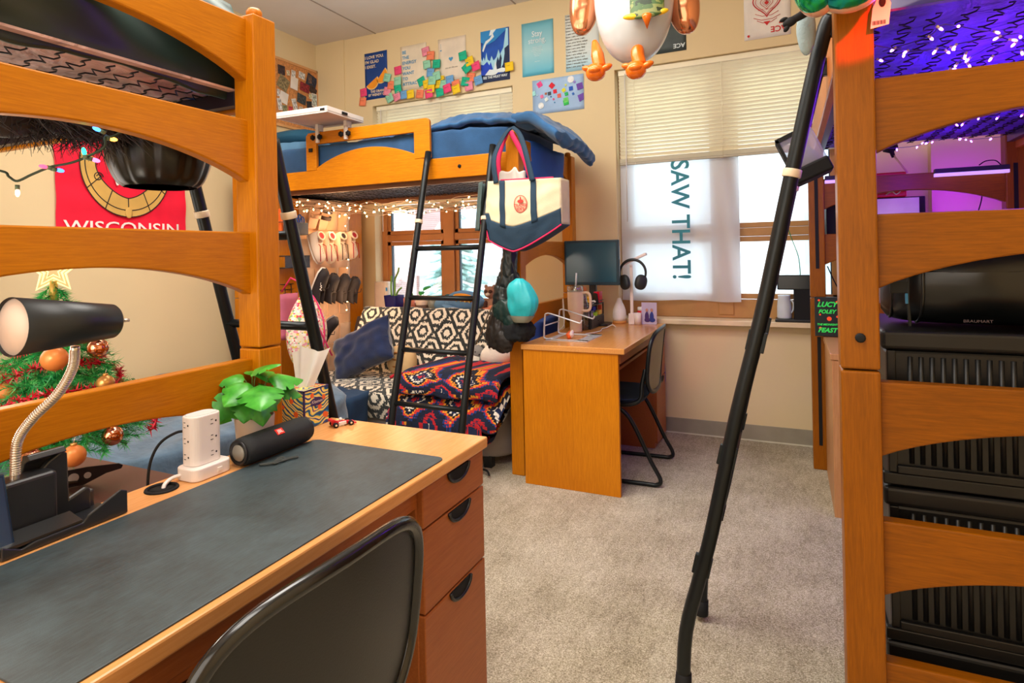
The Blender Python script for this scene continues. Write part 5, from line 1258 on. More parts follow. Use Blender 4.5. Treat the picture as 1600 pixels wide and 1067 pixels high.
b = MB(); b.box(-1.275, -1.025, 3.20, 3.235, DZ, DZ+.006); b.box(-1.275, -1.24, 3.20, 3.49, DZ, DZ+.006) ; b.box(-1.275, -1.025, 3.455, 3.49, DZ, DZ+.006); b.box(-1.09, -1.025, 3.2, 3.49, DZ, DZ+.006); b.build('base_plate', ALU, t, bevel=.002)
for y in (3.225, 3.465):
    MB().tube(spline([(-1.24, y, DZ+.006), (-1.285, y, DZ+.008), (-1.292, y, DZ+.03), (-1.285, y, DZ+.13), (-1.275, y, DZ+.15), (-1.24, y, DZ+.148), (-1.09, y, DZ+.105), (-1.07, y, DZ+.103), (-1.062, y, DZ+.118)], 5), .0085, 8, flat=.5).build('arm', ALU, t)
MB().tube([(-1.288, 3.22, DZ+.08), (-1.288, 3.47, DZ+.08)], .004, 8).build('cross_rod', ALU, t)
t = thing('candy_wrapper', 'crumpled orange and white wrapper on the laptop stand base', 'wrapper', (-1.17, 3.33, DZ))
b = MB(); b.ell((-1.165, 3.30, DZ+.022), (.022, .018, .022), 10, nz=.5, nsc=60); b.build('wrapper', M('orange_wrapper', '#F0642C', .3, var=.3, vs=60), t)
b = MB(); b.ell((-1.15, 3.30, DZ+.028), (.012, .016, .022), 8, nz=.5, nsc=70); b.build('clear_end', M('clear_wrap', '#F4E4DC', .2), t)
# desktop organiser
t = thing('desk_drawer_organizer', 'black tiered desk organizer with drawers on the far desk behind the tumbler', 'organizer', (-1.26, 4.0, DZ))
OX0, OX1, OY0, OY1 = -1.36, -1.135, 3.80, 3.92
OX0, OX1, OY0, OY1 = -1.33, -1.20, 3.86, 4.15
OX0, OX1, OY0, OY1 = -1.31, -1.165, 3.72, 4.02
b = MB(); b.box(OX0, OX1, OY0, OY1, DZ, DZ+.075); b.build('drawer_body', BLK, t, bevel=.002)
d_ = MB().box(OX1-.001, OX1+.004, OY0+.01, OY1-.01, DZ+.01, DZ+.068).build('drawer', M('drawer_black_front', '#1E2224', .5), t, bevel=.001); MB().tube([(OX1+.005, 3.86, DZ+.045), (OX1+.012, 3.87, DZ+.042), (OX1+.005, 3.88, DZ+.045)], .002, 5).build('knob', METAL, d_)
for x in (OX0+.004, OX1-.004):
    for y in (OY0+.004, OY1-.004): MB().box(x-.004, x+.004, y-.004, y+.004, DZ+.075, DZ+.155).build('post', BLK, t)
b = MB(); b.box(OX0, OX1, OY0, OY1, DZ+.148, DZ+.155); b.build('top_shelf', M('black_mesh_shelf', '#2A3438', .5), t)
b = MB(); b.tube([(OX0, OY0, DZ+.17), (OX1, OY0, DZ+.17), (OX1, OY1, DZ+.17), (OX0, OY1, DZ+.17)], .003, 5, closed=True); b.build('top_rim', BLK, t)
def bxi(nm, lab, cat, x0, x1, y0, y1, z0, z1, col, rot=None, grp=None, r=.5):
    b = MB(); b.box(x0, x1, y0, y1, z0, z1, rot=rot); return tag(b.build(nm, M(nm+'_'+col.strip('#'), col, r), bevel=.002), lab, cat, grp)
TZ = DZ+.1555; MZ = DZ+.0755
t = thing('picture_frame', 'tiny black framed photo on top of the far desk organizer', 'picture frame', (-1.19, 3.86, TZ))
b = MB(); b.box(-1.178, -1.168, 3.82, 3.91, TZ, TZ+.07, rot=(0, -.15, .55)); b.build('frame', BLK, t, bevel=.002)
b = MB(); b.box(-1.1685, -1.1665, 3.828, 3.902, TZ+.007, TZ+.063, rot=(0, -.15, .55)); b.build('picture', M('tiny_photo', '#B09090', .4, var=.6, vs=60), t)
bxi('red_box', 'shiny red box on top of the far desk organizer', 'box', -1.21, -1.17, 3.94, 4.01, TZ, TZ+.075, '#D01030', r=.25)
t = thing('rubber_duck', 'small yellow rubber duck on the far desk organizer', 'rubber duck', (-1.20, 3.765, TZ)); YD = M('duck_yellow', '#FFC818', .35)
MB().ell((-1.19, 3.765, TZ+.018), (.018, .022, .018), 14).build('body', YD, t); MB().ell((-1.186, 3.76, TZ+.045), (.015, .015, .015), 14).build('head', YD, t); b = MB(); b.ell((-1.172, 3.75, TZ+.042), (.008, .006, .004), 8); b.build('beak', OP, t)
b = MB(); [b.ell((-1.175+.012*math.cos(k), 3.80+.012*math.sin(k), TZ+.018+.004*(k % 2)), (.010, .010, .006), 8) for k in range(6)]; b.ell((-1.175, 3.80, TZ+.008), (.008, .008, .008), 8)
tag(b.build('white_flower', M('white_petal', '#F0EEE4', .6)), 'little white artificial flower beside the rubber duck', 'flower')
bxi('book', 'lilac book lying on the middle tier of the far desk organizer', 'book', -1.29, -1.185, 3.75, 3.90, MZ, MZ+.018, '#C8B8D8')
bxi('book', 'grey book lying on top of the lilac book in the far desk organizer', 'book', -1.285, -1.19, 3.755, 3.88, MZ+.0185, MZ+.034, '#8A8494')
bxi('gum_pack', 'lime green pack in the far desk organizer', 'pack', -1.195, -1.17, 3.84, 3.91, MZ, MZ+.022, '#A0D020', rot=(0, 0, .2))
bxi('yellow_box', 'small yellow box in the far desk organizer', 'box', -1.20, -1.17, 3.93, 3.985, MZ, MZ+.03, '#E8C840')
bxi('blue_box', 'small royal blue box in the far desk organizer', 'box', -1.245, -1.205, 3.90, 3.97, MZ, MZ+.055, '#1838B0')
bxi('orange_bottle', 'small orange bottle in the far desk organizer', 'bottle', -1.20, -1.175, 3.99, 4.01, MZ, MZ+.06, '#E05828')
t = thing('cork_bottle', 'clear bottle with a round cork stopper behind the tumbler', 'bottle', (-1.20, 3.69, DZ))
MB().lathe([(0, 0), (.028, 0), (.03, .01), (.03, .17), (.018, .21), (.016, .24)], (-1.205, 3.70, DZ), 18).build('glass', glassmat('bottle_glass', '#C8C8C0', .2), t)
MB().lathe([(0, .235), (.016, .235), (.021, .25), (.021, .268), (.012, .278), (0, .28)], (-1.205, 3.70, DZ), 16).build('cork', M('cork', '#C07038', .8), t)
t = thing('aroma_diffuser', 'white ribbed teardrop diffuser with wooden base on the far desk', 'diffuser', (-1.085, 4.13, DZ))
c = (-1.085, 4.13, DZ)
MB().lathe([(0, 0), (.048, 0), (.046, .018), (0, .018)], c, 28).build('base', M('light_wood_base', '#D8924C', .5), t)
MB().lathe([(.045, .018), (.048, .04), (.045, .09), (.033, .125), (.018, .155), (.010, .175), (.006, .175), (0, .17)], c, 64, amp=.04, lobes=44).build('shade', M('white_ribbed_ceramic', '#F2EAE6', .5), t)
t = thing('desk_lamp', 'white folding LED desk lamp with a square base on the far desk', 'lamp', (-.985, 4.08, DZ))
LW = M('pinkish_white_lamp', '#F2E0D8', .35)
MB().box(-1.005, -.965, 4.06, 4.12, DZ, DZ+.075).build('base', LW, t, bevel=.004); MB().lathe([(0, 0), (.024, 0), (.024, .078), (.02, .078), (.02, .07), (0, .07)], (-.945, 4.08, DZ), 20).build('pen_cup', LW, t)
MB().box(-.995, -.975, 4.075, 4.095, DZ+.07, DZ+.405).build('stem', LW, t, bevel=.003)
b = MB(); b.box(-1.04, -.87, 4.055, 4.10, DZ+.437, DZ+.455, rot=(0, -.42, 0)); b.build('head', LW, t, bevel=.004)
MB().tube([(-.985, 4.07, DZ+.40), (-.985, 4.10, DZ+.40)], .009, 10).build('hinge', LW, t)
t = thing('headphones', 'black over ear headphones hanging on the white desk lamp', 'headphones', (-.985, 4.04, 1.05))
HC_ = (-.965, 4.045, 1.105)
MB().tube([(HC_[0]+.088*math.cos(a), HC_[1], HC_[2]+.02+.088*math.sin(a)) for a in [-.35+i*(PI+.7)/24 for i in range(25)]], [.007+.003*math.sin(PI*i/24) for i in range(25)], 8).build('headband', BLK, t)
for sx_ in (-1, 1):
    o = MB().ell((HC_[0]+sx_*.055, HC_[1]-.005, HC_[2]-.045), (.042, .024, .052), 24, rot=(0, sx_*.25, sx_*.5), power=.85).build('ear_cup', M('ear_cup_charcoal', '#262B2C', .5), t)
    MB().tube([(HC_[0]+sx_*.083, HC_[1], HC_[2]-.01), (HC_[0]+sx_*.078, HC_[1], HC_[2]-.035)], .005, 6).build('yoke', BLK, o)
t = thing('soda_can', 'slim red and white can on the far desk behind the photo card', 'can', (-.945, 4.15, DZ))
MB().lathe([(0, 0), (.024, 0), (.027, .006), (.027, .105), (.024, .112), (0, .112)], (-.935, 4.15, DZ), 24).build('body', M('red_can_paint', '#E02C2C', .3), t)
MB().lathe([(.0275, .09), (.0275, .104), (.0245, .113), (0, .1135)], (-.935, 4.15, DZ), 24).build('top', WHT, t)
t = thing('photo_card', 'lilac photo card of two people in blue standing on the far desk', 'photo card', (-.87, 4.12, DZ))
b = MB(); b.box(-.925, -.822, 4.108, 4.112, DZ, DZ+.148, rot=(-.06, 0, .0)); b.build('card', M('lilac_card', '#C0B0CC', .5), t)
PB = M('print_blue_clothes', '#28388C', .7); PS = M('print_skin', '#C88A78', .7)
for x, col in ((-.888, M('print_purple', '#4A2A6A', .7)), (-.855, PB)):
    b = MB(); b.ell((x, 4.103, DZ+.05), (.014, .0015, .035), 10); b.ell((x+.003, 4.103, DZ+.03), (.02, .0014, .016), 10); b.build('printed_figure', col, t); MB().ell((x, 4.103, DZ+.097), (.009, .0015, .011), 10).build('printed_face', PS, t)
tag(MB().tube(spline([(-1.13, 3.50, DZ+.004), (-1.08, 3.62, DZ+.005), (-1.10, 3.75, DZ+.005), (-1.09, 3.82, DZ+.005), (-1.06, 3.85, DZ+.02), (-1.04, 3.86, DZ+.005)], 6), .003, 6).build('white_cable', WHT), 'white charging cable lying on the far desk', 'cable')
tag(MB().tube(spline([(-1.345, 3.72, DZ+.005), (-1.35, 3.71, DZ+.12), (-1.33, 3.66, DZ+.20), (-1.31, 3.62, DZ+.05), (-1.34, 3.60, DZ+.005)], 6), .003, 6).build('white_cable', WHT), 'white cable looping up behind the laptop stand', 'cable')
bxi('keyboard', 'black keyboard on the shelf under the far desk top', 'keyboard', -1.10, -.86, 3.12, 3.55, .652, .672, '#10181C')
b = MB(); b.ell((-1.08, 3.42, .035), (.12, .10, .035), 16, nz=.4, nsc=16); tag(b.build('plastic_bag', M('lilac_plastic_bag', '#B49AD8', .3, var=.3, vs=20)), 'crumpled lilac plastic bag on the floor under the far desk', 'bag')
tag(MB().tube(spline([(-.82, 4.20, .55), (-.80, 4.215, .50), (-.80, 4.22, .35), (-.82, 4.21, .18), (-.85, 4.20, .01)], 6), .005, 6).build('blue_cable', M('blue_cable', '#1838C0', .5)), 'blue cable hanging beside the far desk pedestal', 'cable')
# coffee maker
t = thing('coffee_maker', 'black single cup coffee maker on the right window sill', 'coffee maker', (.03, 4.24, SZ))
b = MB(); b.box(.02, .118, 4.21, 4.34, SZ, SZ+.255); b.build('tower', BLKM, t, bevel=.008, seg=3)
b = MB(); b.box(-.075, .118, 4.205, 4.30, SZ+.205, SZ+.30); b.build('brew_head', M('smoky_tank', '#20282C', .15), t, bevel=.008)
b = MB(); b.box(-.09, .118, 4.20, 4.33, SZ, SZ+.018); b.build('drip_base', BLK, t, bevel=.005)
t2 = thing('milk_jug', 'small white jug standing on the coffee maker base', 'jug', (-.035, 4.25, SZ+.02))
MB().lathe([(0, 0), (.040, 0), (.044, .01), (.043, .08), (.036, .14), (.038, .15), (.03, .15), (0, .145)], (-.035, 4.25, SZ+.019), 26).build('body', M('pale_blue_white_ceramic', '#D0D8E0', .3), t2)
MB().tube(spline([(.003, 4.235, SZ+.14), (.018, 4.228, SZ+.12), (.016, 4.228, SZ+.08), (.004, 4.235, SZ+.055)], 5), .005, 8).build('handle', M('pale_handle', '#C0C8D0', .3), t2)
# banner in the window
t = thing('window_banner', 'white cloth banner with teal block letters hanging in the right window', 'banner', (-.71, YW+.06, .92))
bc = thin('white_banner_cloth', '#F2F4F6', .92, .55)
def bn(u, v):
    x = -1.115+.815*u; z = .915+1.03*v
    y = YW+.066+.014*math.sin(u*11+v*2.5)*(1.1-v)+.010*math.sin(u*27+v*7)*(1-v)*u+.02*max(0, u-.7)*math.sin(v*5+u*30)
    return (x, y, z-.006*math.sin(u*9))
b = MB(); b.grid(bn, 90, 60); b.build('cloth', bc, t, nrm=False)
b = MB(); b.text('SAW THAT!', .172, (-.742, YW+.034, 1.905), (0, 0, -1), (1, 0, 0), 'LEFT', bold=.003, sx=.92); b.build('lettering', M('teal_print', '#3F8E9C', .8), t, nrm=False)
# ================================================================ posters on the window wall
PY = YW-.004
pw = lambda u, v, d: (u, d, v)
INKB = M('poster_blue_ink', '#4A9AC8', .8); INKG = M('poster_grey_ink', '#6A6860', .8); INKC = M('poster_cream_ink', '#F0DDB8', .8)
def poster(label, x0, x1, z0, z1, mat, nm='poster'):
    t = thing(nm, label, 'poster', ((x0+x1)/2, YW, z0))
    b = MB(); b.slab(lambda u, v: (x0+(x1-x0)*u, PY+.0015*math.sin(u*7+v*5), z0+(z1-z0)*v), (0, .002, 0), 8, 8); b.build('sheet', mat, t)
    return t
def wtext(t, s, size, x, z, m, al='CENTER', bold=0, sx=1, sp=1, rot=False, dy=.004, nm='lettering', shear=0):
    b = MB(); b.text(s, size, (x, PY-dy, z), (-1, 0, 0) if rot else (1, 0, 0), (0, 0, -1) if rot else (0, 0, 1), al, bold, sx, sp, shear)
    return b.build(nm, m, t, nrm=False)
t = poster('navy poster with two orange slices and cream writing, leftmost on the wall', -3.362, -3.122, 2.645, 3.052, M('poster_navy', '#0B3F8C', .7))
wtext(t, "I LOVE YOU.\nI'M GLAD\nI EXIST.", .036, -3.355, 3.000, INKC, 'LEFT', .0006, 1, 1.15); wtext(t, 'THE ORANGE\nBY WENDY COPE', .030, -3.215, 2.70, INKC, bold=.0006, sx=.92)
OR1 = M('orange_flesh', '#F59A1C', .7); OR2 = M('orange_rind', '#FFD080', .7)
for cx, cz, r, a in ((-3.285, 2.80, .072, .55), (-3.19, 2.845, .075, .85)):
    for rr, m_, dy in ((r, OR2, .003), (r*.88, OR1, .0045)):
        p = [(cx+rr*math.cos(PI+a+PI*i/16), cz+rr*math.sin(PI+a+PI*i/16)*1.0) for i in range(17)]
        b = MB(); b.prism(p, pw, PY-dy, PY-dy+.001); b.build('orange_slice', m_, t)
t = poster('cream poster with blue lettering partly covered by sticky notes', -2.98, -2.72, 2.675, 3.052, M('poster_cream', '#EADCC4', .8))
wtext(t, 'BE\nTHE\nENERGY\nYOU\nWANT\nTO\nATTRACT', .038, -2.962, 2.985, INKB, 'LEFT', .0008, 1, 1.18)
t = poster('cream playing card poster with a small blue heart in the centre', -2.605, -2.345, 2.70, 3.050, M('poster_cream_card', '#E8DAC6', .8))
def heart(t, x, z, s, m, flip=1, nm='heart'):
    p = [(x+s*16*math.sin(a)**3/17, z+flip*s*(13*math.cos(a)-5*math.cos(2*a)-2*math.cos(3*a)-math.cos(4*a))/17) for a in [2*PI*i/30 for i in range(30)]]
    b = MB(); b.prism(p, pw, PY-.004, PY-.003); return b.build(nm, m, t)
heart(t, -2.485, 2.875, .021, INKB); heart(t, -2.578, 2.955, .008, INKB); heart(t, -2.37, 2.765, .008, INKB, -1)
wtext(t, 'you are the one', .018, -2.48, 2.80, INKG)
b = MB(); b.tube([(-2.578, PY-.003, 3.01), (-2.578, PY-.003, 2.97)], .0012, 4); b.build('card_arrow', INKB, t)
t = poster('blue and navy night sky poster with white mountains and milky way lettering', -2.208, -1.958, 2.637, 3.046, M('poster_deep_blue', '#1450B4', .7, var=.25, vs=9), )
def ppoly(t, pts, m, dy=.003, x0=-2.208, z0=2.637, W=.25, H=.409, nm='printed_shape'):
    b = MB(); b.prism([(x0+u*W, z0+v*H) for u, v in pts], pw, PY-dy, PY-dy+.0008); return b.build(nm, m, t)
LBL = M('print_light_blue', '#A8DCF0', .7); NVY = M('print_navy', '#14264C', .7); WT2 = M('print_white', '#E4F0F4', .7); MBL = M('print_mid_blue', '#2A8AD0', .7)
ppoly(t, [(0, 1), (0, .8), (.2, .72), (.5, .78), (.9, .96), (.9, 1)], MBL, .0028)
ppoly(t, [(.36, 1), (.3, .88), (.14, .78), (.05, .62), (.09, .60), (.2, .74), (.35, .80), (.48, .86), (.44, .93), (.56, 1)], WT2)
ppoly(t, [(.08, .58), (.05, .66), (.18, .80), (.33, .84), (.40, .90), (.30, .89), (.15, .82), (.03, .68)], MBL, .0042)
ppoly(t, [(0, .33), (.0, .50), (.05, .42), (.1, .50), (.14, .42), (.2, .58), (.24, .44), (.32, .40), (.38, .50), (.45, .40), (.55, .46), (.63, .60), (.68, .50), (.80, .62), (.90, .98), (.97, .98), (.97, .3), (.5, .2)], LBL, .0034)
ppoly(t, [(.5, .16), (.55, .36), (.60, .46), (.64, .38), (.70, .52), (.74, .42), (.70, .22), (.78, .30), (.84, .50), (.84, .60), (.99, .66), (.99, .14)], NVY, .0042)
ppoly(t, [(0, .13), (0, .36), (.1, .34), (.22, .40), (.3, .32), (.35, .38), (.42, .24), (.3, .16)], M('print_royal', '#1844C8', .7), .0046)
ppoly(t, [(.12, .13), (.3, .24), (.45, .22), (.52, .40), (.56, .22), (.75, .24), (.95, .20), (.8, .15), (.6, .16), (.5, .12)], WT2, .005)
ppoly(t, [(0, 0), (0, .15), (.4, .12), (1, .15), (1, 0)], NVY, .0054)
wtext(t, 'SEE THE MILKY WAY', .027, -2.083, 2.663, WT2, bold=.0008, sx=.86, dy=.0062)
GRD = newmat('poster_aqua_gradient'); gm, n_, l_, b_ = GRD
sp = n_.new('ShaderNodeSeparateXYZ'); l_.new(texco(n_, l_, kind='Generated'), sp.inputs[0]); l_.new(ramp(n_, l_, sp.outputs[2], [(0, '#5CC0DC'), (.45, '#A8D8E0'), (1, '#6AB8CC')]), b_.inputs['Base Color']); b_.inputs['Roughness'].default_value = .7
t = poster('aqua gradient poster reading Stay strong in the middle of the wall', -1.850, -1.590, 2.634, 3.044, gm)
wtext(t, 'Stay\nstrong.', .062, -1.722, 2.93, WT2, bold=.0006, sx=.85, sp=.8); wtext(t, 'because things\nwill get better.\nit may be stormy\nnow, but it\ncannot rain\nforever.', .0135, -1.722, 2.845, WT2); wtext(t, 'stay here', .012, -1.722, 2.735, WT2)
GW2 = newmat('poster_white_blue'); g2, n_, l_, b_ = GW2
sp = n_.new('ShaderNodeSeparateXYZ'); l_.new(texco(n_, l_, kind='Generated'), sp.inputs[0]); l_.new(ramp(n_, l_, sp.outputs[2], [(0, '#A8DCF0'), (.3, '#DCEAEA'), (1, '#E4E6DE')]), b_.inputs['Base Color'])
t = poster('white poster covered in rows of small grey typed words left of the hanging balloon', -1.494, -1.235, 2.622, 3.048, g2)
wtext(t, '\n'.join([' i am who i love i', 'love i am what you', 'would i love i am', ' i am you love what', 'what i would love i', 'love i am you like']*3)[:-1], .0165, -1.490, 3.030, INKG, 'LEFT', .0003, 1.28, 1.36)
t = poster('landscape poster of floating coloured cubes on a pale blue sky', -1.769, -1.358, 2.333, 2.594, M('poster_sky_lilac', '#A8C8F0', .7, var=.2, vs=4), )
CUBES = [(.15, .86, .055, '#F04890', .5), (.39, .78, .052, '#D8102C', .8), (.45, .60, .04, '#E01030', .1), (.34, .56, .036, '#3A4658', .1), (.53, .46, .04, '#F07060', .1), (.62, .60, .038, '#E8E030', .6), (.67, .48, .036, '#20B868', .2), (.76, .62, .042, '#1858C8', .1), (.93, .65, .065, '#6A40A8', .2), (.96, .33, .07, '#7048B0', .3), (.66, .24, .055, '#28C050', .2), (.66, .31, .05, '#70D868', .2), (.27, .57, .022, '#A06040', .0), (.19, .50, .034, '#F078A8', .4), (.28, .40, .036, '#E0ECF0', .5), (.17, .24, .045, '#E8F0F0', .3), (.66, .74, .02, '#D8E070', .4), (.80, .46, .022, '#2868C0', .5), (.42, .38, .018, '#E04878', .5), (.37, .46, .014, '#2868A0', .5), (.44, .28, .012, '#2878B0', .4), (.83, .79, .022, '#9080D0', .1), (.76, .88, .05, '#F4FAFF', .6), (.02, .62, .05, '#A0E0E0', .2), (.1, .56, .016, '#B8D8F0', .3)]
cb_ = {}
for i, (u, v, s, c, r) in enumerate(CUBES):
    cx, cz = -1.769+.411*u, 2.333+.261*v; h = s*.40
    n_s = 4 if c != '#F4FAFF' and c != '#E8F0F0' else 16
    p = [(cx+h*1.3*math.cos(r+PI/4+2*PI*k/n_s), cz+h*1.3*math.sin(r+PI/4+2*PI*k/n_s)) for k in range(n_s)]
    p = [(max(-1.768, min(-1.359, a_)), b_2) for a_, b_2 in p]
    b = MB(); b.prism(p, pw, PY-.0035-.0002*i/2, PY-.0028); b.build('printed_cube', M('cube_'+c.strip('#'), c, .7, var=.2, vs=60), t)
t = poster('black and silver upside down playing card poster half hidden by the balloon', -.835, -.617, 2.65, 3.03, M('poster_dark_silver', '#3E4A4A', .5, var=.5, vs=4))
wtext(t, 'ACE', .042, -.665, 2.70, WT2, bold=.0008, rot=True); b = MB(); b.tube([(-.633, PY-.003, 3.02), (-.633, PY-.003, 2.86)], .001, 4); b.build('printed_line', WT2, t)
RI = M('red_print', '#D03030', .8)
t = poster('white and red upside down heart playing card poster above the right window', -.244, .036, 2.647, 3.03, M('poster_warm_white', '#F0E8E0', .8))
wtext(t, 'ACE', .052, -.035, 2.712, RI, bold=.001, rot=True)
heart(t, -.022, 2.735, .013, RI, -1)
def hline(cx, cz, s, r):
    p = [(cx+s*16*math.sin(a)**3/17, PY-.003, cz+s*(13*math.cos(a)-5*math.cos(2*a)-2*math.cos(3*a)-math.cos(4*a))/17) for a in [2*PI*i/40 for i in range(40)]]
    return MB().tube(p, r, 5, closed=True)
for s, r in ((.088, .0035), (.072, .0015), (.04, .0015), (.024, .001)): hline(-.105, 2.87, s, r).build('heart_outline', RI, t)
heart(t, -.105, 2.872, .014, RI)
p = circ(-.105, 2.87, .056, 34)
wtext(t, 'LOVE YOU LOVE', .014, -.105, 2.828, RI, rot=False); wtext(t, 'LOVE YOURSELF', .014, -.105, 2.905, RI, rot=False)
b = MB()
for z_, w_ in ((2.79, .07), (2.765, .08), (2.745, .06)): b.tube([(-.105-w_, PY-.003, z_+.02), (-.105-w_*.4, PY-.003, z_), (-.105+w_*.4, PY-.003, z_), (-.105+w_, PY-.003, z_+.02)], .0016, 4)
b.ell((-.218, PY-.003, 2.672), (.008, .001, .008), 10); b.prism([(-.125, 2.752), (-.085, 2.752), (-.105, 2.725)], pw, PY-.004, PY-.003); b.build('ribbon_lines', RI, t)

# sticky notes
NC = {'H': ('hot pink', '#F0487C'), 'O': ('coral orange', '#F88860'), 'M': ('mint green', '#98D8B8'), 'P': ('light pink', '#F090A8'), 'T': ('teal green', '#18B890'), 'B': ('sky blue', '#70A8DC'), 'Y': ('yellow', '#F8D020')}
ORD = ['leftmost', 'second from the left', 'third from the left', 'fourth from the left', 'fifth from the left', 'sixth from the left', 'seventh from the left', 'eighth from the left', 'ninth from the left', 'tenth from the left']
NM = {k: M('sticky_'+v[0].replace(' ', '_'), v[1], .8, var=.03) for k, v in NC.items()}; INK = M('pen_ink', '#30343A', .8)
rk = {}
for k in NC:
    idx = sorted([i for i, q in enumerate(NOTES) if q[2] == k], key=lambda i: NOTES[i][0])
    for j, i in enumerate(idx): rk[i] = (j, len(idx))
rnd = random.Random(4)
for i, (x, z, k, r) in enumerate(NOTES):
    j, n = rk[i]; nm = NC[k][0]
    lab = '%s sticky note, %s of its colour on the wall' % (nm, 'rightmost' if j == n-1 else ORD[j])
    y = YW-.008-.0022*(i % 12)-.0003*i
    t = thing('sticky_note', lab, 'sticky note', (x, y, z), 'sticky notes around the wall posters'); a = math.radians(r); s = .036 if i != 27 else .018
    R_ = lambda u, v: (x+u*math.cos(a)-v*math.sin(a), z+u*math.sin(a)+v*math.cos(a))
    cu = .004+.006*rnd.random()
    b = MB()
    def fn(u, v, R_=R_, y=y, s=s, cu=cu):
        px, pz = R_((2*u-1)*s, (2*v-1)*s); return (px, y-cu*(1-v)**2*.6+.0008, pz)
    b.slab(fn, (0, .0006, 0), 4, 5); b.build('paper', NM[k], t)
    b = MB()
    for q in range(1 if i % 3 else 2):
        zo = .008-q*.014; w = .012+.01*rnd.random(); pts = []
        for e in range(9): px, pz = R_(-w-.004+2*w*e/8, zo+.003*math.sin(e*2.4+i)); pts.append((px, y-cu*.5-.0008, pz))
        b.tube(pts, .0007, 3)
    b.build('handwriting', INK, t)
# cork board with photos on the left wall
t = thing('cork_board', 'cork board covered in photos on the left wall above the loft bed', 'cork board', (XL, 3.85, 2.40))
CK = M('cork_surface', '#CC8A50', .9, var=.3, vs=60); MB().box(XL+.001, XL+.014, 3.30, 4.255, 2.40, 2.965).build('cork_panel', CK, t)
b = MB(); b.box(XL+.001, XL+.02, 3.29, 4.265, 2.955, 2.975); b.box(XL+.001, XL+.02, 3.29, 4.265, 2.39, 2.41); b.box(XL+.001, XL+.02, 4.255, 4.275, 2.39, 2.975); b.box(XL+.001, XL+.02, 3.28, 3.30, 2.39, 2.975)
b.build('frame', M('oak_frame', '#D8A068', .5), t)
tone = {'#3A2A30': 'dark street scene', '#D8B890': 'tiny tan cut-out', '#E8DCC8': 'arched cream card', '#E8E4E0': 'white bordered landscape', '#6A5048': 'small brown portrait', '#8A7A58': 'tilted sepia', '#D8D0BC': 'blank cream paper', '#8A2030': 'crimson group', '#222E48': 'tilted navy group', '#3A2828': 'tilted dark party', '#D8D8D8': 'white note', '#38424A': 'slate evening group', '#D8C8A0': 'narrow tan strip', '#C8A048': 'mustard', '#E8E8F0': 'tiny flag coloured', '#B8C4C0': 'pale photo booth strip', '#C84050': 'red photo booth', '#E0D8D8': 'slanted black and white strip', '#8A8A68': 'olive leaf', '#C8B8A0': 'small beige bordered', '#222A38': 'dark blue night', '#8A8040': 'small olive', '#D8C8C8': 'rosy narrow card', '#E0D0D0': 'tiny pale pink card'}
for i, (y, z, w, h, c, r) in enumerate(PHOTOS):
    if y+w/2 > 4.25: y = 4.25-w/2
    x = XL+.0165+.0006*(i % 8); a = math.radians(r)
    t = thing('photo_print', tone[c]+(' photo' if not any(q in tone[c] for q in ('card', 'note', 'paper', 'cut-out', 'strip')) else '')+' pinned on the cork board', 'photo', (x, y, z), 'prints pinned on the cork board')
    b = MB(); pp_ = [(y+u*math.cos(a)-v*math.sin(a), z+u*math.sin(a)+v*math.cos(a)) for u, v in ((-w/2, -h/2), (w/2, -h/2), (w/2, h/2), (-w/2, h/2))]
    b.prism(pp_, lambda u, v, d: (d, u, v), x, x+.0006)
    light = sum(lin(c)) > 1.2
    b.build('paper', M('print_base_'+c.strip('#'), '#E8E0D8' if light else c, .5, var=.1), t)
    pp_ = [(y+u*math.cos(a)-v*math.sin(a), z+u*math.sin(a)+v*math.cos(a)) for u, v in ((-w*.42, -h*.42), (w*.42, -h*.42), (w*.42, h*.42), (-w*.42, h*.42))]
    if c not in ('#D8D0BC', '#D8D8D8'):
        b = MB(); b.prism(pp_, lambda u, v, d: (d, u, v), x+.0006, x+.001); b.build('image', M('print_image_'+c.strip('#'), c, .5, var=.75, vs=55), t)
# white clamp-on bedside tray
t = thing('bedside_tray', 'white clamp-on tray fixed to the guard rail of the middle loft bed', 'tray', (-2.77, 3.03, 2.15))
b = MB(); q = [(-2.96, 2.86), (-2.55, 2.86), (-2.55, 3.22), (-2.96, 3.22)]
cc_ = Vector((-2.755, 3.04, 0)); Rz = math.radians(2)
q = [(cc_.x+(u-cc_.x)*math.cos(Rz)-(v-cc_.y)*math.sin(Rz), cc_.y+(u-cc_.x)*math.sin(Rz)+(v-cc_.y)*math.cos(Rz)) for u, v in q]
b.prism(q, zz, 2.165, 2.172); b.build('tray_floor', M('tray_underside', '#D8C0B0', .5), t)
b = MB()
for i in range(4):
    a_, c_ = Vector((*q[i], 0)), Vector((*q[(i+1) % 4], 0)); d_ = (c_-a_).normalized(); nn = Vector((-d_.y, d_.x, 0))
    P4 = [a_, c_, c_+nn*.012, a_+nn*.012]; b.add([(p.x, p.y, z) for z in (2.16, 2.198) for p in P4], [(3, 2, 1, 0), (4, 5, 6, 7), (0, 1, 5, 4), (1, 2, 6, 5), (2, 3, 7, 6), (3, 0, 4, 7)])
b.build('rim', WHT, t, bevel=.003)
for x in (-2.86, -2.62):
    c = MB(); c.box(x-.012, x+.012, 3.115, 3.17, 2.12, 2.165); c.box(x-.012, x+.012, 3.115, 3.133, 2.04, 2.13); c.build('clamp', WHT, t, bevel=.003)
    for dx in (-.03, .03): MB().lathe([(0, 0), (.018, .0), (.02, .006), (.018, .016), (0, .018)], (x+dx, 3.118, 2.075), 12, axis=(0, -1, 0), amp=.25, lobes=6).build('clamp_knob', BLKM, t)
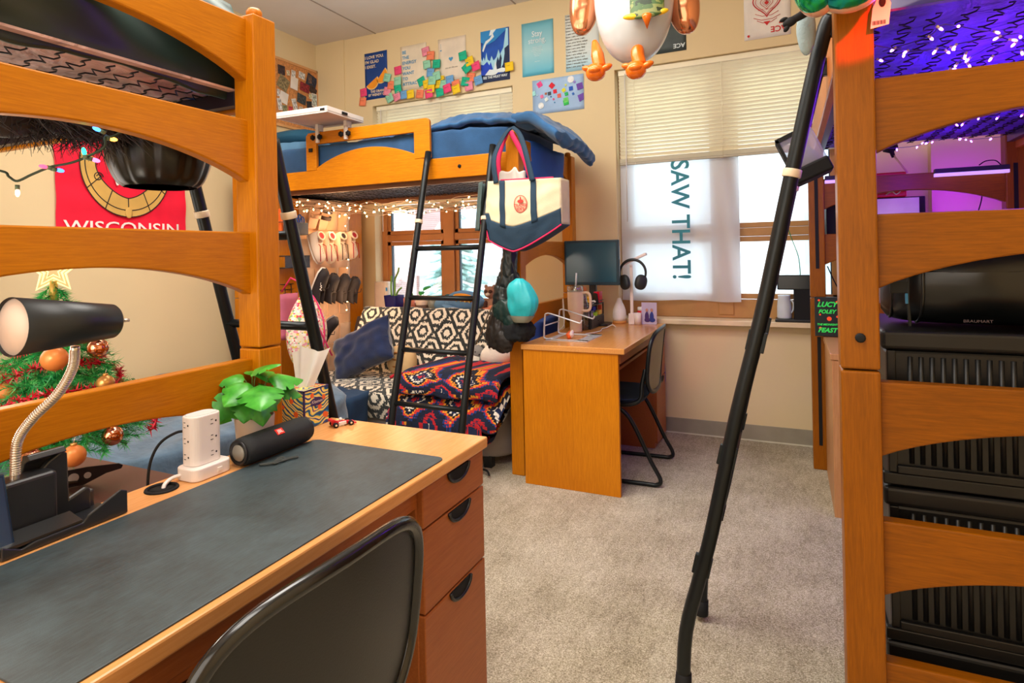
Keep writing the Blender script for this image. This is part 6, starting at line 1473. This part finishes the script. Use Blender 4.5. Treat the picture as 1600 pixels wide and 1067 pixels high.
b = MB(); b.box(-2.60, -2.565, 2.868-.004, 2.868+.0, 2.172, 2.186); b.box(-2.545, -2.54, 3.0, 3.05, 2.172, 2.188); b.build('cup_latch', BLKM, t)
# ================================================================ hanging on the middle bed post
CV = M('natural_canvas', '#E6D8B4', .85, bmp=.25, bs=250); NV = M('navy_canvas', '#1E3A50', .8, bmp=.25, bs=250); PKR = M('hot_pink_lining', '#E82860', .8)
t = thing('canvas_tote_bag', 'cream and navy canvas tote bag with pink trim hanging on the bed post', 'tote bag', (-1.33, 3.02, 1.27))
f_, k_ = 2.985, 3.118
def tq(u, v, front):
    "u across, v up on the bag body; front 0..1"
    xl = -1.545+.03*v; xr = -1.085+.0*v; zb = 1.30+.10*u-.0; zt_ = 1.675-.01*u
    x = xl+(xr-xl)*u; z0 = (1.405 if u < .06 else 1.285+.14*abs(u-.40)**1.3*1.9); z = z0+(zt_-z0)*v
    bul = .03*math.sin(PI*u)*math.sin(PI*min(1, v+.1))
    y = f_-bul+.006*noise.noise(Vector((u*6, v*6, 3))) if front else k_-.0
    return (x, y, z)
split = .34
b = MB(); b.grid(lambda u, v: tq(u, split+(1-split)*v, 1), 36, 24); b.build('front_panel', CV, t, solid=.004, nrm=False)
b = MB(); b.grid(lambda u, v: Vector(tq(u, split*v, 1))-Vector((0, .002, 0)), 36, 12); b.build('navy_base', NV, t, solid=.005, nrm=False)
b = MB(); b.grid(lambda u, v: tq(u, v, 0), 20, 14); b.build('back_panel', CV, t, solid=.003, nrm=False)
b = MB()
b.grid(lambda u, v: Vector(tq(0, v, 1))*(1-u)+Vector(tq(0, v, 0))*u+Vector((-.055*math.sin(PI*u)-.03, 0, 0))*1, 10, 14)
b.build('side_gusset', M('grey_green_canvas', '#4A5F5E', .85), t, solid=.003, nrm=False)
b = MB(); b.grid(lambda u, v: Vector(tq(1, v, 1))*(1-u)+Vector(tq(1, v, 0))*u, 6, 14); b.build('side_gusset', CV, t, solid=.003, nrm=False)
b = MB(); b.grid(lambda u, v: Vector(tq(u, 0, 1))*(1-v)+Vector(tq(u, 0, 0))*v, 30, 5); b.build('bottom', NV, t, solid=.003, nrm=False)
b = MB(); b.tube([Vector(tq(u/30, 0, 1))+Vector((0, -.002, -.003)) for u in range(31)], .0045, 6); b.tube([Vector(tq(0, 0, 1)), Vector(tq(0, 0, 1))+Vector((-.05, .05, .05)), Vector(tq(0, .5, 1))+Vector((-.075, .06, .0)), Vector(tq(0, 1, 1))+Vector((-.06, .04, 0))], .004, 6)
b.tube([Vector(tq(.18+u/40, 1, 1))+Vector((0, .004, .004)) for u in range(30)], .004, 6); b.build('pink_piping', PKR, t)
for u0, lean in ((.17, .06), (.60, .05)):
    b = MB(); b.grid(lambda u, v: Vector(tq(u0+lean*(1-v)+.075*u, .30+.70*v, 1))-Vector((0, .006, 0)), 4, 16); b.build('strap_band', NV, t, solid=.003, nrm=False)
def ribbon(nm, pts, w, m, wd=(1, 0, 0)):
    sp_ = [Vector(p) for p in spline(pts, 8)]; wv = Vector(wd)
    b = MB(); b.grid(lambda u, v: sp_[int(round(v*(len(sp_)-1)))]+wv*w*(u-.5), 2, len(sp_)-1); return b.build(nm, m, t, solid=.004, nrm=False)
ribbon('handle', [(-1.46, 2.975, 1.66), (-1.475, 2.985, 1.80), (-1.45, 3.06, 1.93), (-1.43, 3.11, 1.985), (-1.41, 3.11, 1.985), (-1.335, 3.04, 1.92), (-1.275, 2.985, 1.79), (-1.24, 2.972, 1.66)], .034, NV, (.95, -.2, .1))
ribbon('handle', [(-1.49, 3.10, 1.66), (-1.50, 3.09, 1.80), (-1.455, 3.085, 1.92), (-1.43, 3.10, 1.965), (-1.40, 3.09, 1.93), (-1.33, 3.08, 1.80), (-1.29, 3.09, 1.66)], .034, PKR, (.95, -.2, .1))
b = MB(); b.grid(lambda u, v: (-1.475+.16*u, 3.06-.02*math.sin(u*9), 1.64+.11*v*(1-.6*abs(u-.5))+.01*math.sin(u*14)), 16, 8); b.build('crumpled_lining', M('white_bag_cloth', '#D8D0C8', .8), t, solid=.006)
LR = M('red_logo_print', '#D84038', .8); lc = Vector(tq(.50, .64, 1)); lc.y -= .0075
b = MB(); b.tube([lc+Vector((.038*math.cos(a), 0, .046*math.sin(a))) for a in [2*PI*i/36 for i in range(36)]], .0018, 5, closed=True)
b.tube([lc+Vector((.033*math.cos(a), 0, .041*math.sin(a))) for a in [2*PI*i/36 for i in range(36)]], .001, 5, closed=True)
b.ell(lc+Vector((0, 0, .014)), (.018, .001, .010), 12); b.ell(lc+Vector((0, 0, .03)), (.004, .001, .010), 8); b.build('logo_ring', LR, t)
b = MB(); b.text("TRADER\nJOE'S", .0205, lc+Vector((0, -.001, -.014)), bold=.0006, spacing=.95); b.build('lettering', LR, t, nrm=False)
def blob(nm, lab, cat, parts, mat, **k):
    b = MB()
    for c, r, rot in parts:
        c = Vector(c); R = Euler(rot or (0, 0, 0)).to_matrix(); n = 56; m_ = 44
        def fn(u, v):
            a = 2*PI*u; th = PI*v; d = R @ Vector((math.sin(th)**.75*math.cos(a)*r[0], math.sin(th)**.75*math.sin(a)*r[1], math.cos(th)*r[2]))
            p = c+d; q = 1+.22*noise.noise(p*13)+.17*(.5-abs(noise.noise(Vector((p.x*34, p.y*30, p.z*9)))*2))+.08*noise.noise(p*60)
            return c+d*q
        b.grid(fn, n, m_, closeu=True)
    return tag(b.build(nm, mat, **k), lab, cat)
BKJ = M('black_green_nylon', '#141E20', .35, 0, .5, .3, bmp=.3, bs=40)
blob('black_jacket', 'black and navy jacket bunched on the bed post below the tote bag', 'jacket', [((-1.425, 3.05, 1.20), (.045, .045, .15), None), ((-1.435, 3.05, 1.10), (.06, .045, .09), (0, .3, 0)), ((-1.455, 3.04, 1.02), (.07, .05, .08), (0, .3, 0))], BKJ)
blob('green_black_pouch', 'dark green black nylon pouch above the long black bag', 'pouch', [((-1.44, 3.02, .955), (.07, .045, .075), (0, .5, 0)), ((-1.40, 3.02, .90), (.07, .04, .05), (0, .6, 0))], M('dark_green_nylon', '#16302C', .4, bmp=.3, bs=40))
blob('black_pouch', 'black rounded pouch hanging directly under the teal stuff sack', 'pouch', [((-1.375, 3.03, .845), (.095, .055, .065), None)], M('black_knit', '#0C0E12', .9, bmp=.4, bs=120))
blob('long_black_bag', 'limp black bag with a brown strap hanging over the futon edge', 'bag', [((-1.495, 3.02, .84), (.062, .04, .11), (0, .15, 0)), ((-1.46, 3.02, .79), (.07, .04, .07), None)], M('limp_black_leather', '#1E1815', .5, bmp=.3, bs=30))
tag(MB().tube(spline([(-1.50, 2.985, .98), (-1.53, 2.975, .92), (-1.555, 2.97, .86), (-1.60, 2.97, .77)], 5), .009, 6, flat=.5).build('tan_strap', M('olive_tan_strap', '#6A5A44', .7)), 'olive tan strap dangling from the black bag on the bed post', 'strap')
t = thing('stuff_sack', 'bright teal drawstring stuff sack hanging beside the far desk', 'stuff sack', (-1.325, 2.985, .89))
def fn(u, v):
    a = 2*PI*u; k = math.sin(PI*(.06+.9*v))**.5*(1-.1*v)*(1-.03*abs(math.cos(a*6))); w_ = 1+.13*noise.noise(Vector((math.cos(a)*1.4, math.sin(a)*1.4, v*3)))+.05*noise.noise(Vector((math.cos(a)*4, math.sin(a)*4, v*3)))+.10*max(0, v-.6)*math.sin(a*9); w_ *= (1 if v < .9 else 1-.35*(v-.9)/.1); return (-1.325+.094*math.cos(a)*k*w_+.01*math.sin(v*5), 2.985+.055*math.sin(a)*k*w_, .90+.235*v)
b = MB(); b.grid(fn, 60, 26, closeu=True); b.build('body', M('teal_nylon', '#28B4BC', .4, var=.2, vs=10, bmp=.3, bs=50), t)
MB().grid(lambda u, v: Vector(fn(u, v*.16))*1.0+Vector((.003*math.cos(2*PI*u), .003*math.sin(2*PI*u), -.004)), 50, 6, closeu=True).build('grey_base', M('grey_mesh_base', '#8A8A78', .8), t)
MB().tube(spline([(-1.34, 2.99, 1.12), (-1.36, 2.99, 1.16), (-1.40, 3.02, 1.25), (-1.42, 3.04, 1.33)], 5), .003, 6).build('drawstring', BLKM, t)
# ================================================================ inflatable bird
t = thing('bird_balloon', 'white inflatable bird balloon with copper wings hanging from the ceiling', 'balloon', (-.59, 2.6, 2.0))
WB = M('white_foil_balloon', '#CFD4D6', .22, 0, .6, .02, coat=.3); CO = M('copper_foil', '#E0946A', .16, .85, .5, .06); OGF = M('orange_foil', '#FF7A10', .25, .1, .6, .06, coat=.3)
b = MB()
def fn(u, v):
    a = 2*PI*u; th = PI*v; k = math.sin(th)**.85
    return (-.592+.172*math.cos(a)*k, 2.60+.15*math.sin(a)*k, 2.385-.30*math.cos(th)+.0)
b.grid(fn, 44, 30, closeu=True); b.build('body', WB, t)
for s, c in ((-1, (-.815, 2.62, 2.42)), (1, (-.40, 2.66, 2.36))):
    b = MB()
    def fn(u, v, c=c, s=s):
        a = 2*PI*u; th = PI*v; k = math.sin(th)**.8*(1-.035*abs(math.sin(v*26))*(math.cos(a)*-s > -.2)); return (c[0]+.072*math.cos(a)*k+.02*s*math.cos(th), c[1]+.06*math.sin(a)*k, c[2]-.165*math.cos(th)*1.0)
    b.grid(fn, 40, 40, closeu=True); b.build('wing', CO, t)
for c, s in (((-.748, 2.56), 1), ((-.565, 2.53), -.6)):
    x, y = c; zb_ = 2.055 if s > 0 else 2.03
    MB().tube(spline([(x-.02*s, y+.03, zb_+.15), (x, y, zb_+.08), (x+.012, y-.01, zb_+.02)], 6), [.012+.016*min(1, i/6) for i in range(13)], 14).build('leg', OGF, t)
    b = MB(); b.ell((x-.005, y-.015, zb_), (.043, .04, .038), 24, power=.9)
    for d_ in ((-.035, -.03, .015), (0, -.05, .0), (.045, -.02, .012)): b.ell((x+d_[0], y+d_[1], zb_+d_[2]), (.028, .02, .014), 12, rot=(0, -.3*d_[0]/.04, 0))
    b.build('foot', OGF, t)
CM = newmat('camouflage_print'); cm2, n_, l_, b_ = CM
l_.new(ramp(n_, l_, ntex(n_, l_, texco(n_, l_, (1, 1, 2)), 14, 2), [(0, '#22381E'), (.42, '#4A6A3A'), (.52, '#8A9458'), (.62, '#2A3A22')], 'CONSTANT'), b_.inputs['Base Color']); b_.inputs['Roughness'].default_value = .4
b = MB(); b.grid(lambda u, v: (-.505+.072*math.sin((u-.5)*2.6), 2.450-.035*math.cos((u-.5)*2.6)+.01, 2.235+.20*v-.028*math.cos((u-.5)*2.6)), 20, 14); b.build('cap', cm2, t, solid=.012)
b = MB(); b.ell((-.568, 2.44, 2.226), (.035, .012, .012), 12, rot=(0, .1, 0)); b.ell((-.448, 2.45, 2.228), (.03, .012, .012), 12, rot=(0, -.1, 0)); b.build('eyebrow', M('yellow_foil', '#FFC810', .3, coat=.3), t)
MB().lathe([(0, 0), (.020, 0), (.018, .01), (0, .06)], (-.500, 2.42, 2.215), 14, axis=(.02, -.05, -1)).build('beak', OGF, t)
MB().tube([(-.59, 2.6, 2.68), (-.59, 2.6, 3.214)], .0012, 4).build('hanging_thread', WHT, t)
t0_ = t
MB().lathe([(0, 0), (.05, 0), (.045, -.02), (0, -.022)], (-3.15, 3.35, 3.2149), 20).build('sd', WHT, None)
o = bpy.data.objects['sd']; o.name = 'smoke_detector'; tag(o, 'small white round sprinkler cap on the ceiling', 'detector')
# ================================================================ right side
CR = M('black_crate_plastic', '#080809', .4, 0, .5, .1)
for i, (z0, z1, lab) in enumerate(((0, .303, 'black ribbed storage crate at the bottom of the stack inside the right bed end'), (.305, .683, 'black ribbed storage crate in the middle of the stack inside the right bed end'), (.685, 1.065, 'black ribbed storage crate on top of the stack under the black duffel bag'))):
    t = thing('storage_crate', lab, 'crate', (.6, 1.95, z0), 'stacked black storage crates')
    MB().box(.212, 1.0, 1.735, 2.15, z0+.002, z1-.05).build('body', CR, t, bevel=.008)
    MB().box(.20, 1.01, 1.72, 2.16, z1-.048, z1-.001).build('lid', CR, t, bevel=.010, seg=3)
    b = MB(); b.box(.23, .985, 1.722, 1.736, z0+.03, z0+.05); b.box(.20, 1.01, 1.722, 1.74, z0+.002, z0+.03)
    b.box(.212, .232, 1.727, 1.738, z0+.03, z1-.05); b.build('frame_lip', CR, t, bevel=.003)
    b = MB(); x = .262
    while x < .97: b.lathe([(.0065, 0), (.0065, z1-z0-.12)], (x, 1.737, z0+.055), 8); x += .0223
    b.build('ribs', CR, t)
LT = M('glossy_black_leather', '#0E1012', .28, 0, .6, .2, bmp=.12, bs=16)
t = thing('duffel_bag', 'glossy black leather duffel bag lying on the top storage crate', 'duffel bag', (.62, 1.92, 1.066))
def fn(u, v):
    a = 2*PI*v; cy = math.copysign(abs(math.cos(a))**.7, math.cos(a)); sz = math.copysign(abs(math.sin(a))**.75, math.sin(a))
    e = 2*u-1; k = (1-abs(e)**6)**.35 if abs(e) < 1 else 0
    z = 1.205+.137*sz*(.75+.25*k)+.012*noise.noise(Vector((u*7, v*8, 0)))*(sz > -.6)
    return (.222+.80*u, 1.90-.168*cy*k+.014*noise.noise(Vector((u*6, v*6, 2))), max(1.0675, z))
b = MB(); b.grid(fn, 60, 48); b.build('body', LT, t, nrm=True)
b = MB(); b.tube([fn(.09, .0+i/40*.5-.22) for i in range(30)], .004, 6); b.tube([fn(.02, .0+i/40*.5-.22) for i in range(30)], .004, 6); b.build('piping', LT, t)
b = MB(); b.box(.222, .262, 1.722, 1.73, 1.155, 1.185); b.tube([(.262, 1.728, 1.21), (.258, 1.722, 1.14), (.262, 1.725, 1.075)], .004, 6); b.build('end_strap', M('dark_strap_webbing', '#1A1C1A', .7), t, bevel=.002)
b = MB(); b.box(.252, .258, 1.716, 1.722, 1.13, 1.155); b.build('zip_pull', M('blue_zip_pull', '#2878A8', .4), t, bevel=.001)
b = MB(); b.text('BRAUMART', .0095, (.395, 1.7225, 1.088), spacing=1, sx=1.15); b.build('lettering', M('faint_grey_print', '#5A4A50', .6), t, nrm=False)
# book
t = thing('paperback_book', 'black book with green lettering standing on the pale desk against the bed post', 'book', (.195, 3.78, .775))
b = MB(); b.box(.124, .254, 3.772, 3.800, .789-.014, .993); b.build('cover', M('black_book_cover', '#14201E', .4), t, bevel=.001); b = MB(); b.box(.128, .2545, 3.776, 3.796, .778, .990); b.build('pages', PAPER, t)
GI = M('green_book_ink_glow', '#30E858', .5, emis=.15)  # printed ink with a little emission added to brighten the lettering
b = MB(); b.text('LUCY', .038, (.183, 3.7712, .940), bold=.0014, shear=.35); b.text('FOLEY', .029, (.183, 3.7712, .903), bold=.001, shear=.3); b.text('THE MIDNIGHT', .0145, (.184, 3.7712, .836), bold=.0006, shear=.3); b.text('FEAST', .034, (.184, 3.7712, .798), bold=.0014, shear=.35); b.build('lettering', GI, t, nrm=False)
b = MB()
for x, z, r in ((.195, .873, .012), (.145, .975, .006), (.235, .965, .008), (.235, .885, .006), (.15, .895, .005), (.15, .82, .007)): b.prism(circ(x, z, r, 14), pw, 3.7716, 3.772)
b.build('orange_glow_spots', M('orange_book_spots_glow', '#F0501C', .5, emis=.3), t)  # printed spots with emission added, not light sources
# white fronted box, red box, brush, led bars
t = thing('mini_fridge', 'black box with white front standing behind the far rails of the right bed', 'mini fridge', (.44, 4.0, 0))
b = MB(); b.box(.20, .685, 3.965, 4.17, 1.345, 1.543); b.build('body', BLKM, t, bevel=.004); MB().box(.30, .655, 3.955, 3.966, 1.352, 1.537).build('front_panel', M('white_front', '#E8DCEC', .4), t, bevel=.002)
b = MB(); [b.box(x, x+.02, y, y+.02, 0, 1.345) for x in (.40, .66) for y in (3.97, 4.145)]; b.build('rack_leg', METAL, t)
t = thing('red_box', 'red box with white swirl on top of the white fronted box', 'box', (.45, 4.04, 1.545)); MB().box(.32, .60, 3.97, 4.12, 1.544, 1.685).build('carton', RED, t, bevel=.008)
b = MB(); b.tube(spline([(.50, 3.968, 1.56), (.53, 3.968, 1.575), (.55, 3.968, 1.56), (.57, 3.968, 1.575)], 5), .006, 6, flat=.5); b.build('white_swirl', WHT, t)
t = thing('bottle_brush', 'pale sticked black headed brush leaning behind the right bed', 'brush', (.6, 4.1, 1.69))
MB().tube([(.56, 4.12, 1.80), (.625, 4.10, 1.69)], .005, 8).build('stick', M('pale_brush_stick', '#C8A888', .5), t); b = MB(); b.lathe([(.0, .045), (.02, .04), (.04, .02), (.04, 0), (.012, -.02), (.01, -.05), (0, -.05)], (.548, 4.125, 1.835), 14, axis=(-.3, 0, 1)); b.build('head', BLKM, t)
LP = M('led_bar_violet_glow', '#C8A0FF', .4, emis=.9, var=0); LD = M('led_bar_case', '#1A1038', .5)
for lab, x0, x1 in (('long violet lit light bar on the far rail of the right bed', .705, 1.02), ('short violet lit light bar beside the far left post of the right bed', .19, .30)):
    t = thing('light_bar', lab, 'light bar', ((x0+x1)/2, 3.84, 1.625)); MB().box(x0, x1, 3.82, 3.862, 1.648, 1.672).build('case', LD, t, bevel=.002); MB().box(x0, x1, 3.826, 3.858, 1.632, 1.648).build('light_strip', LP, t)
tag(MB().tube(spline([(.90, 3.85, 1.68), (.93, 3.86, 1.70), (.97, 3.86, 1.70), (.99, 3.85, 1.675)], 5), .003, 6).build('black_cable', BLKM), 'black cable loop on top of the long violet light bar', 'cable')
tag(MB().tube(spline([(.93, 3.93, 1.56), (.925, 3.93, 1.50), (.90, 3.92, 1.42), (.87, 3.92, 1.36)], 5), .003, 6).build('black_cable', BLKM), 'black cable hanging below the arched far rail of the right bed', 'cable')
tag(MB().tube(spline([(-.02, 4.19, 1.52), (.0, 4.18, 1.38), (.05, 4.15, 1.22), (.06, 4.15, 1.10)], 5), .003, 6).build('green_cable', M('green_cable', '#2A8048', .5)), 'thin green cable hanging in front of the right window', 'cable')
tag(MB().tube(spline([(.20, 3.95, 1.16), (.23, 3.93, 1.08), (.27, 3.90, .98), (.29, 3.88, .86)], 5), .0035, 6).build('black_cable', BLKM), 'black cable running down behind the black book', 'cable')
tag(box_mb(.23, .40, 3.25, 3.6, .419, .52).build('purple_bin', M('purple_bin', '#3A1EA0', .5), bevel=.01), 'purple bin on the shelf inside the pale desk', 'bin')
tag(box_mb(.22, .50, 3.22, 3.6, .001, .24).build('dark_storage_tote', M('dark_violet_tote', '#2A1A50', .5), bevel=.01), 'dark violet storage tote on the floor inside the pale desk', 'tote')
# toiletry bag on the ladder
t = thing('toiletry_bag', 'clear plastic toiletry bag with black base hanging on the foreground ladder', 'bag', (.05, 1.95, 1.44))
b = MB(); Mx = Matrix.Translation((.045, 1.95, 1.535)) @ Euler((0, math.radians(-24), 0)).to_matrix().to_4x4(); b.xf = Mx
b.box(-.048, .048, -.05, .05, -.035, .068); b.build('clear_body', thin('hazy_clear_vinyl', '#C8C4D4', .5, .3), t, bevel=.008)
b = MB(); b.xf = Mx; b.box(-.050, .050, -.053, .053, -.070, -.028); b.build('black_base', BLKM, t, bevel=.006)
b = MB(); b.xf = Mx; b.box(-.052, -.044, -.053, .053, -.035, .07); b.box(-.052, .0, -.053, .053, .062, .074); b.build('black_trim', BLKM, t)
b = MB(); b.xf = Mx; b.ell((0, 0, 0), (.035, .03, .035), 14, nz=.3, nsc=30); b.build('contents', M('grey_contents', '#8A86A0', .7), t)
# shiny teal balloon, plush and tag on the near post
FO = newmat('iridescent_teal_foil'); fm_, n_, l_, b_ = FO
l_.new(ramp(n_, l_, ntex(n_, l_, texco(n_, l_), 9, 3, .5, 1.5), [(.3, '#0E5A98'), (.45, '#10A8A0'), (.56, '#28C058'), (.7, '#1880B0')]), b_.inputs['Base Color']); b_.inputs['Metallic'].default_value = .7; b_.inputs['Roughness'].default_value = .14
t = thing('teal_foil_balloon', 'iridescent teal foil balloon with pink underside resting at the top of the right post', 'balloon', (.10, 1.50, 1.78))
b = MB(); b.ell((.062, 1.49, 1.845), (.045, .05, .058), 24); b.ell((.125, 1.49, 1.90), (.095, .06, .115), 30); b.ell((.19, 1.49, 1.93), (.06, .055, .10), 20); b.build('body', fm_, t)
b = MB(); b.ell((.066, 1.503, 1.841), (.044, .048, .058), 24); b.ell((.128, 1.505, 1.896), (.094, .056, .115), 30); b.build('pink_underside', M('peach_foil', '#F0B898', .3, .3), t)
t = thing('grey_plush_toy', 'pale grey plush toy with a black mitten hand beside the top of the right post', 'plush toy', (.04, 1.67, 1.74))
MB().ell((.048, 1.665, 1.81), (.022, .02, .062), 18, nz=.1, nsc=20).build('body', M('pale_blue_grey_plush', '#9CB0B4', .95, bmp=.5, bs=120), t)
b = MB(); b.tube([(.05, 1.62, 1.84), (.035, 1.61, 1.828), (.018, 1.60, 1.818)], [.012, .010, .009], 10); b.ell((.012, 1.60, 1.814), (.018, .01, .011), 14, rot=(0, -.4, 0)); b.ell((.004, 1.60, 1.800), (.010, .007, .006), 10, rot=(0, -1.0, 0)); b.ell((-.002, 1.60, 1.822), (.010, .006, .005), 10, rot=(0, -.3, 0)); b.build('mitten', BLKM, t)
t = thing('price_tag', 'white barcode tag hanging from the teal balloon in front of the right post', 'tag', (.195, 1.585, 1.765))
b = MB(); b.prism([(.176, 1.763), (.212, 1.768), (.217, 1.815), (.210, 1.83), (.19, 1.829), (.181, 1.808)], pw, 1.584, 1.5846); b.build('card', PAPER, t)
b = MB(); x = .180
for k in range(12): w_ = .0006+.0012*((k*7) % 3)/2; b.box(x, x+w_, 1.5832, 1.5838, 1.770, 1.779); x += w_+.0010
b.build('barcode', BLKM, t); b = MB(); b.ell((.200, 1.5835, 1.82), (.007, .001, .012), 12); b.build('print_mark', BLKM, t)
# small things on the far post and cables near floor
tag(MB().tube(spline([(-1.56, 3.02, .02), (-1.6, 3.06, .03), (-1.68, 3.08, .025), (-1.78, 3.1, .05)], 5), .006, 6).build('black_cable', BLKM), 'black cable on the floor by the corner of the futon', 'cable')

# ================================================================ light and camera
w = bpy.data.worlds.new('World'); SC.world = w; w.use_nodes = True; wn = w.node_tree.nodes; wl = w.node_tree.links
bg_ = wn['Background']; sky = wn.new('ShaderNodeTexSky'); sky.sky_type = 'HOSEK_WILKIE' if 'HOSEK_WILKIE' in [e.identifier for e in sky.bl_rna.properties['sky_type'].enum_items] else 'NISHITA'
sky.turbidity = 6; sky.ground_albedo = .8; sky.sun_direction = (.3, .8, .5)
mxn = wn.new('ShaderNodeMix'); mxn.data_type = 'RGBA'; mxn.inputs[0].default_value = .7; wl.new(sky.outputs[0], mxn.inputs[6]); mxn.inputs[7].default_value = (.93, .97, 1.0, 1)
wl.new(mxn.outputs[2], bg_.inputs['Color']); bg_.inputs['Strength'].default_value = 2.8
def area(nm, loc, rot, sx_, sy_, e, col=(1, .95, .88), spread=PI):
    l = bpy.data.lights.new(nm, 'AREA'); l.shape = 'RECTANGLE'; l.size = sx_; l.size_y = sy_; l.energy = e; l.color = col; l.spread = spread
    o = bpy.data.objects.new(nm, l); COL.objects.link(o); o.location = loc; o.rotation_euler = rot; return o
def point(nm, loc, e, col, r=.05):
    l = bpy.data.lights.new(nm, 'POINT'); l.energy = e; l.color = col; l.shadow_soft_size = r
    o = bpy.data.objects.new(nm, l); COL.objects.link(o); o.location = loc; return o
sun = bpy.data.lights.new('outdoor_sun', 'SUN'); sun.energy = 5; sun.angle = .02; so = bpy.data.objects.new('outdoor_sun', sun); COL.objects.link(so); so.rotation_euler = Vector((.15, .75, -.62)).to_track_quat('-Z', 'Y').to_euler(); so.location = (0, -5, 9)
area('ceiling_light', (-1.4, 1.6, 3.19), (0, 0, 0), 1.6, .9, 50)  # added area lights under the ceiling, no fixture modelled, to brighten the room
area('ceiling_light', (-.5, .2, 3.19), (0, 0, 0), 1.6, .9, 34)
area('ceiling_light', (-2.6, .6, 3.19), (0, 0, 0), 1.4, .8, 26)
area('ceiling_bounce', (-1.6, 1.7, 2.2), (PI, 0, 0), 1.6, 1.6, 17)
area('room_fill', (-1.1, -1.55, 1.7), (math.radians(88), 0, 0), 2.4, 2.2, 36)
point('fairy_glow', (-3.12, 3.62, 1.50), 4.2, (1, .58, .28), .12); point('fairy_glow', (-2.5, 3.5, 1.56), 3.2, (1, .62, .32), .12); point('fairy_glow', (-3.10, 3.70, .95), 3, (1, .60, .32), .12); point('fairy_glow', (-1.9, 3.6, 1.54), 2, (1, .62, .32), .12)
point('violet_glow', (.6, 2.2, 1.66), 6, (.22, .02, 1), .1); point('violet_glow', (.75, 3.0, 1.66), 4, (.26, .02, 1), .08); point('violet_glow', (.60, 3.55, 1.62), 1.2, (.4, 0, 1), .06)
area('led_strip_glow', (.88, 3.93, 1.56), (math.radians(96), 0, 0), .34, .05, 1.35, (.30, 0, 1))
rs = bpy.data.lights.new('red_glow', 'SPOT'); rs.energy = 26; rs.color = (1, .02, .01); rs.spot_size = math.radians(34); rs.spot_blend = .25; rs.shadow_soft_size = .01
ro = bpy.data.objects.new('red_glow', rs); COL.objects.link(ro); ro.location = (.34, 1.25, 1.93); ro.rotation_euler = (Vector((.16, 1.6, 1.83))-Vector((.34, 1.25, 1.93))).to_track_quat('-Z', 'Y').to_euler()
point('under_bed_fill', (-2.3, .9, 1.25), 7, (1, .93, .84), .25)
point('tree_glow', (-1.56, .62, 1.12), 2.2, (1, .9, .75), .05)
area('futon_fill', (-2.3, 2.2, 2.9), (math.radians(35), 0, 0), 1.2, .6, 16)

cam = bpy.data.cameras.new('Camera'); cam.sensor_width = 36; cam.lens = 939/1600*36
cam.shift_y = -137.2/1600; cam.shift_x = 2.7/1600; cam.clip_start = .05; cam.clip_end = 200
co = bpy.data.objects.new('Camera', cam); COL.objects.link(co); co.location = (0, 0, 1.27)
yaw = math.radians(24.9); fwd = Vector((-math.sin(yaw), math.cos(yaw), 0))
rotm = fwd.to_track_quat('-Z', 'Y').to_matrix() @ Matrix.Rotation(-math.atan(.01995), 3, 'Z')
co.rotation_euler = rotm.to_euler(); SC.camera = co
SC.view_settings.view_transform = 'Standard'; SC.view_settings.look = 'None'; SC.view_settings.exposure = .13; SC.view_settings.gamma = 1
